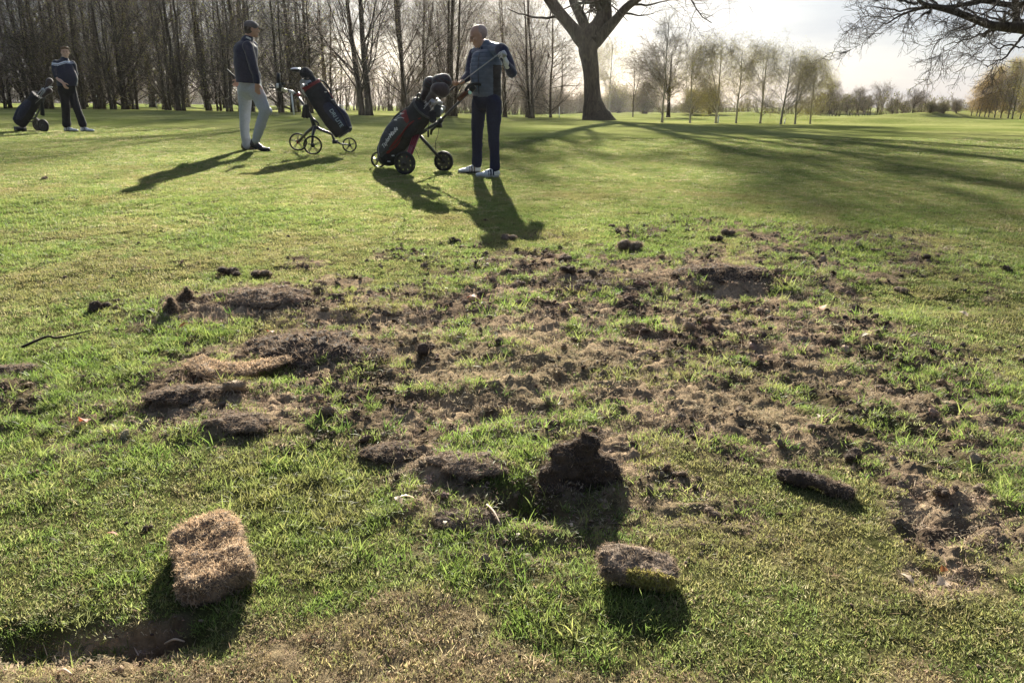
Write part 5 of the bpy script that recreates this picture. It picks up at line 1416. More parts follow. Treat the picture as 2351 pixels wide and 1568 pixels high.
# ---------------- golfer in the quilted vest, holding a club
def man_vest():
    D = 10.1; k = D * .97 / FPX / 2.296
    base = W(1115, 400, 10.0); base[2] = gz(base[0], base[1])
    root = empty('person', base, 'bald golfer in blue quilted vest and dark trousers holding a club with a gloved hand', 'person')
    w = lambda X, Y, dd=0: W(X, Y, D + dd)
    fwd = nrm(np.array([-.88, -.18, -.42])); up = nrm(np.array([-.36, -.05, .93]))
    hc = w(1098.5, 83, -.02)
    HP, at, R = head(hc, fwd, up, 1.07)
    neck = w(1116, 112, 0)
    shF, shN = w(1090, 124, .16), w(1151, 116, -.20)
    hipF, hipN = w(1100, 236, .09), w(1133, 236, -.09)
    kneeF, kneeN = w(1096, 306, .11), w(1133, 310, -.12)
    ankF, ankN = w(1094, 378, .12), w(1136, 386, -.14)
    elF, wrF = w(1077, 172, .05), w(1061, 188, -.10)
    elN, wrN = w(1175, 168, -.30), w(1163, 147, -.44)
    g_aim = nrm(w(1154, 121, -.50) - wrN)
    shaft = nrm(w(1056, 194, -.2) - w(1150, 119, -.5))
    r_aim = nrm(w(1045, 196, -.18) - wrF)
    skin = HP + [capsule([w(1104, 100, -.01), neck, w(1119, 126)], [.062, .060, .075])]
    skin += [capsule([shF, elF, wrF], [.045, .038, .026]), capsule([shN, elN, wrN], [.045, .038, .026])]
    skin += [capsule([w(1118, 130), w(1117, 170), w(1117, 222)], [(.09, .09), (.10, .09), (.09, .08)], sq=(1, 0, 0))]
    skin += [capsule([hipF, kneeF, ankF], [.075, .05, .035]), capsule([hipN, kneeN, ankN], [.075, .05, .035])]
    skin += hand(wrF, r_aim, nrm(np.cross(r_aim, (0, 1, 0)) * -1 + np.array([0, .3, 0])), .98, .95, 1)
    union('body', skin, .0062, [M_SKIN], root, base, 3)
    face_bits(at, R, 1.07, root, base, M_EYE, M_HAIR_GR)
    # close-cropped grey hair at the back and sides
    hair = [ellip(at(0, -.030, .024), np.array([.0800, .090, .086]) * 1.07, R, 20)]
    union('hair', hair, .007, [M_HAIR_GR], root, base, 2)
    # glove
    union('glove', hand(wrN + g_aim * .004, g_aim, nrm(np.array([-.9, .3, .1])), 1.13, 1.0, -1) + [capsule([wrN - g_aim * .035, wrN + g_aim * .02], [.033, .034])], .006, [M_GLOVE], root, base, 2)
    # sleeves and sweater
    sl = [capsule([shF, w(1081, 150, .13), elF, wrF + (elF - wrF) * .22], [.074, .062, .058, .040], k=18),
          capsule([shN, w(1166, 142, -.27), elN], [.082, .070, .062], k=14), capsule([elN, elN * .5 + wrN * .5, wrN + (elN - wrN) * .15], [.062, .054, .043], k=12),
          capsule([w(1118, 122), w(1117, 180)], [(.11, .10), (.12, .10)], sq=(1, 0, 0)), capsule([w(1104, 108, -.01) * .3 + neck * .7, neck], [.072, .080])]
    union('sweater', sl, .009, [M_NAVY2], root, base, 4, fold=wrinkles(.007, 10, 22, 3))
    # vest: ribs every 5.5 cm
    vz0 = w(1117, 222)[2]
    v = [capsule([w(1118, 111, 0), w(1119, 124, 0), w(1117, 150, 0), w(1115.5, 180, 0), w(1117, 205, 0), w(1118, 219, 0)],
                 [(.10, .11), (.182, .14), (.198, .165), (.194, .170), (.188, .160), (.184, .15)], sq=(1, .35, 0), k=26, n=28),
         capsule([w(1095, 121, .12), w(1118, 112, .02), w(1146, 116, -.16)], [.075, .085, .080]),
         capsule([w(1110, 106, .03), w(1120, 112, .03)], [(.085, .075), (.09, .085)]),
         ellip(w(1092, 165, -.05), (.075, .09, .20)), ]
    zb = base[2]
    def quilt(V):
        z = V[:, 2] + zb
        ph = (z - vz0) / .050
        return -.007 * np.exp(-((ph - np.round(ph)) / .13) ** 2) + .004 * fbm(V[:, 0] * 16, V[:, 1] * 16, V[:, 2] * 22, oct=3, seed=5)
    cx = w(1117, 170)[0] - base[0]
    union('vest', v, .0085, [M_VEST, M_VEST_S], root, base, 5, cut=[(w(1117, 223), (.02, 0, -1))], fold=quilt, colour=lambda c: (c[:, 0] - cx > .085) & (c[:, 2] + zb < w(1117, 150)[2]) & (c[:, 2] + zb > vz0 - .05))
    # collar with dark inside, zip
    mb = MB(); pipe(mb, [w(1101, 124, -.135), w(1098, 145, -.17), w(1098, 180, -.175), w(1100, 218, -.155)], .0045, 18, 6); mb.put('zip', M_VEST_S, root, base)
    col = [capsule([w(1107, 112, -.08), w(1115, 104, .03), w(1125, 99, .075), w(1131, 108, .02), w(1122, 116, -.09)], [(.030, .016)] * 5, sq=(0, 0, 1), k=20)]
    union('collar', col, .007, [M_NAVY2], root, base, 3)
    # trousers
    tr = [capsule([w(1118, 214), w(1117, 231)], [(.170, .125), (.168, .14)], sq=(1, .3, 0), n=24),
          capsule([hipF, w(1098, 270, .1), kneeF, w(1096, 345, .12), ankF], [(.094, .10), (.088, .09), (.075, .078), (.062, .066), (.062, .066)], sq=(1, 0, 0), k=24, n=20),
          capsule([hipN, w(1134, 270, -.1), kneeN, w(1135, 350, -.13), ankN], [(.098, .10), (.090, .09), (.074, .078), (.060, .066), (.060, .066)], sq=(1, 0, 0), k=24, n=20)]
    union('trousers', tr, .0085, [M_TROUSER], root, base, 4, fold=wrinkles(.010, 8, 20, 9))
    mb = MB(); tubes(np.array([[w(1117 + 30 * math.cos(a), 221, .13 * math.sin(a)) for a in np.linspace(0, 6.2832, 20)]]), np.full((1, 20), .012), 8, mb); mb.put('belt', M_SOLE_DK, root, base)
    zF, zN = gz(*w(1078, 395, .12)[:2]), gz(*w(1120, 402, -.14)[:2])
    h_, t_ = w(1102, 395, .12), w(1051, 393, .05)
    shoe('shoe', h_, t_, zF, .048, .1, [M_WHITE, M_SOLE_DK, M_SHOE_TAN], root, base)
    h_, t_ = w(1146, 404, -.14), w(1092, 402, -.24)
    shoe('shoe', h_, t_, zN, .048, .1, [M_WHITE, M_SOLE_W, M_NAVY], root, base)
    # the club he holds (a thing of its own)
    a = w(1152.5, 119, -.52); b = w(1003, 231, .05)
    dirn = nrm(b - a)
    cb = empty('golf_club', a, 'steel shafted golf club held slantwise by the bald golfer above the lettered bag', 'golf club')
    mb = MB(); rod(mb, a - dirn * .01, a + (b - a) * .66, .0062, 8, 0, .0068); mb.put('shaft', M_CHROME, cb, a)
    mb = MB(); tubes(np.array([[a + (b - a) * t for t in (.64, .66, .8, 1.0)]]), np.array([[.008, .0115, .013, .015]]), 10, mb); mb.put('grip', M_RUBBER, cb, a)
    mb = MB(); iron_head(mb, a, -dirn, nrm(np.array([.3, -.8, .3]))); mb.put('club_head', M_CHROME, cb, a)

# ---------------- golfer in the cap, walking
def man_cap():
    D = 12.4
    base = W(575, 341, D); base[2] = gz(base[0], base[1])
    root = empty('person', base, 'golfer in grey cap, dark jacket and pale trousers stepping towards the trolley', 'person')
    w = lambda X, Y, dd=0: W(X, Y, D + dd)
    fwd = nrm(np.array([.86, .42, -.08])); up = np.array([0, 0, 1.0])
    hc = w(578, 68)
    HP, at, R = head(hc, fwd, up, .98)
    shN, shF = w(569, 107, -.16), w(580, 107, .15)
    hipN, hipF = w(586, 206, -.07), w(562, 204, .09)
    # near leg steps forward, far leg carries the weight
    kneeN, ankN = w(607, 255, -.12), w(588, 322, -.10)
    kneeF, ankF = w(562, 262, .10), w(566, 334, .10)
    elN, wrN = w(583, 157, -.26), w(590, 193, -.25)
    elF, wrF = w(560, 150, .30), w(548, 185, .26)
    a1 = nrm(w(592, 224, -.24) - wrN)
    skin = HP + [capsule([w(572, 82), w(567, 96)], [.058, .066]),
                 capsule([shN, elN, wrN], [.045, .038, .026]), capsule([shF, elF, wrF], [.045, .038, .026]),
                 capsule([w(568, 110), w(566, 150), w(573, 190)], [.10, .10, .09]),
                 capsule([hipN, kneeN, ankN], [.07, .05, .035]), capsule([hipF, kneeF, ankF], [.07, .05, .035])]
    skin += hand(wrN, a1, nrm(np.array([-.2, 1, 0])), 1.02, .35, 1) + hand(wrF, nrm(w(545, 189, .25) - wrF), np.array([.4, -.8, .2]), 1.0, .95, 1)
    union('body', skin, .0068, [M_SKIN], root, base, 3)
    face_bits(at, R, .98, root, base, M_EYE, M_HAIR_DK)
    union('hair', [ellip(at(0, -.026, .012), np.array([.080, .088, .080]), R, 18), ellip(at(0, -.06, -.035), np.array([.058, .042, .045]), R, 14)], .007, [M_HAIR_DK], root, base, 2)
    cap = [ellip(at(0, -.012, .050), np.array([.086, .106, .075]), R, 20)]
    o = union('cap', cap, .006, [M_CAP], root, base, 2)
    mb = MB(); 
    br = [capsule([at(0, .070, .036), at(0, .120, .040), at(0, .170, .026)], [(.006, .074), (.005, .068), (.004, .040)], sq=R[:, 2], n=18)]
    union('brim', br, .005, [M_CAP], o, base, 1)
    jk = [capsule([w(567, 96), w(566, 108), w(564, 135), w(566, 160), w(570, 178), w(571, 200)],
                  [(.085, .10), (.160, .18), (.172, .19), (.166, .175), (.176, .175), (.185, .18)], sq=(1, .4, 0), k=26, n=26),
          capsule([shN, w(576, 130, -.22), elN], [.080, .066, .060], k=12), capsule([elN, w(588, 176, -.26), wrN + (elN - wrN) * .06], [.058, .050, .043], k=10),
          capsule([shF, elF], [.080, .060], k=8), capsule([elF, wrF], [.056, .044], k=8),
          capsule([w(571, 89), w(566, 99)], [.070, .085]), ellip(w(553, 118, .03), (.10, .16, .12)), ellip(w(583, 175, 0), (.10, .13, .12))]
    union('jacket', jk, .009, [M_NAVY], root, base, 5, cut=[(w(571, 191), (-.08, 0, -1))], fold=wrinkles(.0105, 7, 16, 13))
    union('shirt_collar', [capsule([w(561, 92, -.03), w(567, 87, -.075), w(575, 91, -.06)], [(.016, .009)] * 3, sq=(0, 0, 1), k=12)], .005, [M_LINING], root, base, 1)
    tr = [capsule([w(573, 184), w(574, 208)], [(.162, .135), (.165, .14)], sq=(1, .3, 0), n=24),
          capsule([hipF, w(562, 235, .1), kneeF, w(563, 305, .1), ankF], [(.105, .10), (.094, .09), (.080, .08), (.066, .07), (.062, .07)], sq=(1, 0, 0), k=24, n=20),
          capsule([hipN, w(598, 232, -.1), kneeN, w(598, 288, -.12), ankN], [(.110, .10), (.098, .09), (.080, .08), (.068, .07), (.062, .07)], sq=(1, 0, 0), k=24, n=20)]
    union('trousers', tr, .0085, [M_KHAKI], root, base, 4, fold=wrinkles(.013, 7, 18, 19))
    zF = gz(*w(570, 341, .10)[:2]); zN = gz(*w(600, 341, -.1)[:2])
    shoe('shoe', w(556, 338, .10), w(590, 341, .14), zF, .046, .1, [M_SHOE_TAN, M_SOLE_DK], root, base)
    shoe('shoe', w(576, 338, -.10), w(620, 341, -.08), zN, .046, .1, [M_SHOE_DK, M_SOLE_DK], root, base, ankle_h=.11, lift=.075)
    a, b = w(521, 160, .26), w(621, 255, .26)
    dirn = nrm(b - a)
    cb = empty('golf_club', b, 'golf club held behind the capped golfer with pale head at his knee', 'golf club')
    mb = MB(); rod(mb, a + dirn * .24, b, .0058, 8); mb.put('shaft', M_CHROME, cb, b)
    mb = MB(); rod(mb, a, a + dirn * .27, .014, 10, 0, .011); mb.put('grip', M_RUBBER, cb, b)
    union('club_head', [ellip(b + np.array([.0, -.02, -.012]), (.035, .048, .062))], .006, [M_CHROME], cb, b, 1)

# ---------------- golfer with the striped top, standing in the shade
def man_stripe():
    D = 18.4
    base = W(165, 293, D); base[2] = gz(base[0], base[1])
    root = empty('person', base, 'brown-haired golfer in navy top with white chest stripes standing legs crossed in the shade', 'person')
    w = lambda X, Y, dd=0: W(X, Y, D + dd)
    fwd = nrm(np.array([.45, -.86, -.05])); up = np.array([0, 0, 1.0])
    hc = w(150, 121)
    HP, at, R = head(hc, fwd, up, 1.06)
    shL, shR = w(129, 147, -.05), w(165, 149, .10)
    hipL, hipR = w(144, 204, -.04), w(162, 204, .06)
    kneeL, ankL = w(151, 246, -.03), w(153, 286, -.02)
    kneeR, ankR = w(176, 248, .0), w(190, 286, .0)
    elL, wrL = w(131, 177, -.10), w(145, 191, -.28)
    elR, wrR = w(172, 170, .20), w(166, 186, .05)
    skin = HP + [capsule([w(149, 130), w(148, 143)], [.062, .07]),
                 capsule([shL, elL, wrL], [.05, .044, .030]), capsule([shR, elR, wrR], [.05, .042, .030]),
                 capsule([w(148, 150), w(151, 175), w(152, 194)], [.10, .11, .10]),
                 capsule([hipL, kneeL, ankL], [.07, .05, .035]), capsule([hipR, kneeR, ankR], [.07, .05, .035])]
    skin += hand(wrL, nrm(w(148.5, 198, -.30) - wrL), np.array([.3, .9, 0]), 1.05, .6, 1) + hand(wrR, nrm(np.array([-.6, -.4, -.3])), np.array([0, .6, -.4]), 1.05, .5, -1)
    union('body', skin, .0075, [M_SKIN_L], root, base, 3)
    face_bits(at, R, 1.06, root, base, M_EYE, M_HAIR_BR)
    union('hair', [ellip(at(0, -.030, .046), np.array([.090, .094, .084]), R, 18), ellip(at(0, -.058, -.01), np.array([.080, .055, .07]), R, 14),
                   capsule([at(-.06, .04, .085), at(0, .078, .098), at(.062, .045, .080)], [.028, .030, .026]), capsule([at(.075, .0, .05), at(.08, -.01, -.0)], [.02, .012]), capsule([at(-.075, .0, .05), at(-.08, -.01, -.0)], [.02, .012])],
          .007, [M_HAIR_BR], root, base, 2, fold=lambda V: .006 * fbm(V[:, 0] * 40, V[:, 1] * 40, V[:, 2] * 40, oct=2, seed=3))
    tp = [capsule([w(148.5, 139.5), w(148, 147), w(149, 160), w(154, 178), w(154, 193), w(153, 208)],
                  [(.09, .10), (.165, .13), (.185, .16), (.205, .19), (.20, .18), (.19, .165)], sq=(1, .3, 0), k=24, n=26),
          capsule([shL, w(128, 162, -.08), elL * .8 + w(128, 162, -.08) * .2], [.085, .080, .072], k=12),
          capsule([shR, elR], [.085, .064], k=8), capsule([elR, elR * .4 + wrR * .6], [.062, .055], k=6), capsule([w(149, 137.5), w(148, 143)], [.074, .09])]
    zA = w(150, 147.0)[2]; zB = w(150, 152.5)[2]; zb = base[2]
    x0 = w(141, 150)[0] - base[0]
    def stripe(c):
        dz = np.where(c[:, 0] > x0, .35 * np.clip(c[:, 0] - x0, 0, .16), .12 * (x0 - c[:, 0]))
        z = c[:, 2] + zb - dz
        return (z < zA + .005) & (z > zB) & ~((z < zA - .026) & (z > zA - .036)) & (c[:, 1] < .05)
    union('top', tp, .0085, [M_NAVY, M_STRIPE], root, base, 4, cut=[(w(153, 197.5), (0, 0, -1))], fold=wrinkles(.010, 7, 16, 23), colour=stripe)
    tr = [capsule([w(153, 195), w(153, 208)], [(.185, .15), (.18, .15)], sq=(1, .3, 0), n=24),
          capsule([hipL, kneeL, w(152, 268, -.02), ankL], [(.105, .10), (.088, .088), (.085, .085), (.092, .09)], sq=(1, 0, 0), k=22, n=20),
          capsule([hipR, kneeR, w(184, 269, 0), ankR], [(.105, .10), (.082, .088), (.078, .085), (.082, .09)], sq=(1, 0, 0), k=22, n=20)]
    union('trousers', tr, .0085, [M_BLACK_TR], root, base, 4, fold=wrinkles(.007, 8, 20, 29))
    z1 = gz(*w(160, 294)[:2]); z2 = gz(*w(200, 294, .0)[:2])
    shoe('shoe', w(146, 292, -.02), w(178, 293, -.10), z1, .047, .1, [M_WHITE, M_SOLE_DK, M_NAVY], root, base)
    shoe('shoe', w(184, 292, 0), w(215, 294, -.08), z2, .047, .1, [M_WHITE, M_SOLE_DK, M_NAVY], root, base)
cart_lettered(); cart_black(); cart_shade()
man_vest(); man_cap(); man_stripe()
# ================================================================ TURNED TURF, CLODS, LEAVES, STAKES
M_SOIL = mat('turned_soil', (.085, .065, .048), rough=1, var=.3, scale=45, bump=.010, col2=(.25, .19, .14))
M_SOIL_DK = mat('damp_soil', (.040, .030, .024), rough=1, var=.3, scale=30, bump=.006, col2=(.10, .075, .058))
M_FIB_TAN = mat('fibre_tan', (.56, .42, .28), rough=.95, var=.3, scale=25, transl=.3)
M_FIB_BR = mat('fibre_brown', (.33, .25, .18), rough=.95, var=.35, scale=25, transl=.25)
M_FIB_MOSS = mat('fibre_moss', (.40, .36, .11), rough=.95, var=.25, scale=25, transl=.3)
M_FIB_DK = mat('fibre_dark', (.12, .088, .066), rough=.95, var=.3, scale=25, transl=.2)

def fibres(rng, V, N, n, ln, w, mb, m=1, mask=None, droop=.4):
    p = np.ones(len(V)) if mask is None else mask(V, N).astype(float)
    if p.sum() == 0: return
    i = rng.choice(len(V), n, p=p / p.sum())
    b = V[i] + rng.normal(0, .002, (n, 3)); d = nrm(N[i] * rng.uniform(.2, 1, (n, 1)) + rng.normal(0, .7, (n, 3)))
    L = ln * rng.uniform(.4, 1.5, n)[:, None]
    mid = b + d * L * .5; tip = b + nrm(d + rng.normal(0, .5, (n, 3)) - np.array([0, 0, droop])) * L
    s = nrm(rng.normal(0, 1, (n, 3))) * w / 2
    Vv = np.stack([b - s, b + s, mid - s * .8, mid + s * .8, tip - s * .2, tip + s * .2], 1).reshape(-1, 3)
    k = np.arange(n)[:, None] * 6
    Q = np.concatenate([k + np.array([[0, 1, 3, 2]]), k + np.array([[2, 3, 5, 4]])])
    mb.add(Vv, Q, None, m)

def sod_mesh(name, seed, prims, voxel, amp, nf, ln, w, mats, mask=None, mm=1, extra=None):
    """lumpy turf piece with fibres standing out of it; local coordinates"""
    rng = np.random.default_rng(seed)
    tmp = union(name, prims, voxel, [mats[0]], None, (0, 0, 0), 2,
                fold=lambda V: amp * (fbm(V[:, 0] * 22 + seed, V[:, 1] * 22, V[:, 2] * 22, oct=4, seed=seed) * 1.3 + .5 * fbm(V[:, 0] * 70, V[:, 1] * 70, V[:, 2] * 70, oct=2, seed=seed + 3)))
    me = tmp.data; n = len(me.vertices)
    V = np.empty(n * 3, np.float32); me.vertices.foreach_get('co', V); V = V.reshape(-1, 3).astype(float)
    N = np.empty(n * 3, np.float32); me.vertices.foreach_get('normal', N); N = N.reshape(-1, 3).astype(float)
    q = [list(p.vertices) for p in me.polygons if len(p.vertices) == 4]; t = [list(p.vertices) for p in me.polygons if len(p.vertices) == 3]
    bpy.data.objects.remove(tmp)
    mb = MB(); mb.add(V, q, t, 0)
    fibres(rng, V, N, nf, ln, w, mb, mm, mask)
    if extra: extra(rng, V, N, mb)
    out = mb.mesh(name)
    for q_ in mats: out.materials.append(q_)
    return out

def slab_prims(L, Wd, T, rng, k=7):
    """rounded block with a ragged outline"""
    n = 30; th = np.arange(n) / n * 2 * math.pi
    ex = 5.0
    rr = 1 / (np.abs(np.cos(th)) ** ex + np.abs(np.sin(th)) ** ex) ** (1 / ex)
    rr = rr * (1 + .07 * np.interp(th, np.linspace(0, 6.2832, 12), np.append(rng.uniform(-1, 1, 11), 0)))
    lay = [(-.5, .90), (-.32, 1.0), (.0, 1.03), (.32, 1.0), (.5, .93)]
    V = [np.stack([np.cos(th) * rr * L / 2 * s_, np.sin(th) * rr * Wd / 2 * s_, np.full(n, z * T)], 1) for z, s_ in lay]
    m = len(V); V = np.vstack(V + [np.array([[0, 0, -T * .5], [0, 0, T * .5]])])
    i = np.arange(n); j = (i + 1) % n
    Q = np.concatenate([np.stack([q * n + i, q * n + j, (q + 1) * n + j, (q + 1) * n + i], 1) for q in range(m - 1)])
    Tt = np.concatenate([np.stack([np.full(n, m * n), j, i], 1), np.stack([np.full(n, m * n + 1), (m - 1) * n + i, (m - 1) * n + j], 1)])
    return [(V, Q, Tt)]

def flap_prims(rng, L, Wd, T, hump):
    """thin ragged sheet of peeled turf, humped in the middle and torn at the rim, with lumps of soil under it"""
    n = 34; th = np.arange(n) / n * 2 * math.pi
    rr = 1 + .30 * np.interp(th, np.linspace(0, 6.2832, 15), np.append(rng.uniform(-1, 1, 14), 0)) + .10 * rng.uniform(-1, 1, n)
    R_ = [0.0, .3, .55, .78, .92, 1.0]
    def sheet(dz):
        out = [np.array([[0, 0, hump + dz]])]
        for q in R_[1:]:
            x = np.cos(th) * rr * q * L / 2; y = np.sin(th) * rr * q * Wd / 2
            z = hump * (1 - q ** 1.7) + .25 * hump * fbm(x * 9 + L * 50, y * 9, oct=2, seed=7) * (1 - q * .4) + dz * (1 if q < 1 else .35)
            out.append(np.stack([x, y, z], 1))
        return np.vstack(out)
    A = sheet(T / 2); B = sheet(-T / 2); nA = len(A); k = len(R_) - 1
    i = np.arange(n); j = (i + 1) % n
    Q = []; Tt = [np.stack([np.zeros(n, int), 1 + i, 1 + j], 1), np.stack([np.zeros(n, int) + nA, nA + 1 + j, nA + 1 + i], 1)]
    for q in range(k - 1):
        a0 = 1 + q * n
        Q.append(np.stack([a0 + i, a0 + n + i, a0 + n + j, a0 + j], 1)); Q.append(np.stack([nA + a0 + i, nA + a0 + j, nA + a0 + n + j, nA + a0 + n + i], 1))
    e = 1 + (k - 1) * n
    Q.append(np.stack([e + i, nA + e + i, nA + e + j, e + j], 1))
    P = [(np.vstack([A, B]), np.concatenate(Q), np.concatenate(Tt))]
    for _ in range(5):
        x, y = rng.uniform(-.3, .3) * L, rng.uniform(-.3, .3) * Wd
        P.append(ellip((x, y, hump * .25), (L * .10, Wd * .12, hump * .8), None, 10))
    return P

def place(name, me, p, rot, label, cat_, group=None, sc=1.0):
    o = bpy.data.objects.new(name, me); COL.objects.link(o)
    o.location = p; o.rotation_euler = rot; o.scale = (sc,) * 3 if np.ndim(sc) == 0 else sc
    return tag(o, label, cat_, group)

def build_sods():
    rng = np.random.default_rng(91)
    up = lambda V, N: (N[:, 2] > .35)
    # thick tan block, near left
    me = sod_mesh('turf_block', 3, slab_prims(.255, .125, .056, rng), .006, .011, 5200, .010, .0016, [M_SOIL, M_FIB_TAN, M_FIB_BR], mask=up,
                  extra=lambda r, V, N, mb: fibres(r, V, N, 2600, .012, .0016, mb, 2, lambda V, N: N[:, 2] < .4))
    p = GG(492, 1352); p[2] += .036; p[1] += .075; p[0] -= .03
    place('turf_block', me, p, (math.radians(-10), math.radians(-3), math.radians(117)), 'thick tan block of turf standing proud of the grass at lower left', 'turf', sc=(1.0, 1.12, 1.05))
    # flat piece with yellow moss, right of centre
    me = sod_mesh('turf_block', 5, slab_prims(.160, .090, .036, rng), .005, .010, 2600, .010, .0016, [M_SOIL, M_FIB_BR, M_FIB_MOSS], mask=None,
                  extra=lambda r, V, N, mb: fibres(r, V, N, 1500, .009, .0022, mb, 2, lambda V, N: (V[:, 1] < -.035) & (V[:, 0] > -.02) & (N[:, 2] > -.3)))
    p = GG(1465, 1362); p[2] += .034; p[1] += .045
    place('turf_block', me, p, (math.radians(9), math.radians(6), math.radians(-7)), 'flat fibrous brown turf piece with yellow moss on its near edge', 'turf')
    # dark upright lump
    P = [ellip((0, 0, .055), (.078, .038, .070)), ellip((-.035, .005, .10), (.040, .030, .040)), ellip((.035, .0, .05), (.052, .036, .058)), ellip((.005, .0, .135), (.030, .024, .032)), ellip((-.055, 0, .04), (.036, .03, .045)),
         ellip((.060, -.005, .022), (.040, .036, .035)), ellip((.0, .0, .165), (.013, .012, .018)), ellip((-.03, -.01, .01), (.07, .045, .03))]
    me = sod_mesh('turf_block', 7, P, .005, .014, 4200, .013, .0015, [M_SOIL_DK, M_FIB_DK, M_FIB_BR], extra=lambda r, V, N, mb: fibres(r, V, N, 700, .012, .0016, mb, 2, lambda V, N: N[:, 2] > .4))
    p = GG(1332, 1118); p[2] -= .016; p[1] += .02
    place('turf_block', me, p, (0, math.radians(3), math.radians(6)), 'dark lump of turf standing on edge right of centre, casting a shadow towards the camera', 'turf', sc=(1.22, 1.1, .95))
    # curled tan strip in the left hollow
    P = [capsule([(-.20, .06, 0), (-.10, -.01, .0), (.02, -.03, .004), (.13, .0, .006), (.22, .035, .004)], [(.010, .050), (.012, .055), (.012, .050), (.010, .040), (.008, .026)], sq=(0, 0, 1), k=16)]
    me = sod_mesh('turf_strip', 9, P, .006, .008, 3600, .012, .0025, [M_SOIL, M_FIB_TAN, M_FIB_BR], mask=lambda V, N: N[:, 2] > -.2)
    p = GG(545, 858); p[2] += .040
    place('turf_strip', me, p, (math.radians(6), 0, math.radians(8)), 'curled straw-coloured strip of turf lying in the torn hollow at left', 'turf', sc=(.88, 1.15, 1.0))
    # peeled flaps
    FL = []
    for q in range(4):
        r_ = np.random.default_rng(60 + q)
        FL.append(sod_mesh('turf_flap', 11 + q, flap_prims(r_, .46, .26, .022, (.035, .028, .042, .022)[q]), .007, .016, 5200, .020, .0028, [M_SOIL if q % 2 else M_SOIL_DK, M_FIB_BR if q < 3 else M_FIB_DK]))
    for q, (X, Y, sc, rz, dz, lab) in enumerate([(735, 818, 1.35, -.05, .045, 'large peeled flap of brown turf with shaded front edge, left of centre'),
                                (603, 700, 1.15, .1, .03, 'brown turf flap in the left part of the torn patch, behind the two spiky clods'), (868, 694, 1.15, -.1, .02, 'low brown turf flap on the torn ground below the lettered bag'),
                                (1390, 664, 1.25, .05, .02, 'long dark turf flap near the back edge of the torn patch'), (1663, 648, 1.2, -.15, .05, 'large dark turf flap at the far right corner of the torn patch'),
                                (915, 1050, .46, .2, .012, 'small turf flap just above the hole in the centre'), (1080, 1090, .50, -.15, .015, 'shaded turf flap directly above the hole in the centre'),
                                (1075, 1205, .44, -.1, .012, 'turf flap curling over the left side of the hole'), (440, 925, .62, .1, .02, 'dark turf flap below the curled straw-coloured strip'),
                                (548, 985, .52, -.3, .015, 'dark turf flap below centre left, at the lower edge of the torn patch'), (2, 862, .60, .3, .03, 'dark turf lump cut by the left edge of the picture')]):
        p = GG(X, Y); p[2] += dz * .4
        p[2] -= .020 * sc
        place('turf_flap', FL[(0, 1, 2, 3, 2, 0, 1, 3, 2, 1, 2)[q]], p, (math.radians(rng.uniform(1, 5)), 0, rz), lab, 'turf', sc=(sc * .88, sc * .9, sc * .8))
    # narrow strip at the right
    P = [capsule([(-.09, .03, 0), (0, .0, .008), (.09, -.035, .0)], [(.018, .026), (.022, .03), (.016, .022)], sq=(0, 0, 1), k=12)]
    me = sod_mesh('turf_strip', 15, P, .005, .013, 1500, .012, .0018, [M_SOIL_DK, M_FIB_DK, M_FIB_BR], extra=lambda r, V, N, mb: fibres(r, V, N, 700, .012, .0018, mb, 2, lambda V, N: (V[:, 0] > .03)))
    p = GG(1868, 1120); p[2] += .014
    place('turf_strip', me, p, (.1, 0, math.radians(-12)), 'narrow dark strip of turf lying askew on the green at right', 'turf', sc=.85)

    # clods: a few shared shapes
    kinds = []
    for s in range(6):
        r = np.random.default_rng(300 + s)
        P = [ellip(r.normal(0, .38, 3) * np.array([1, .8, .35]), np.array([.50, .42, .36]) * r.uniform(.7, 1.2), None, 12) for _ in range(5)]
        P = [(V * .05, Q, T) for V, Q, T in P]
        kinds.append(sod_mesh('turf_clod', 400 + s, P, .0045, .009, 900, .011, .0019, [M_SOIL_DK if s % 2 else M_SOIL, M_FIB_BR if s % 2 == 0 else M_FIB_DK]))
    tall = []
    for s in range(2):
        P = [(V * .05, Q, T) for V, Q, T in [ellip((0, 0, .2), (.75, .4, .4)), ellip((.15, 0, .6), (.42, .3, .45)), ellip((.05, 0, 1.05), (.2, .18, .35)), ellip((-.5, 0, .25), (.45, .4, .35)), ellip((-.3, .1, .55), (.22, .2, .3))]]
        tall.append(sod_mesh('turf_clod', 420 + s, P, .005, .009, 1100, .013, .002, [M_SOIL_DK, M_FIB_BR]))
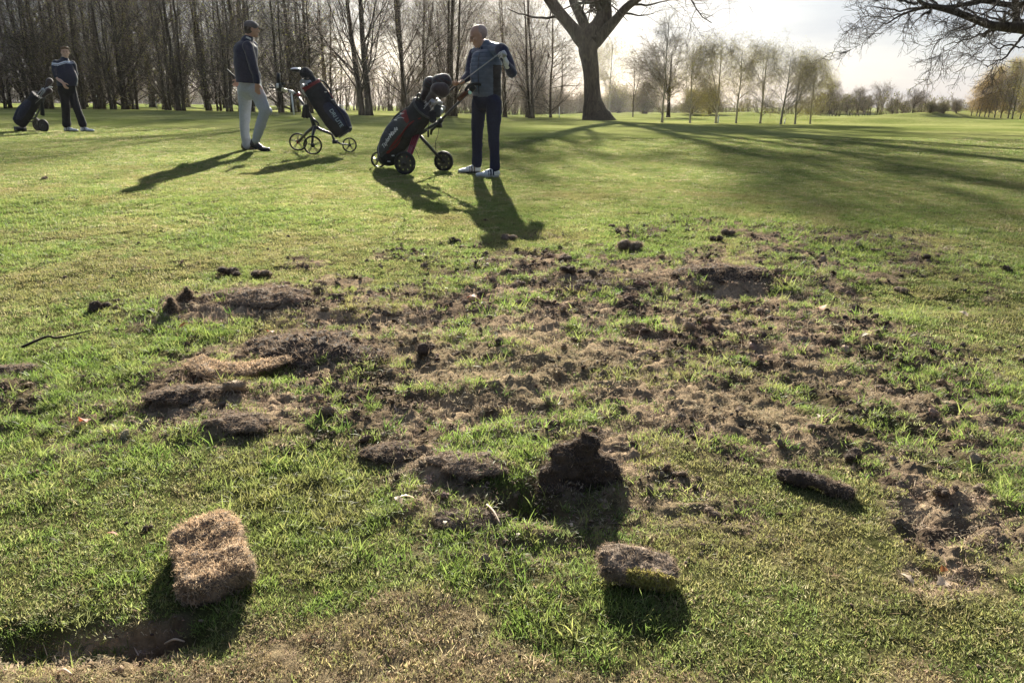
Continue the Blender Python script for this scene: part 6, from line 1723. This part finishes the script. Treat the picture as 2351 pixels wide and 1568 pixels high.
    named = [(1455, 574, 26, 'dark double clod standing alone on the grass behind the torn patch'), (1307, 648, 19, 'round brown clod left of the long flap at the back of the torn patch'),
             (1292, 600, 14, 'dark clod at the back edge of the torn patch, nearest the golfer shadow'), (962, 818, 22, 'isolated dark round clod on pale dry thatch, left of centre'),
             (1635, 1172, 17, 'dark clod on the green between the upright lump and the narrow strip'), (1602, 1118, 11, 'small dark clod right of the upright lump'),
             (1698, 945, 14, 'dark clod in the middle of the pale thatch at right'), (525, 634, 22, 'flat dark clod on the grass behind the left flaps'),
             (610, 636, 17, 'flat brown clod right of the flat dark one behind the left flaps'), (210, 712, 20, 'brown clod alone in the grass at the far left of the torn patch'),
             (2070, 660, 14, 'dark clod near the shaded trench at right'), (1640, 553, 15, 'dark flat clod out on the shaded fairway right of the standing double clod'),
             (1676, 542, 14, 'low dark clod on the fairway, farthest of the pair right of centre'), (2132, 597, 12, 'long flat clod on the fairway at right'),
             (1162, 553, 14, 'dark clod inside the bald golfer\'s head shadow'), (1035, 556, 14, 'ragged brown clod left of the bald golfer\'s head shadow'),
             (103, 413, 7, 'single clod far out on the lawn at left, below the striped golfer'), (1150, 800, 15, 'low brown clod in the centre of the torn patch'),
             (1440, 812, 18, 'broad low clod right of the centre of the torn patch'), (2170, 1150, 18, 'pointed brown clod above the bare soil at lower right'),
             (2255, 1128, 14, 'rounded reddish clod at the right edge of the bare soil patch'), (330, 1217, 10, 'small tan clod left of the thick tan block')]
    for i, (X, Y, h, lab) in enumerate(named):
        p = GG(X, Y); r = np.linalg.norm(p - np.array([0, 0, 1])); sc = h / 2.296 / FPX * r / .045
        p[2] += .018 * sc
        place('turf_clod', kinds[i % 6], p, (0, 0, rng.uniform(0, 6.28)), lab, 'clod', sc=(sc, sc, sc * .85))
    for X, Y, h, lab in [(395, 728, 15, 'spiky upright clod at the left of the torn patch, the taller left one'), (432, 706, 13, 'spiky upright clod just right of the taller one at left')]:
        p = GG(X, Y); r = np.linalg.norm(p - np.array([0, 0, 1])); sc = h / 2.296 / FPX * r / .028
        place('turf_clod', tall[X % 2], p, (0, 0, rng.uniform(-.5, .5)), lab, 'clod', sc=sc)
    # smaller clods that nothing tells apart
    more = []
    outl = [(1610, 508), (1530, 518), (1815, 532), (1870, 503), (2120, 503), (1345, 530), (1402, 522), (985, 577), (722, 558), (660, 547), (625, 597), (318, 557), (2000, 568), (2032, 567), (2012, 580), (2022, 592), (2052, 602), (1950, 603), (1735, 612), (1655, 573), (1862, 612), (1700, 560), (1760, 556), (1900, 548), (1985, 540), (1580, 562), (1505, 548), (1570, 535), (1480, 590), (840, 600), (770, 640), (275, 693), (150, 640), (870, 620), (930, 600), (2190, 640), (2290, 600), (1795, 590), (2230, 560), (1440, 545)]
    for X, Y in outl: more.append((X + rng.uniform(-4, 4), Y + rng.uniform(-3, 3), rng.uniform(4, 9), 'small dark clod scattered on the mown grass beyond the torn patch', 'clods scattered on the mown grass'))
    n = 0
    while n < 120:
        X = rng.uniform(250, 2330); Y = 585 + 640 * rng.uniform(0, 1) ** 1.15
        p = G(X, Y)
        dm = masks(np.array([p[0]]), np.array([p[1]]))[0][0]
        if dm < .5: continue
        more.append((X, Y, np.exp(rng.normal(math.log(8.5), .4)) * (.75 + (Y - 590) / 1100), 'rough brown clod among the torn soil and thatch', 'clods in the torn patch')); n += 1
    for i, (X, Y, h, lab, grp) in enumerate(more):
        p = GG(X, Y); r = np.linalg.norm(p - np.array([0, 0, 1])); sc = h / 2.296 / FPX * r / .045
        p[2] += .014 * sc
        place('turf_clod', kinds[i % 6], p, (rng.uniform(-.3, .3), rng.uniform(-.3, .3), rng.uniform(0, 6.28)), lab, 'clod', grp, (sc, sc * rng.uniform(.7, 1), sc * rng.uniform(.6, .9)))
build_sods()

def leaf_mesh(seed):
    r = np.random.default_rng(seed)
    n = 9; t = np.linspace(0, 1, n)
    w = .30 * np.sin(np.pi * t ** .8) * (1 + .35 * np.sin(t * 22 + r.uniform(0, 6))) + .01
    cu = r.uniform(.2, .6)
    mb = MB(); V = []
    for i in range(n):
        z = cu * .35 * math.sin(t[i] * 3.0)
        for s, dz in ((-1, .12), (0, 0), (1, .16)): V.append((t[i] - .5, s * w[i], z + dz * w[i] * 2))
    Q = []
    for i in range(n - 1):
        for j in (0, 1): Q.append([i * 3 + j, i * 3 + j + 1, i * 3 + j + 4, i * 3 + j + 3])
    mb.add(V, Q)
    tubes(np.array([[(-.5, 0, 0), (-.62, .01, .0), (-.72, .03, .03)]]), np.array([[.012, .01, .008]]), 4, mb)
    return mb
def build_litter():
    rng = np.random.default_rng(17)
    ml = {'pale': mat('leaf_pale', (.62, .50, .38), rough=.7, var=.15, scale=6, transl=.35), 'red': mat('leaf_red', (.26, .075, .035), rough=.7, var=.25, scale=6, transl=.35),
          'orange': mat('leaf_orange', (.42, .17, .06), rough=.7, var=.2, scale=6, transl=.35)}
    L = [(935, 1170, 'pale', .055, 'pale crumpled leaf at the left rim of the central hole'), (915, 1163, 'pale', .04, 'smaller pale leaf touching the crumpled one left of the hole'),
         (1022, 1222, 'pale', .022, 'tiny pale leaf fragment on the flap by the hole'), (2158, 1352, 'pale', .06, 'pale curled leaf in the dark hollow at lower right'),
         (2080, 1346, 'pale', .05, 'long pale leaf sliver left of the curled leaf at lower right'), (2165, 1303, 'orange', .035, 'orange leaf above the dark hollow at lower right'),
         (1890, 710, 'orange', .10, 'orange-brown leaf on the grass edge right of the torn patch'), (1086, 692, 'red', .10, 'red-brown leaf upright in the middle of the torn patch'),
         (192, 977, 'red', .07, 'dark red leaf on the brown ground at left'), (622, 772, 'red', .07, 'red leaf by the big peeled flap'), (424, 762, 'orange', .07, 'orange leaf tucked in long grass at left'),
         (500, 978, 'pale', .03, 'pale leaf scrap beside the dark flap at centre left'), (1880, 975, 'pale', .045, 'pale leaf scrap on the thatch at right'), (1985, 795, 'pale', .06, 'white leaf scrap far right on the thatch'),
         (260, 1238, 'red', .035, 'dark red leaf by the thick tan block at left'), (2210, 730, 'pale', .06, 'pale curl of leaf at the right side in the grass'), (1190, 1252, 'pale', .02, 'pale speck of leaf at the lower rim of the hole'),
         (1310, 1205, 'pale', .022, 'pale bit of leaf at the right rim of the hole')]
    for i, (X, Y, c, s, lab) in enumerate(L):
        me = leaf_mesh(i).mesh('fallen_leaf'); me.materials.append(ml[c])
        p = GG(X, Y); p[2] += .012 + s * .15
        s *= .75; place('fallen_leaf', me, p, (rng.uniform(-.5, .5), rng.uniform(-.4, .4), rng.uniform(0, 6.28)), lab, 'leaf', sc=s)
    # a thin twig on the grass
    a, b = GG(53, 810), GG(220, 778)
    mb = MB(); m = (a + b) / 2 + np.array([0, 0, .03]); a[2] += .02; b[2] += .035
    pipe(mb, [a, a * .7 + b * .3 + np.array([0, .02, .015]), m, b], [.006, .005, .0045, .002], 20, 6)
    o = mb.put('twig', M_BARK_DK, None, a); o.location = a
    tag(o, 'long thin dark twig lying on the grass at left', 'twig')
    # white straw splinters in the near hollow
    for (X1, Y1, X2, Y2, lab) in [(130, 1530, 168, 1562, 'pale straw stalk slanting in the grass at the lower left corner'), (372, 1438, 420, 1448, 'pale root stalk lying on the edge of the near hollow'), (1118, 1180, 1150, 1235, 'pale root crossing the flap beside the central hole')]:
        a, b = GG(X1, Y1), GG(X2, Y2); a[2] += .012; b[2] += .016
        mb = MB(); pipe(mb, [a, (a + b) / 2 + np.array([0, 0, .008]), b], [.0022, .0026, .0014], 8, 5)
        o = mb.put('stalk', ml['pale'], None, a); o.location = a; tag(o, lab, 'stalk')
    # stakes and posts
    mw = mat('stake_white', (.72, .75, .74), rough=.5, var=.06, scale=10); mg = mat('post_green', (.03, .05, .04), rough=.6, var=.2, scale=10); mgr = mat('stake_grey', (.22, .22, .20), rough=.8, var=.2)
    def stake(X, Y, hD, r, m, lab, lean=0, name='marker_stake'):
        g = G(X, Y); h = hD / 2.296 / FPX * g[1]
        root = empty(name, g, lab, 'stake')
        root.rotation_euler = (0, lean, 0)
        mb = MB(); rod(mb, g - [0, 0, .1], g + np.array([0, 0, h]), r, 10); mb.put('post', m, root, g)
        mb = MB(); mb.add(*capsule([g + np.array([0, 0, h - .01]), g + np.array([0, 0, h + .02])], [r * 1.15, r * .9], n=10)); mb.put('cap', m, root, g)
        return root
    stake(675, 264, 42, .042, mw, 'white marker stake standing behind the red trimmed bag', math.radians(-2.5))
    stake(1284, 273, 24, .03, mw, 'white marker stake left of the oak trunk', 0)
    stake(1648, 284, 14, .035, mw, 'white marker stake right of the leaning weeping birch', math.radians(2))
    stake(1801, 285, 9, .03, mw, 'short white marker stake right of the white-footed spreading birch', math.radians(3))
    stake(361, 251, 15, .035, mgr, 'grey leaning stake at the foot of the ivy-clad trunk in the wood', math.radians(-6))
    g = G(231, 251); h = 34 / 2.296 / FPX * g[1]
    root = empty('notice_post', g, 'dark post with small white notice plate in front of the shaded wood', 'sign')
    mb = MB(); boxm(mb, g + np.array([0, 0, h / 2 - .05]), .17, .14, h + .1); mb.put('post', mg, root, g, smooth=False)
    mb = MB(); boxm(mb, g + np.array([0, -.085, h - .11]), .20, .02, .26, frame((0, 1, 0), (.12, 0, 1))); mb.put('plate', mw, root, g, smooth=False)
build_litter()
# ================================================================ GRASS, THATCH AND CRUMBS (nobody could count them)
def blade_tuft(rng, nb, rad, h0, h1, w, lean, curl=.5, flat=0.0, seg=3):
    """one tuft of blades as a single mesh"""
    mb = MB()
    ang = rng.uniform(0, 2 * math.pi, nb); r = rad * np.sqrt(rng.uniform(0, 1, nb))
    bx, by = r * np.cos(ang), r * np.sin(ang)
    h = rng.uniform(h0, h1, nb); az = rng.uniform(0, 2 * math.pi, nb)
    ln = np.abs(rng.normal(lean, lean * .5, nb)) + flat
    ww = w * rng.uniform(.7, 1.25, nb)
    fa = rng.uniform(0, 2 * math.pi, nb)
    t = np.linspace(0, 1, seg + 1)
    th = ln[:, None] + curl * t[None] ** 1.2 * rng.uniform(.2, 1.6, nb)[:, None]       # tilt from vertical
    th = np.minimum(th, 1.75)
    ds = h[:, None] / seg
    dz = np.cos(th) * ds; dr = np.sin(th) * ds
    zz = np.concatenate([np.zeros((nb, 1)), np.cumsum(dz[:, :-1], 1)], 1) - .003
    rr = np.concatenate([np.zeros((nb, 1)), np.cumsum(dr[:, :-1], 1)], 1)
    zz = np.maximum(zz, -.003)
    px = bx[:, None] + rr * np.cos(az)[:, None]; py = by[:, None] + rr * np.sin(az)[:, None]
    prof = np.array([.8, 1, .75, .12]) if seg == 3 else np.linspace(1, .15, seg + 1)
    wx = np.cos(fa)[:, None] * ww[:, None] * prof[None] / 2; wy = np.sin(fa)[:, None] * ww[:, None] * prof[None] / 2
    V = np.stack([np.stack([px - wx, py - wy, zz], -1), np.stack([px + wx, py + wy, zz], -1)], 2)  # nb, seg+1, 2, 3
    V = V.reshape(-1, 3)
    b = np.arange(nb)[:, None] * (seg + 1) * 2 + np.arange(seg)[None] * 2
    Q = np.stack([b, b + 1, b + 3, b + 2], -1).reshape(-1, 4)
    return mb.add(V, Q)

def crumb_mesh(rng):
    import bmesh
    bm = bmesh.new(); bmesh.ops.create_icosphere(bm, subdivisions=2, radius=1)
    V = np.array([v.co[:] for v in bm.verts]); F = np.array([[v.index for v in f.verts] for f in bm.faces]); bm.free()
    s = rng.uniform(0, 99)
    d = 1 + .8 * fbm(V[:, 0] * 1.6 + s, V[:, 1] * 1.6, V[:, 2] * 1.6, oct=4, gain=.85) + rng.uniform(-.12, .12, len(V))
    V = V * d[:, None] * np.array([1, rng.uniform(.6, 1), rng.uniform(.4, .7)])
    return MB().add(V, None, F)

def scatter(name, protos, P, rot, scl, idx, tint, label, mats):
    pc = bpy.data.collections.new(name + '_pieces')
    for k, mb in enumerate(protos):
        me = mb.mesh('%s_piece_%02d' % (name, k))
        me.materials.append(mats)
        if name != 'soil_crumbs': pass
        o = bpy.data.objects.new('%s_piece_%02d' % (name, k), me)
        pc.objects.link(o)
    me = bpy.data.meshes.new(name)
    me.vertices.add(len(P)); me.vertices.foreach_set('co', P.astype(np.float32).ravel())
    a = me.attributes.new('rot', 'FLOAT_VECTOR', 'POINT'); a.data.foreach_set('vector', rot.astype(np.float32).ravel())
    a = me.attributes.new('scl', 'FLOAT_VECTOR', 'POINT'); a.data.foreach_set('vector', scl.astype(np.float32).ravel())
    a = me.attributes.new('idx', 'INT', 'POINT'); a.data.foreach_set('value', idx.astype(np.int32))
    a = me.attributes.new('tint', 'FLOAT_COLOR', 'POINT'); a.data.foreach_set('color', np.concatenate([tint, np.ones((len(tint), 1))], 1).astype(np.float32).ravel())
    me.materials.append(mats)
    o = bpy.data.objects.new(name, me); COL.objects.link(o)
    ng = bpy.data.node_groups.new(name, 'GeometryNodeTree')
    ng.interface.new_socket('Geometry', in_out='INPUT', socket_type='NodeSocketGeometry')
    ng.interface.new_socket('Geometry', in_out='OUTPUT', socket_type='NodeSocketGeometry')
    N = ng.nodes; L = ng.links
    gi = N.new('NodeGroupInput'); go = N.new('NodeGroupOutput')
    ci = N.new('GeometryNodeCollectionInfo'); ci.inputs['Collection'].default_value = pc
    ci.inputs['Separate Children'].default_value = True; ci.inputs['Reset Children'].default_value = True
    ip = N.new('GeometryNodeInstanceOnPoints'); ip.inputs['Pick Instance'].default_value = True
    def na(nm, ty):
        q = N.new('GeometryNodeInputNamedAttribute'); q.data_type = ty; q.inputs['Name'].default_value = nm
        return q.outputs['Attribute']
    e = N.new('FunctionNodeEulerToRotation')
    L.new(na('rot', 'FLOAT_VECTOR'), e.inputs[0])
    L.new(gi.outputs[0], ip.inputs['Points']); L.new(ci.outputs[0], ip.inputs['Instance'])
    L.new(na('idx', 'INT'), ip.inputs['Instance Index']); L.new(e.outputs[0], ip.inputs['Rotation'])
    L.new(na('scl', 'FLOAT_VECTOR'), ip.inputs['Scale']); L.new(ip.outputs[0], go.inputs[0])
    md = o.modifiers.new('scatter', 'NODES'); md.node_group = ng
    tag(o, label, None, None, 'stuff')
    return o

def sample_area(rng, y0, y1, dens, k=.74):
    A = k * (y1 ** 2 - y0 ** 2) + .5 * (y1 - y0) * 2
    n = int(A * dens)
    yy = []
    while sum(map(len, yy)) < n:
        y = rng.uniform(y0, y1, n * 2); keep = rng.uniform(0, 1, n * 2) < (k * 2 * y + 1.0) / (k * 2 * y1 + 1.0)
        yy.append(y[keep])
    y = np.concatenate(yy)[:n]
    x = rng.uniform(-1, 1, n) * (k * y + .5)
    return x, y

def ground_slope(x, y):
    e = .02
    z0 = zbase(x, y)
    return (zbase(x + e, y) - z0) / e, (zbase(x, y + e) - z0) / e

mat_grass = mat('grass_blades', (1, 1, 1), rough=.55, var=.22, scale=40, transl=.58, spec=.3, tint='INSTANCER')
mat_thatch = mat('thatch_fibres', (1, 1, 1), rough=.9, var=.2, scale=40, transl=.25, spec=.1, tint='INSTANCER')
mat_crumb = mat('soil_crumb', (1, 1, 1), rough=1, var=.25, scale=6, spec=.05, tint='INSTANCER')

def pick(rng, cols, w, n, jit=.18):
    cols = np.array(cols); w = np.array(w, float); w /= w.sum()
    c = cols[rng.choice(len(cols), n, p=w)]
    return c * rng.uniform(1 - jit, 1 + jit, (n, 1)) * rng.uniform(1 - jit * .4, 1 + jit * .4, (n, 3))

def build_scatter():
    rng = np.random.default_rng(21)
    short = [blade_tuft(rng, 42, .030, .006, .015, .0017, .6, .6) for _ in range(5)]
    longt = [blade_tuft(rng, 38, .028, .012, .030, .0019, .6, .9) for _ in range(5)]
    blady = [blade_tuft(rng, 13, .020, .022, .058, .0027, .7, .9) for _ in range(4)]
    coarse = [blade_tuft(rng, 60, .060, .008, .017, .0042, .6, .5, seg=2) for _ in range(4)]
    protos = short + longt + blady + coarse
    PX, PY, S, I, C = [], [], [], [], []
    YG = [(.34, .345, .13), (.26, .31, .10), (.15, .21, .055), (.48, .43, .25), (.20, .27, .08)]
    LG = [(.15, .23, .045), (.21, .30, .065), (.11, .18, .038), (.31, .35, .11)]
    for (y0, y1, dens, sc) in [(.85, 1.8, 2600, .9), (1.8, 3.2, 1900, 1.0), (3.2, 5.5, 1100, 1.2), (5.5, 9.5, 620, 1.45)]:
        x, y = sample_area(rng, y0, y1, dens)
        dmg, dead, lush, pale, slab = masks(x, y)
        p1, p2 = patchy(x, y)
        n = len(x)
        pg = fbm(x * 2.0 + 7, y * 1.7, oct=3, seed=131)             # longer, greener patches
        cl = fbm(x * 7 + 3, y * 7, oct=3, seed=133)
        keep = rng.uniform(0, 1, n) < np.clip(1.0 - dmg * (1.0 + .5 * p1 + .25 * pale) + dmg * .9 * sstep(-.02, .38, cl + .2 * p2) , 0.02, 1) * (1 - .45 * dead * (1 - .6 * p2))
        rough = 1 - sstep(6.2, 7.4, y + .6 * p1)
        islong = rng.uniform(0, 1, n) < np.clip(rough * (.14 + .9 * pg + .25 * cl + .7 * lush + .45 * dmg), 0, 1) * (1 - dead)
        isbl = islong & (rng.uniform(0, 1, n) < .22 * (lush + .8 * dmg + .25))
        idx = rng.integers(0, 5, n); idx[islong] = 5 + rng.integers(0, 5, islong.sum()); idx[isbl] = 10 + rng.integers(0, 4, isbl.sum())
        far_ = (y > 5.5) & ~islong
        idx[far_] = 14 + rng.integers(0, 4, far_.sum())
        c = pick(rng, YG, [5, 5, 3, 2.5, 3], n); cg = pick(rng, LG, [3, 3, 2, 2], n)
        gg = np.clip(.35 + .9 * pg + .6 * lush, 0, 1)[:, None] * (y < 7.5)[:, None]
        c = c * (1 - gg * .75) + cg * gg * .75
        c[islong] = cg[islong] * .6 + c[islong] * .4
        sty = np.clip(sstep(.1, .6, -pg + .5 * p2), 0, 1)[:, None] * .5
        c = c * (1 - sty) + np.array([.30, .25, .11]) * sty
        dd = dead > .5
        c[dd] = pick(rng, [(.46, .38, .22), (.36, .33, .15), (.24, .27, .09)], [3, 3, 3], dd.sum())
        s = sc * rng.uniform(.75, 1.25, n)
        s[far_] *= .8
        k = keep
        PX.append(x[k]); PY.append(y[k]); S.append(s[k]); I.append(idx[k]); C.append(c[k])
    for (y0, y1, dens, sc) in [(9.5, 14, 330, 1.5), (14, 22, 120, 2.1)]:
        x, y = sample_area(rng, y0, y1, dens)
        n = len(x); dmg = masks(x, y)[0]; mow = fbm(x / 2.0, y / 2.6, oct=4, seed=101)
        c = pick(rng, YG, [5, 5, 3, 2, 3], n)
        t = np.clip(.5 + .9 * mow, 0, 1)[:, None]
        c = c * (.72 + .4 * t)
        fade = 1 - sstep(16, 22, y)
        k = (rng.uniform(0, 1, n) < fade)
        PX.append(x[k]); PY.append(y[k]); S.append(sc * rng.uniform(.8, 1.2, k.sum())); I.append(14 + rng.integers(0, 4, k.sum())); C.append(c[k])
    x = np.concatenate(PX); y = np.concatenate(PY); s = np.concatenate(S); I = np.concatenate(I); C = np.concatenate(C)
    z = zfull(x, y)
    n = len(x)
    sx, sy = ground_slope(x, y)
    rot = np.stack([np.arctan(sy) + rng.normal(0, .08, n), -np.arctan(sx) + rng.normal(0, .08, n), rng.uniform(0, 6.283, n)], 1)
    sz = np.where(I >= 14, s * np.where(y > 9.5, .75, .95), s)
    scl = np.stack([s, s, sz], 1)
    scatter('grass', protos, np.stack([x, y, z], 1), rot, scl, I, C, 'backlit yellow-green grass blades over the turf', mat_grass)
    print('GRASS', n)

    # thatch: dry fibres on the torn ground and the dead turf
    rng = np.random.default_rng(22)
    th = [blade_tuft(rng, 30, .034, .005, .014, .0026, .9, 1.2) for _ in range(4)] + [blade_tuft(rng, 10, .03, .012, .035, .0022, 1.25, .5) for _ in range(3)] + [blade_tuft(rng, 40, .03, .005, .014, .0020, .7, .9) for _ in range(3)]
    PX, PY, S, I, C = [], [], [], [], []
    for (y0, y1, dens, sc) in [(.85, 1.8, 3000, .85), (1.8, 3.2, 2000, .95), (3.2, 5.5, 1200, 1.15), (5.5, 9.0, 560, 1.4)]:
        x, y = sample_area(rng, y0, y1, dens)
        dmg, dead, lush, pale, slab = masks(x, y)
        p1, p2 = patchy(x, y)
        n = len(x)
        straw = .30 * (1 - dmg) * (1 - lush)
        keep = rng.uniform(0, 1, n) < np.clip(dmg * (.78 + .6 * p2 + .5 * p1 + .3 * pale) + dead * (.8 + .8 * p2) + straw, 0, 1)
        idx = rng.integers(0, 7, n)
        up = (dead > .5); idx[up] = 7 + rng.integers(0, 3, up.sum())
        c = pick(rng, [(.32, .25, .18), (.44, .35, .25), (.22, .17, .125), (.56, .46, .33), (.15, .112, .085)], [5, 4, 4, 2, 1.5], n)
        pl = (pale * np.clip(.7 + p1, 0, 1))[:, None]
        c = c * (1 - .6 * pl) + pick(rng, [(.50, .42, .27), (.40, .36, .18)], [2, 1], n) * .6 * pl
        cd = pick(rng, [(.46, .36, .23), (.38, .28, .18), (.54, .43, .27), (.30, .25, .13)], [4, 3, 2, 2], n)
        c = np.where((dead > .5)[:, None], cd, c)
        st = ((dmg < .3) & (dead < .5))
        c[st] = pick(rng, [(.38, .32, .17), (.30, .27, .12), (.24, .18, .11)], [3, 3, 2], st.sum())
        PX.append(x[keep]); PY.append(y[keep]); S.append((sc * rng.uniform(.7, 1.3, n))[keep]); I.append(idx[keep]); C.append(c[keep])
    x = np.concatenate(PX); y = np.concatenate(PY); s = np.concatenate(S); I = np.concatenate(I); C = np.concatenate(C)
    z = zfull(x, y); n = len(x)
    rot = np.stack([rng.normal(0, .15, n), rng.normal(0, .15, n), rng.uniform(0, 6.283, n)], 1)
    scatter('thatch', th, np.stack([x, y, z], 1), rot, np.stack([s] * 3, 1), I, C, 'dry brown thatch fibres and straw on the torn ground', mat_thatch)
    print('THATCH', n)

    # soil crumbs
    rng = np.random.default_rng(23)
    cr_ = [crumb_mesh(rng) for _ in range(6)]
    PX, PY, S = [], [], []
    for (y0, y1, dens) in [(.85, 1.8, 1100), (1.8, 3.2, 1100), (3.2, 5.5, 950), (5.5, 8.6, 520)]:
        x, y = sample_area(rng, y0, y1, dens)
        dmg, dead, lush, pale, slab = masks(x, y)
        p1, p2 = patchy(x, y)
        n = len(x)
        outer = .018 * np.exp(-np.maximum(0, sdist(x, y, Z_DAMAGE)) / .9)
        keep = rng.uniform(0, 1, n) < np.clip(dmg * (.42 - .9 * p2 - .3 * p1 - .25 * pale), 0, 1) + outer
        s = np.exp(rng.normal(math.log(.0055), .6, n)) * np.clip(.75 + y / 9, .8, 1.7)
        s = np.minimum(s, np.where(y < 2.8, .006, .013))
        PX.append(x[keep]); PY.append(y[keep]); S.append(s[keep])
    x = np.concatenate(PX); y = np.concatenate(PY); s = np.concatenate(S); n = len(x)
    z = zfull(x, y) + s * .25
    rot = rng.uniform(0, 6.283, (n, 3)) * np.array([.15, .15, 1])
    c = pick(rng, [(.12, .09, .07), (.19, .145, .11), (.08, .06, .048), (.20, .155, .115)], [4, 3, 3, 1.5], n)
    scatter('soil_crumbs', cr_, np.stack([x, y, z], 1), rot, np.stack([s] * 3, 1), rng.integers(0, 6, n), c, 'small dark crumbs of soil strewn over the torn turf', mat_crumb)
    print('CRUMBS', n)

    # fibrous lumps of broken turf
    rng = np.random.default_rng(24)
    lp = []
    for q in range(6):
        mb = crumb_mesh(rng)
        V0 = mb.V[0]; N0 = nrm(V0)
        fibres(rng, V0, N0, 150, .85, .11, mb, 0, None, .3)
        lp.append(mb)
    PX, PY, S = [], [], []
    for (y0, y1, dens, s0) in [(.85, 1.8, 420, .0045), (1.8, 3.2, 380, .0085), (3.2, 5.5, 210, .012), (5.5, 8.6, 80, .0135)]:
        x, y = sample_area(rng, y0, y1, dens)
        dmg, dead, lush, pale, slab = masks(x, y)
        p1, p2 = patchy(x, y); n = len(x)
        outer = .012 * np.exp(-np.maximum(0, sdist(x, y, Z_DAMAGE)) / 1.1) * (y > 2.6)
        keep = rng.uniform(0, 1, n) < np.clip(dmg * (.50 - .8 * p2 - .45 * pale) * (1 - .45 * sstep(.8, 2.2, x)), 0, 1) + outer
        PX.append(x[keep]); PY.append(y[keep]); S.append((s0 * np.exp(rng.normal(0, .42, n)))[keep])
    x = np.concatenate(PX); y = np.concatenate(PY); s = np.concatenate(S); n = len(x)
    z = zfull(x, y) + s * .3
    c = pick(rng, [(.20, .155, .115), (.32, .25, .185), (.12, .09, .07), (.36, .29, .21)], [4, 4, 3, 1], n)
    scatter('broken_turf', lp, np.stack([x, y, z], 1), rng.uniform(0, 6.283, (n, 3)) * np.array([.15, .15, 1]), np.stack([s, s, s * .8], 1), rng.integers(0, 6, n), c, 'small fibrous lumps of broken turf covering the torn ground', mat_crumb)
    print('LUMPS', n)
build_scatter()

# ================================================================ HAZE
def build_haze():
    V = []
    for z in (-12.0, 22.0):
        for (x, y) in ((-450, -70), (450, -70), (450, 420), (-450, 420)): V.append((x, y, z))
    me = mesh_np('haze', np.array(V, float), np.array([[0, 3, 2, 1], [4, 5, 6, 7], [0, 1, 5, 4], [1, 2, 6, 5], [2, 3, 7, 6], [3, 0, 4, 7]]))
    m = bpy.data.materials.new('haze_air'); m.use_nodes = True
    t = m.node_tree; t.nodes.clear()
    o = t.nodes.new('ShaderNodeOutputMaterial'); v = t.nodes.new('ShaderNodeVolumePrincipled')
    v.inputs['Color'].default_value = (.96, .95, .93, 1); v.inputs['Density'].default_value = HAZE_D; v.inputs['Anisotropy'].default_value = .65
    t.links.new(v.outputs['Volume'], o.inputs['Volume'])
    ob = put('haze', me, m, smooth=False)
    tag(ob, 'thin warm haze in the air over the fairways', None, None, 'stuff')
HAZE_D = 0.00012
build_haze()
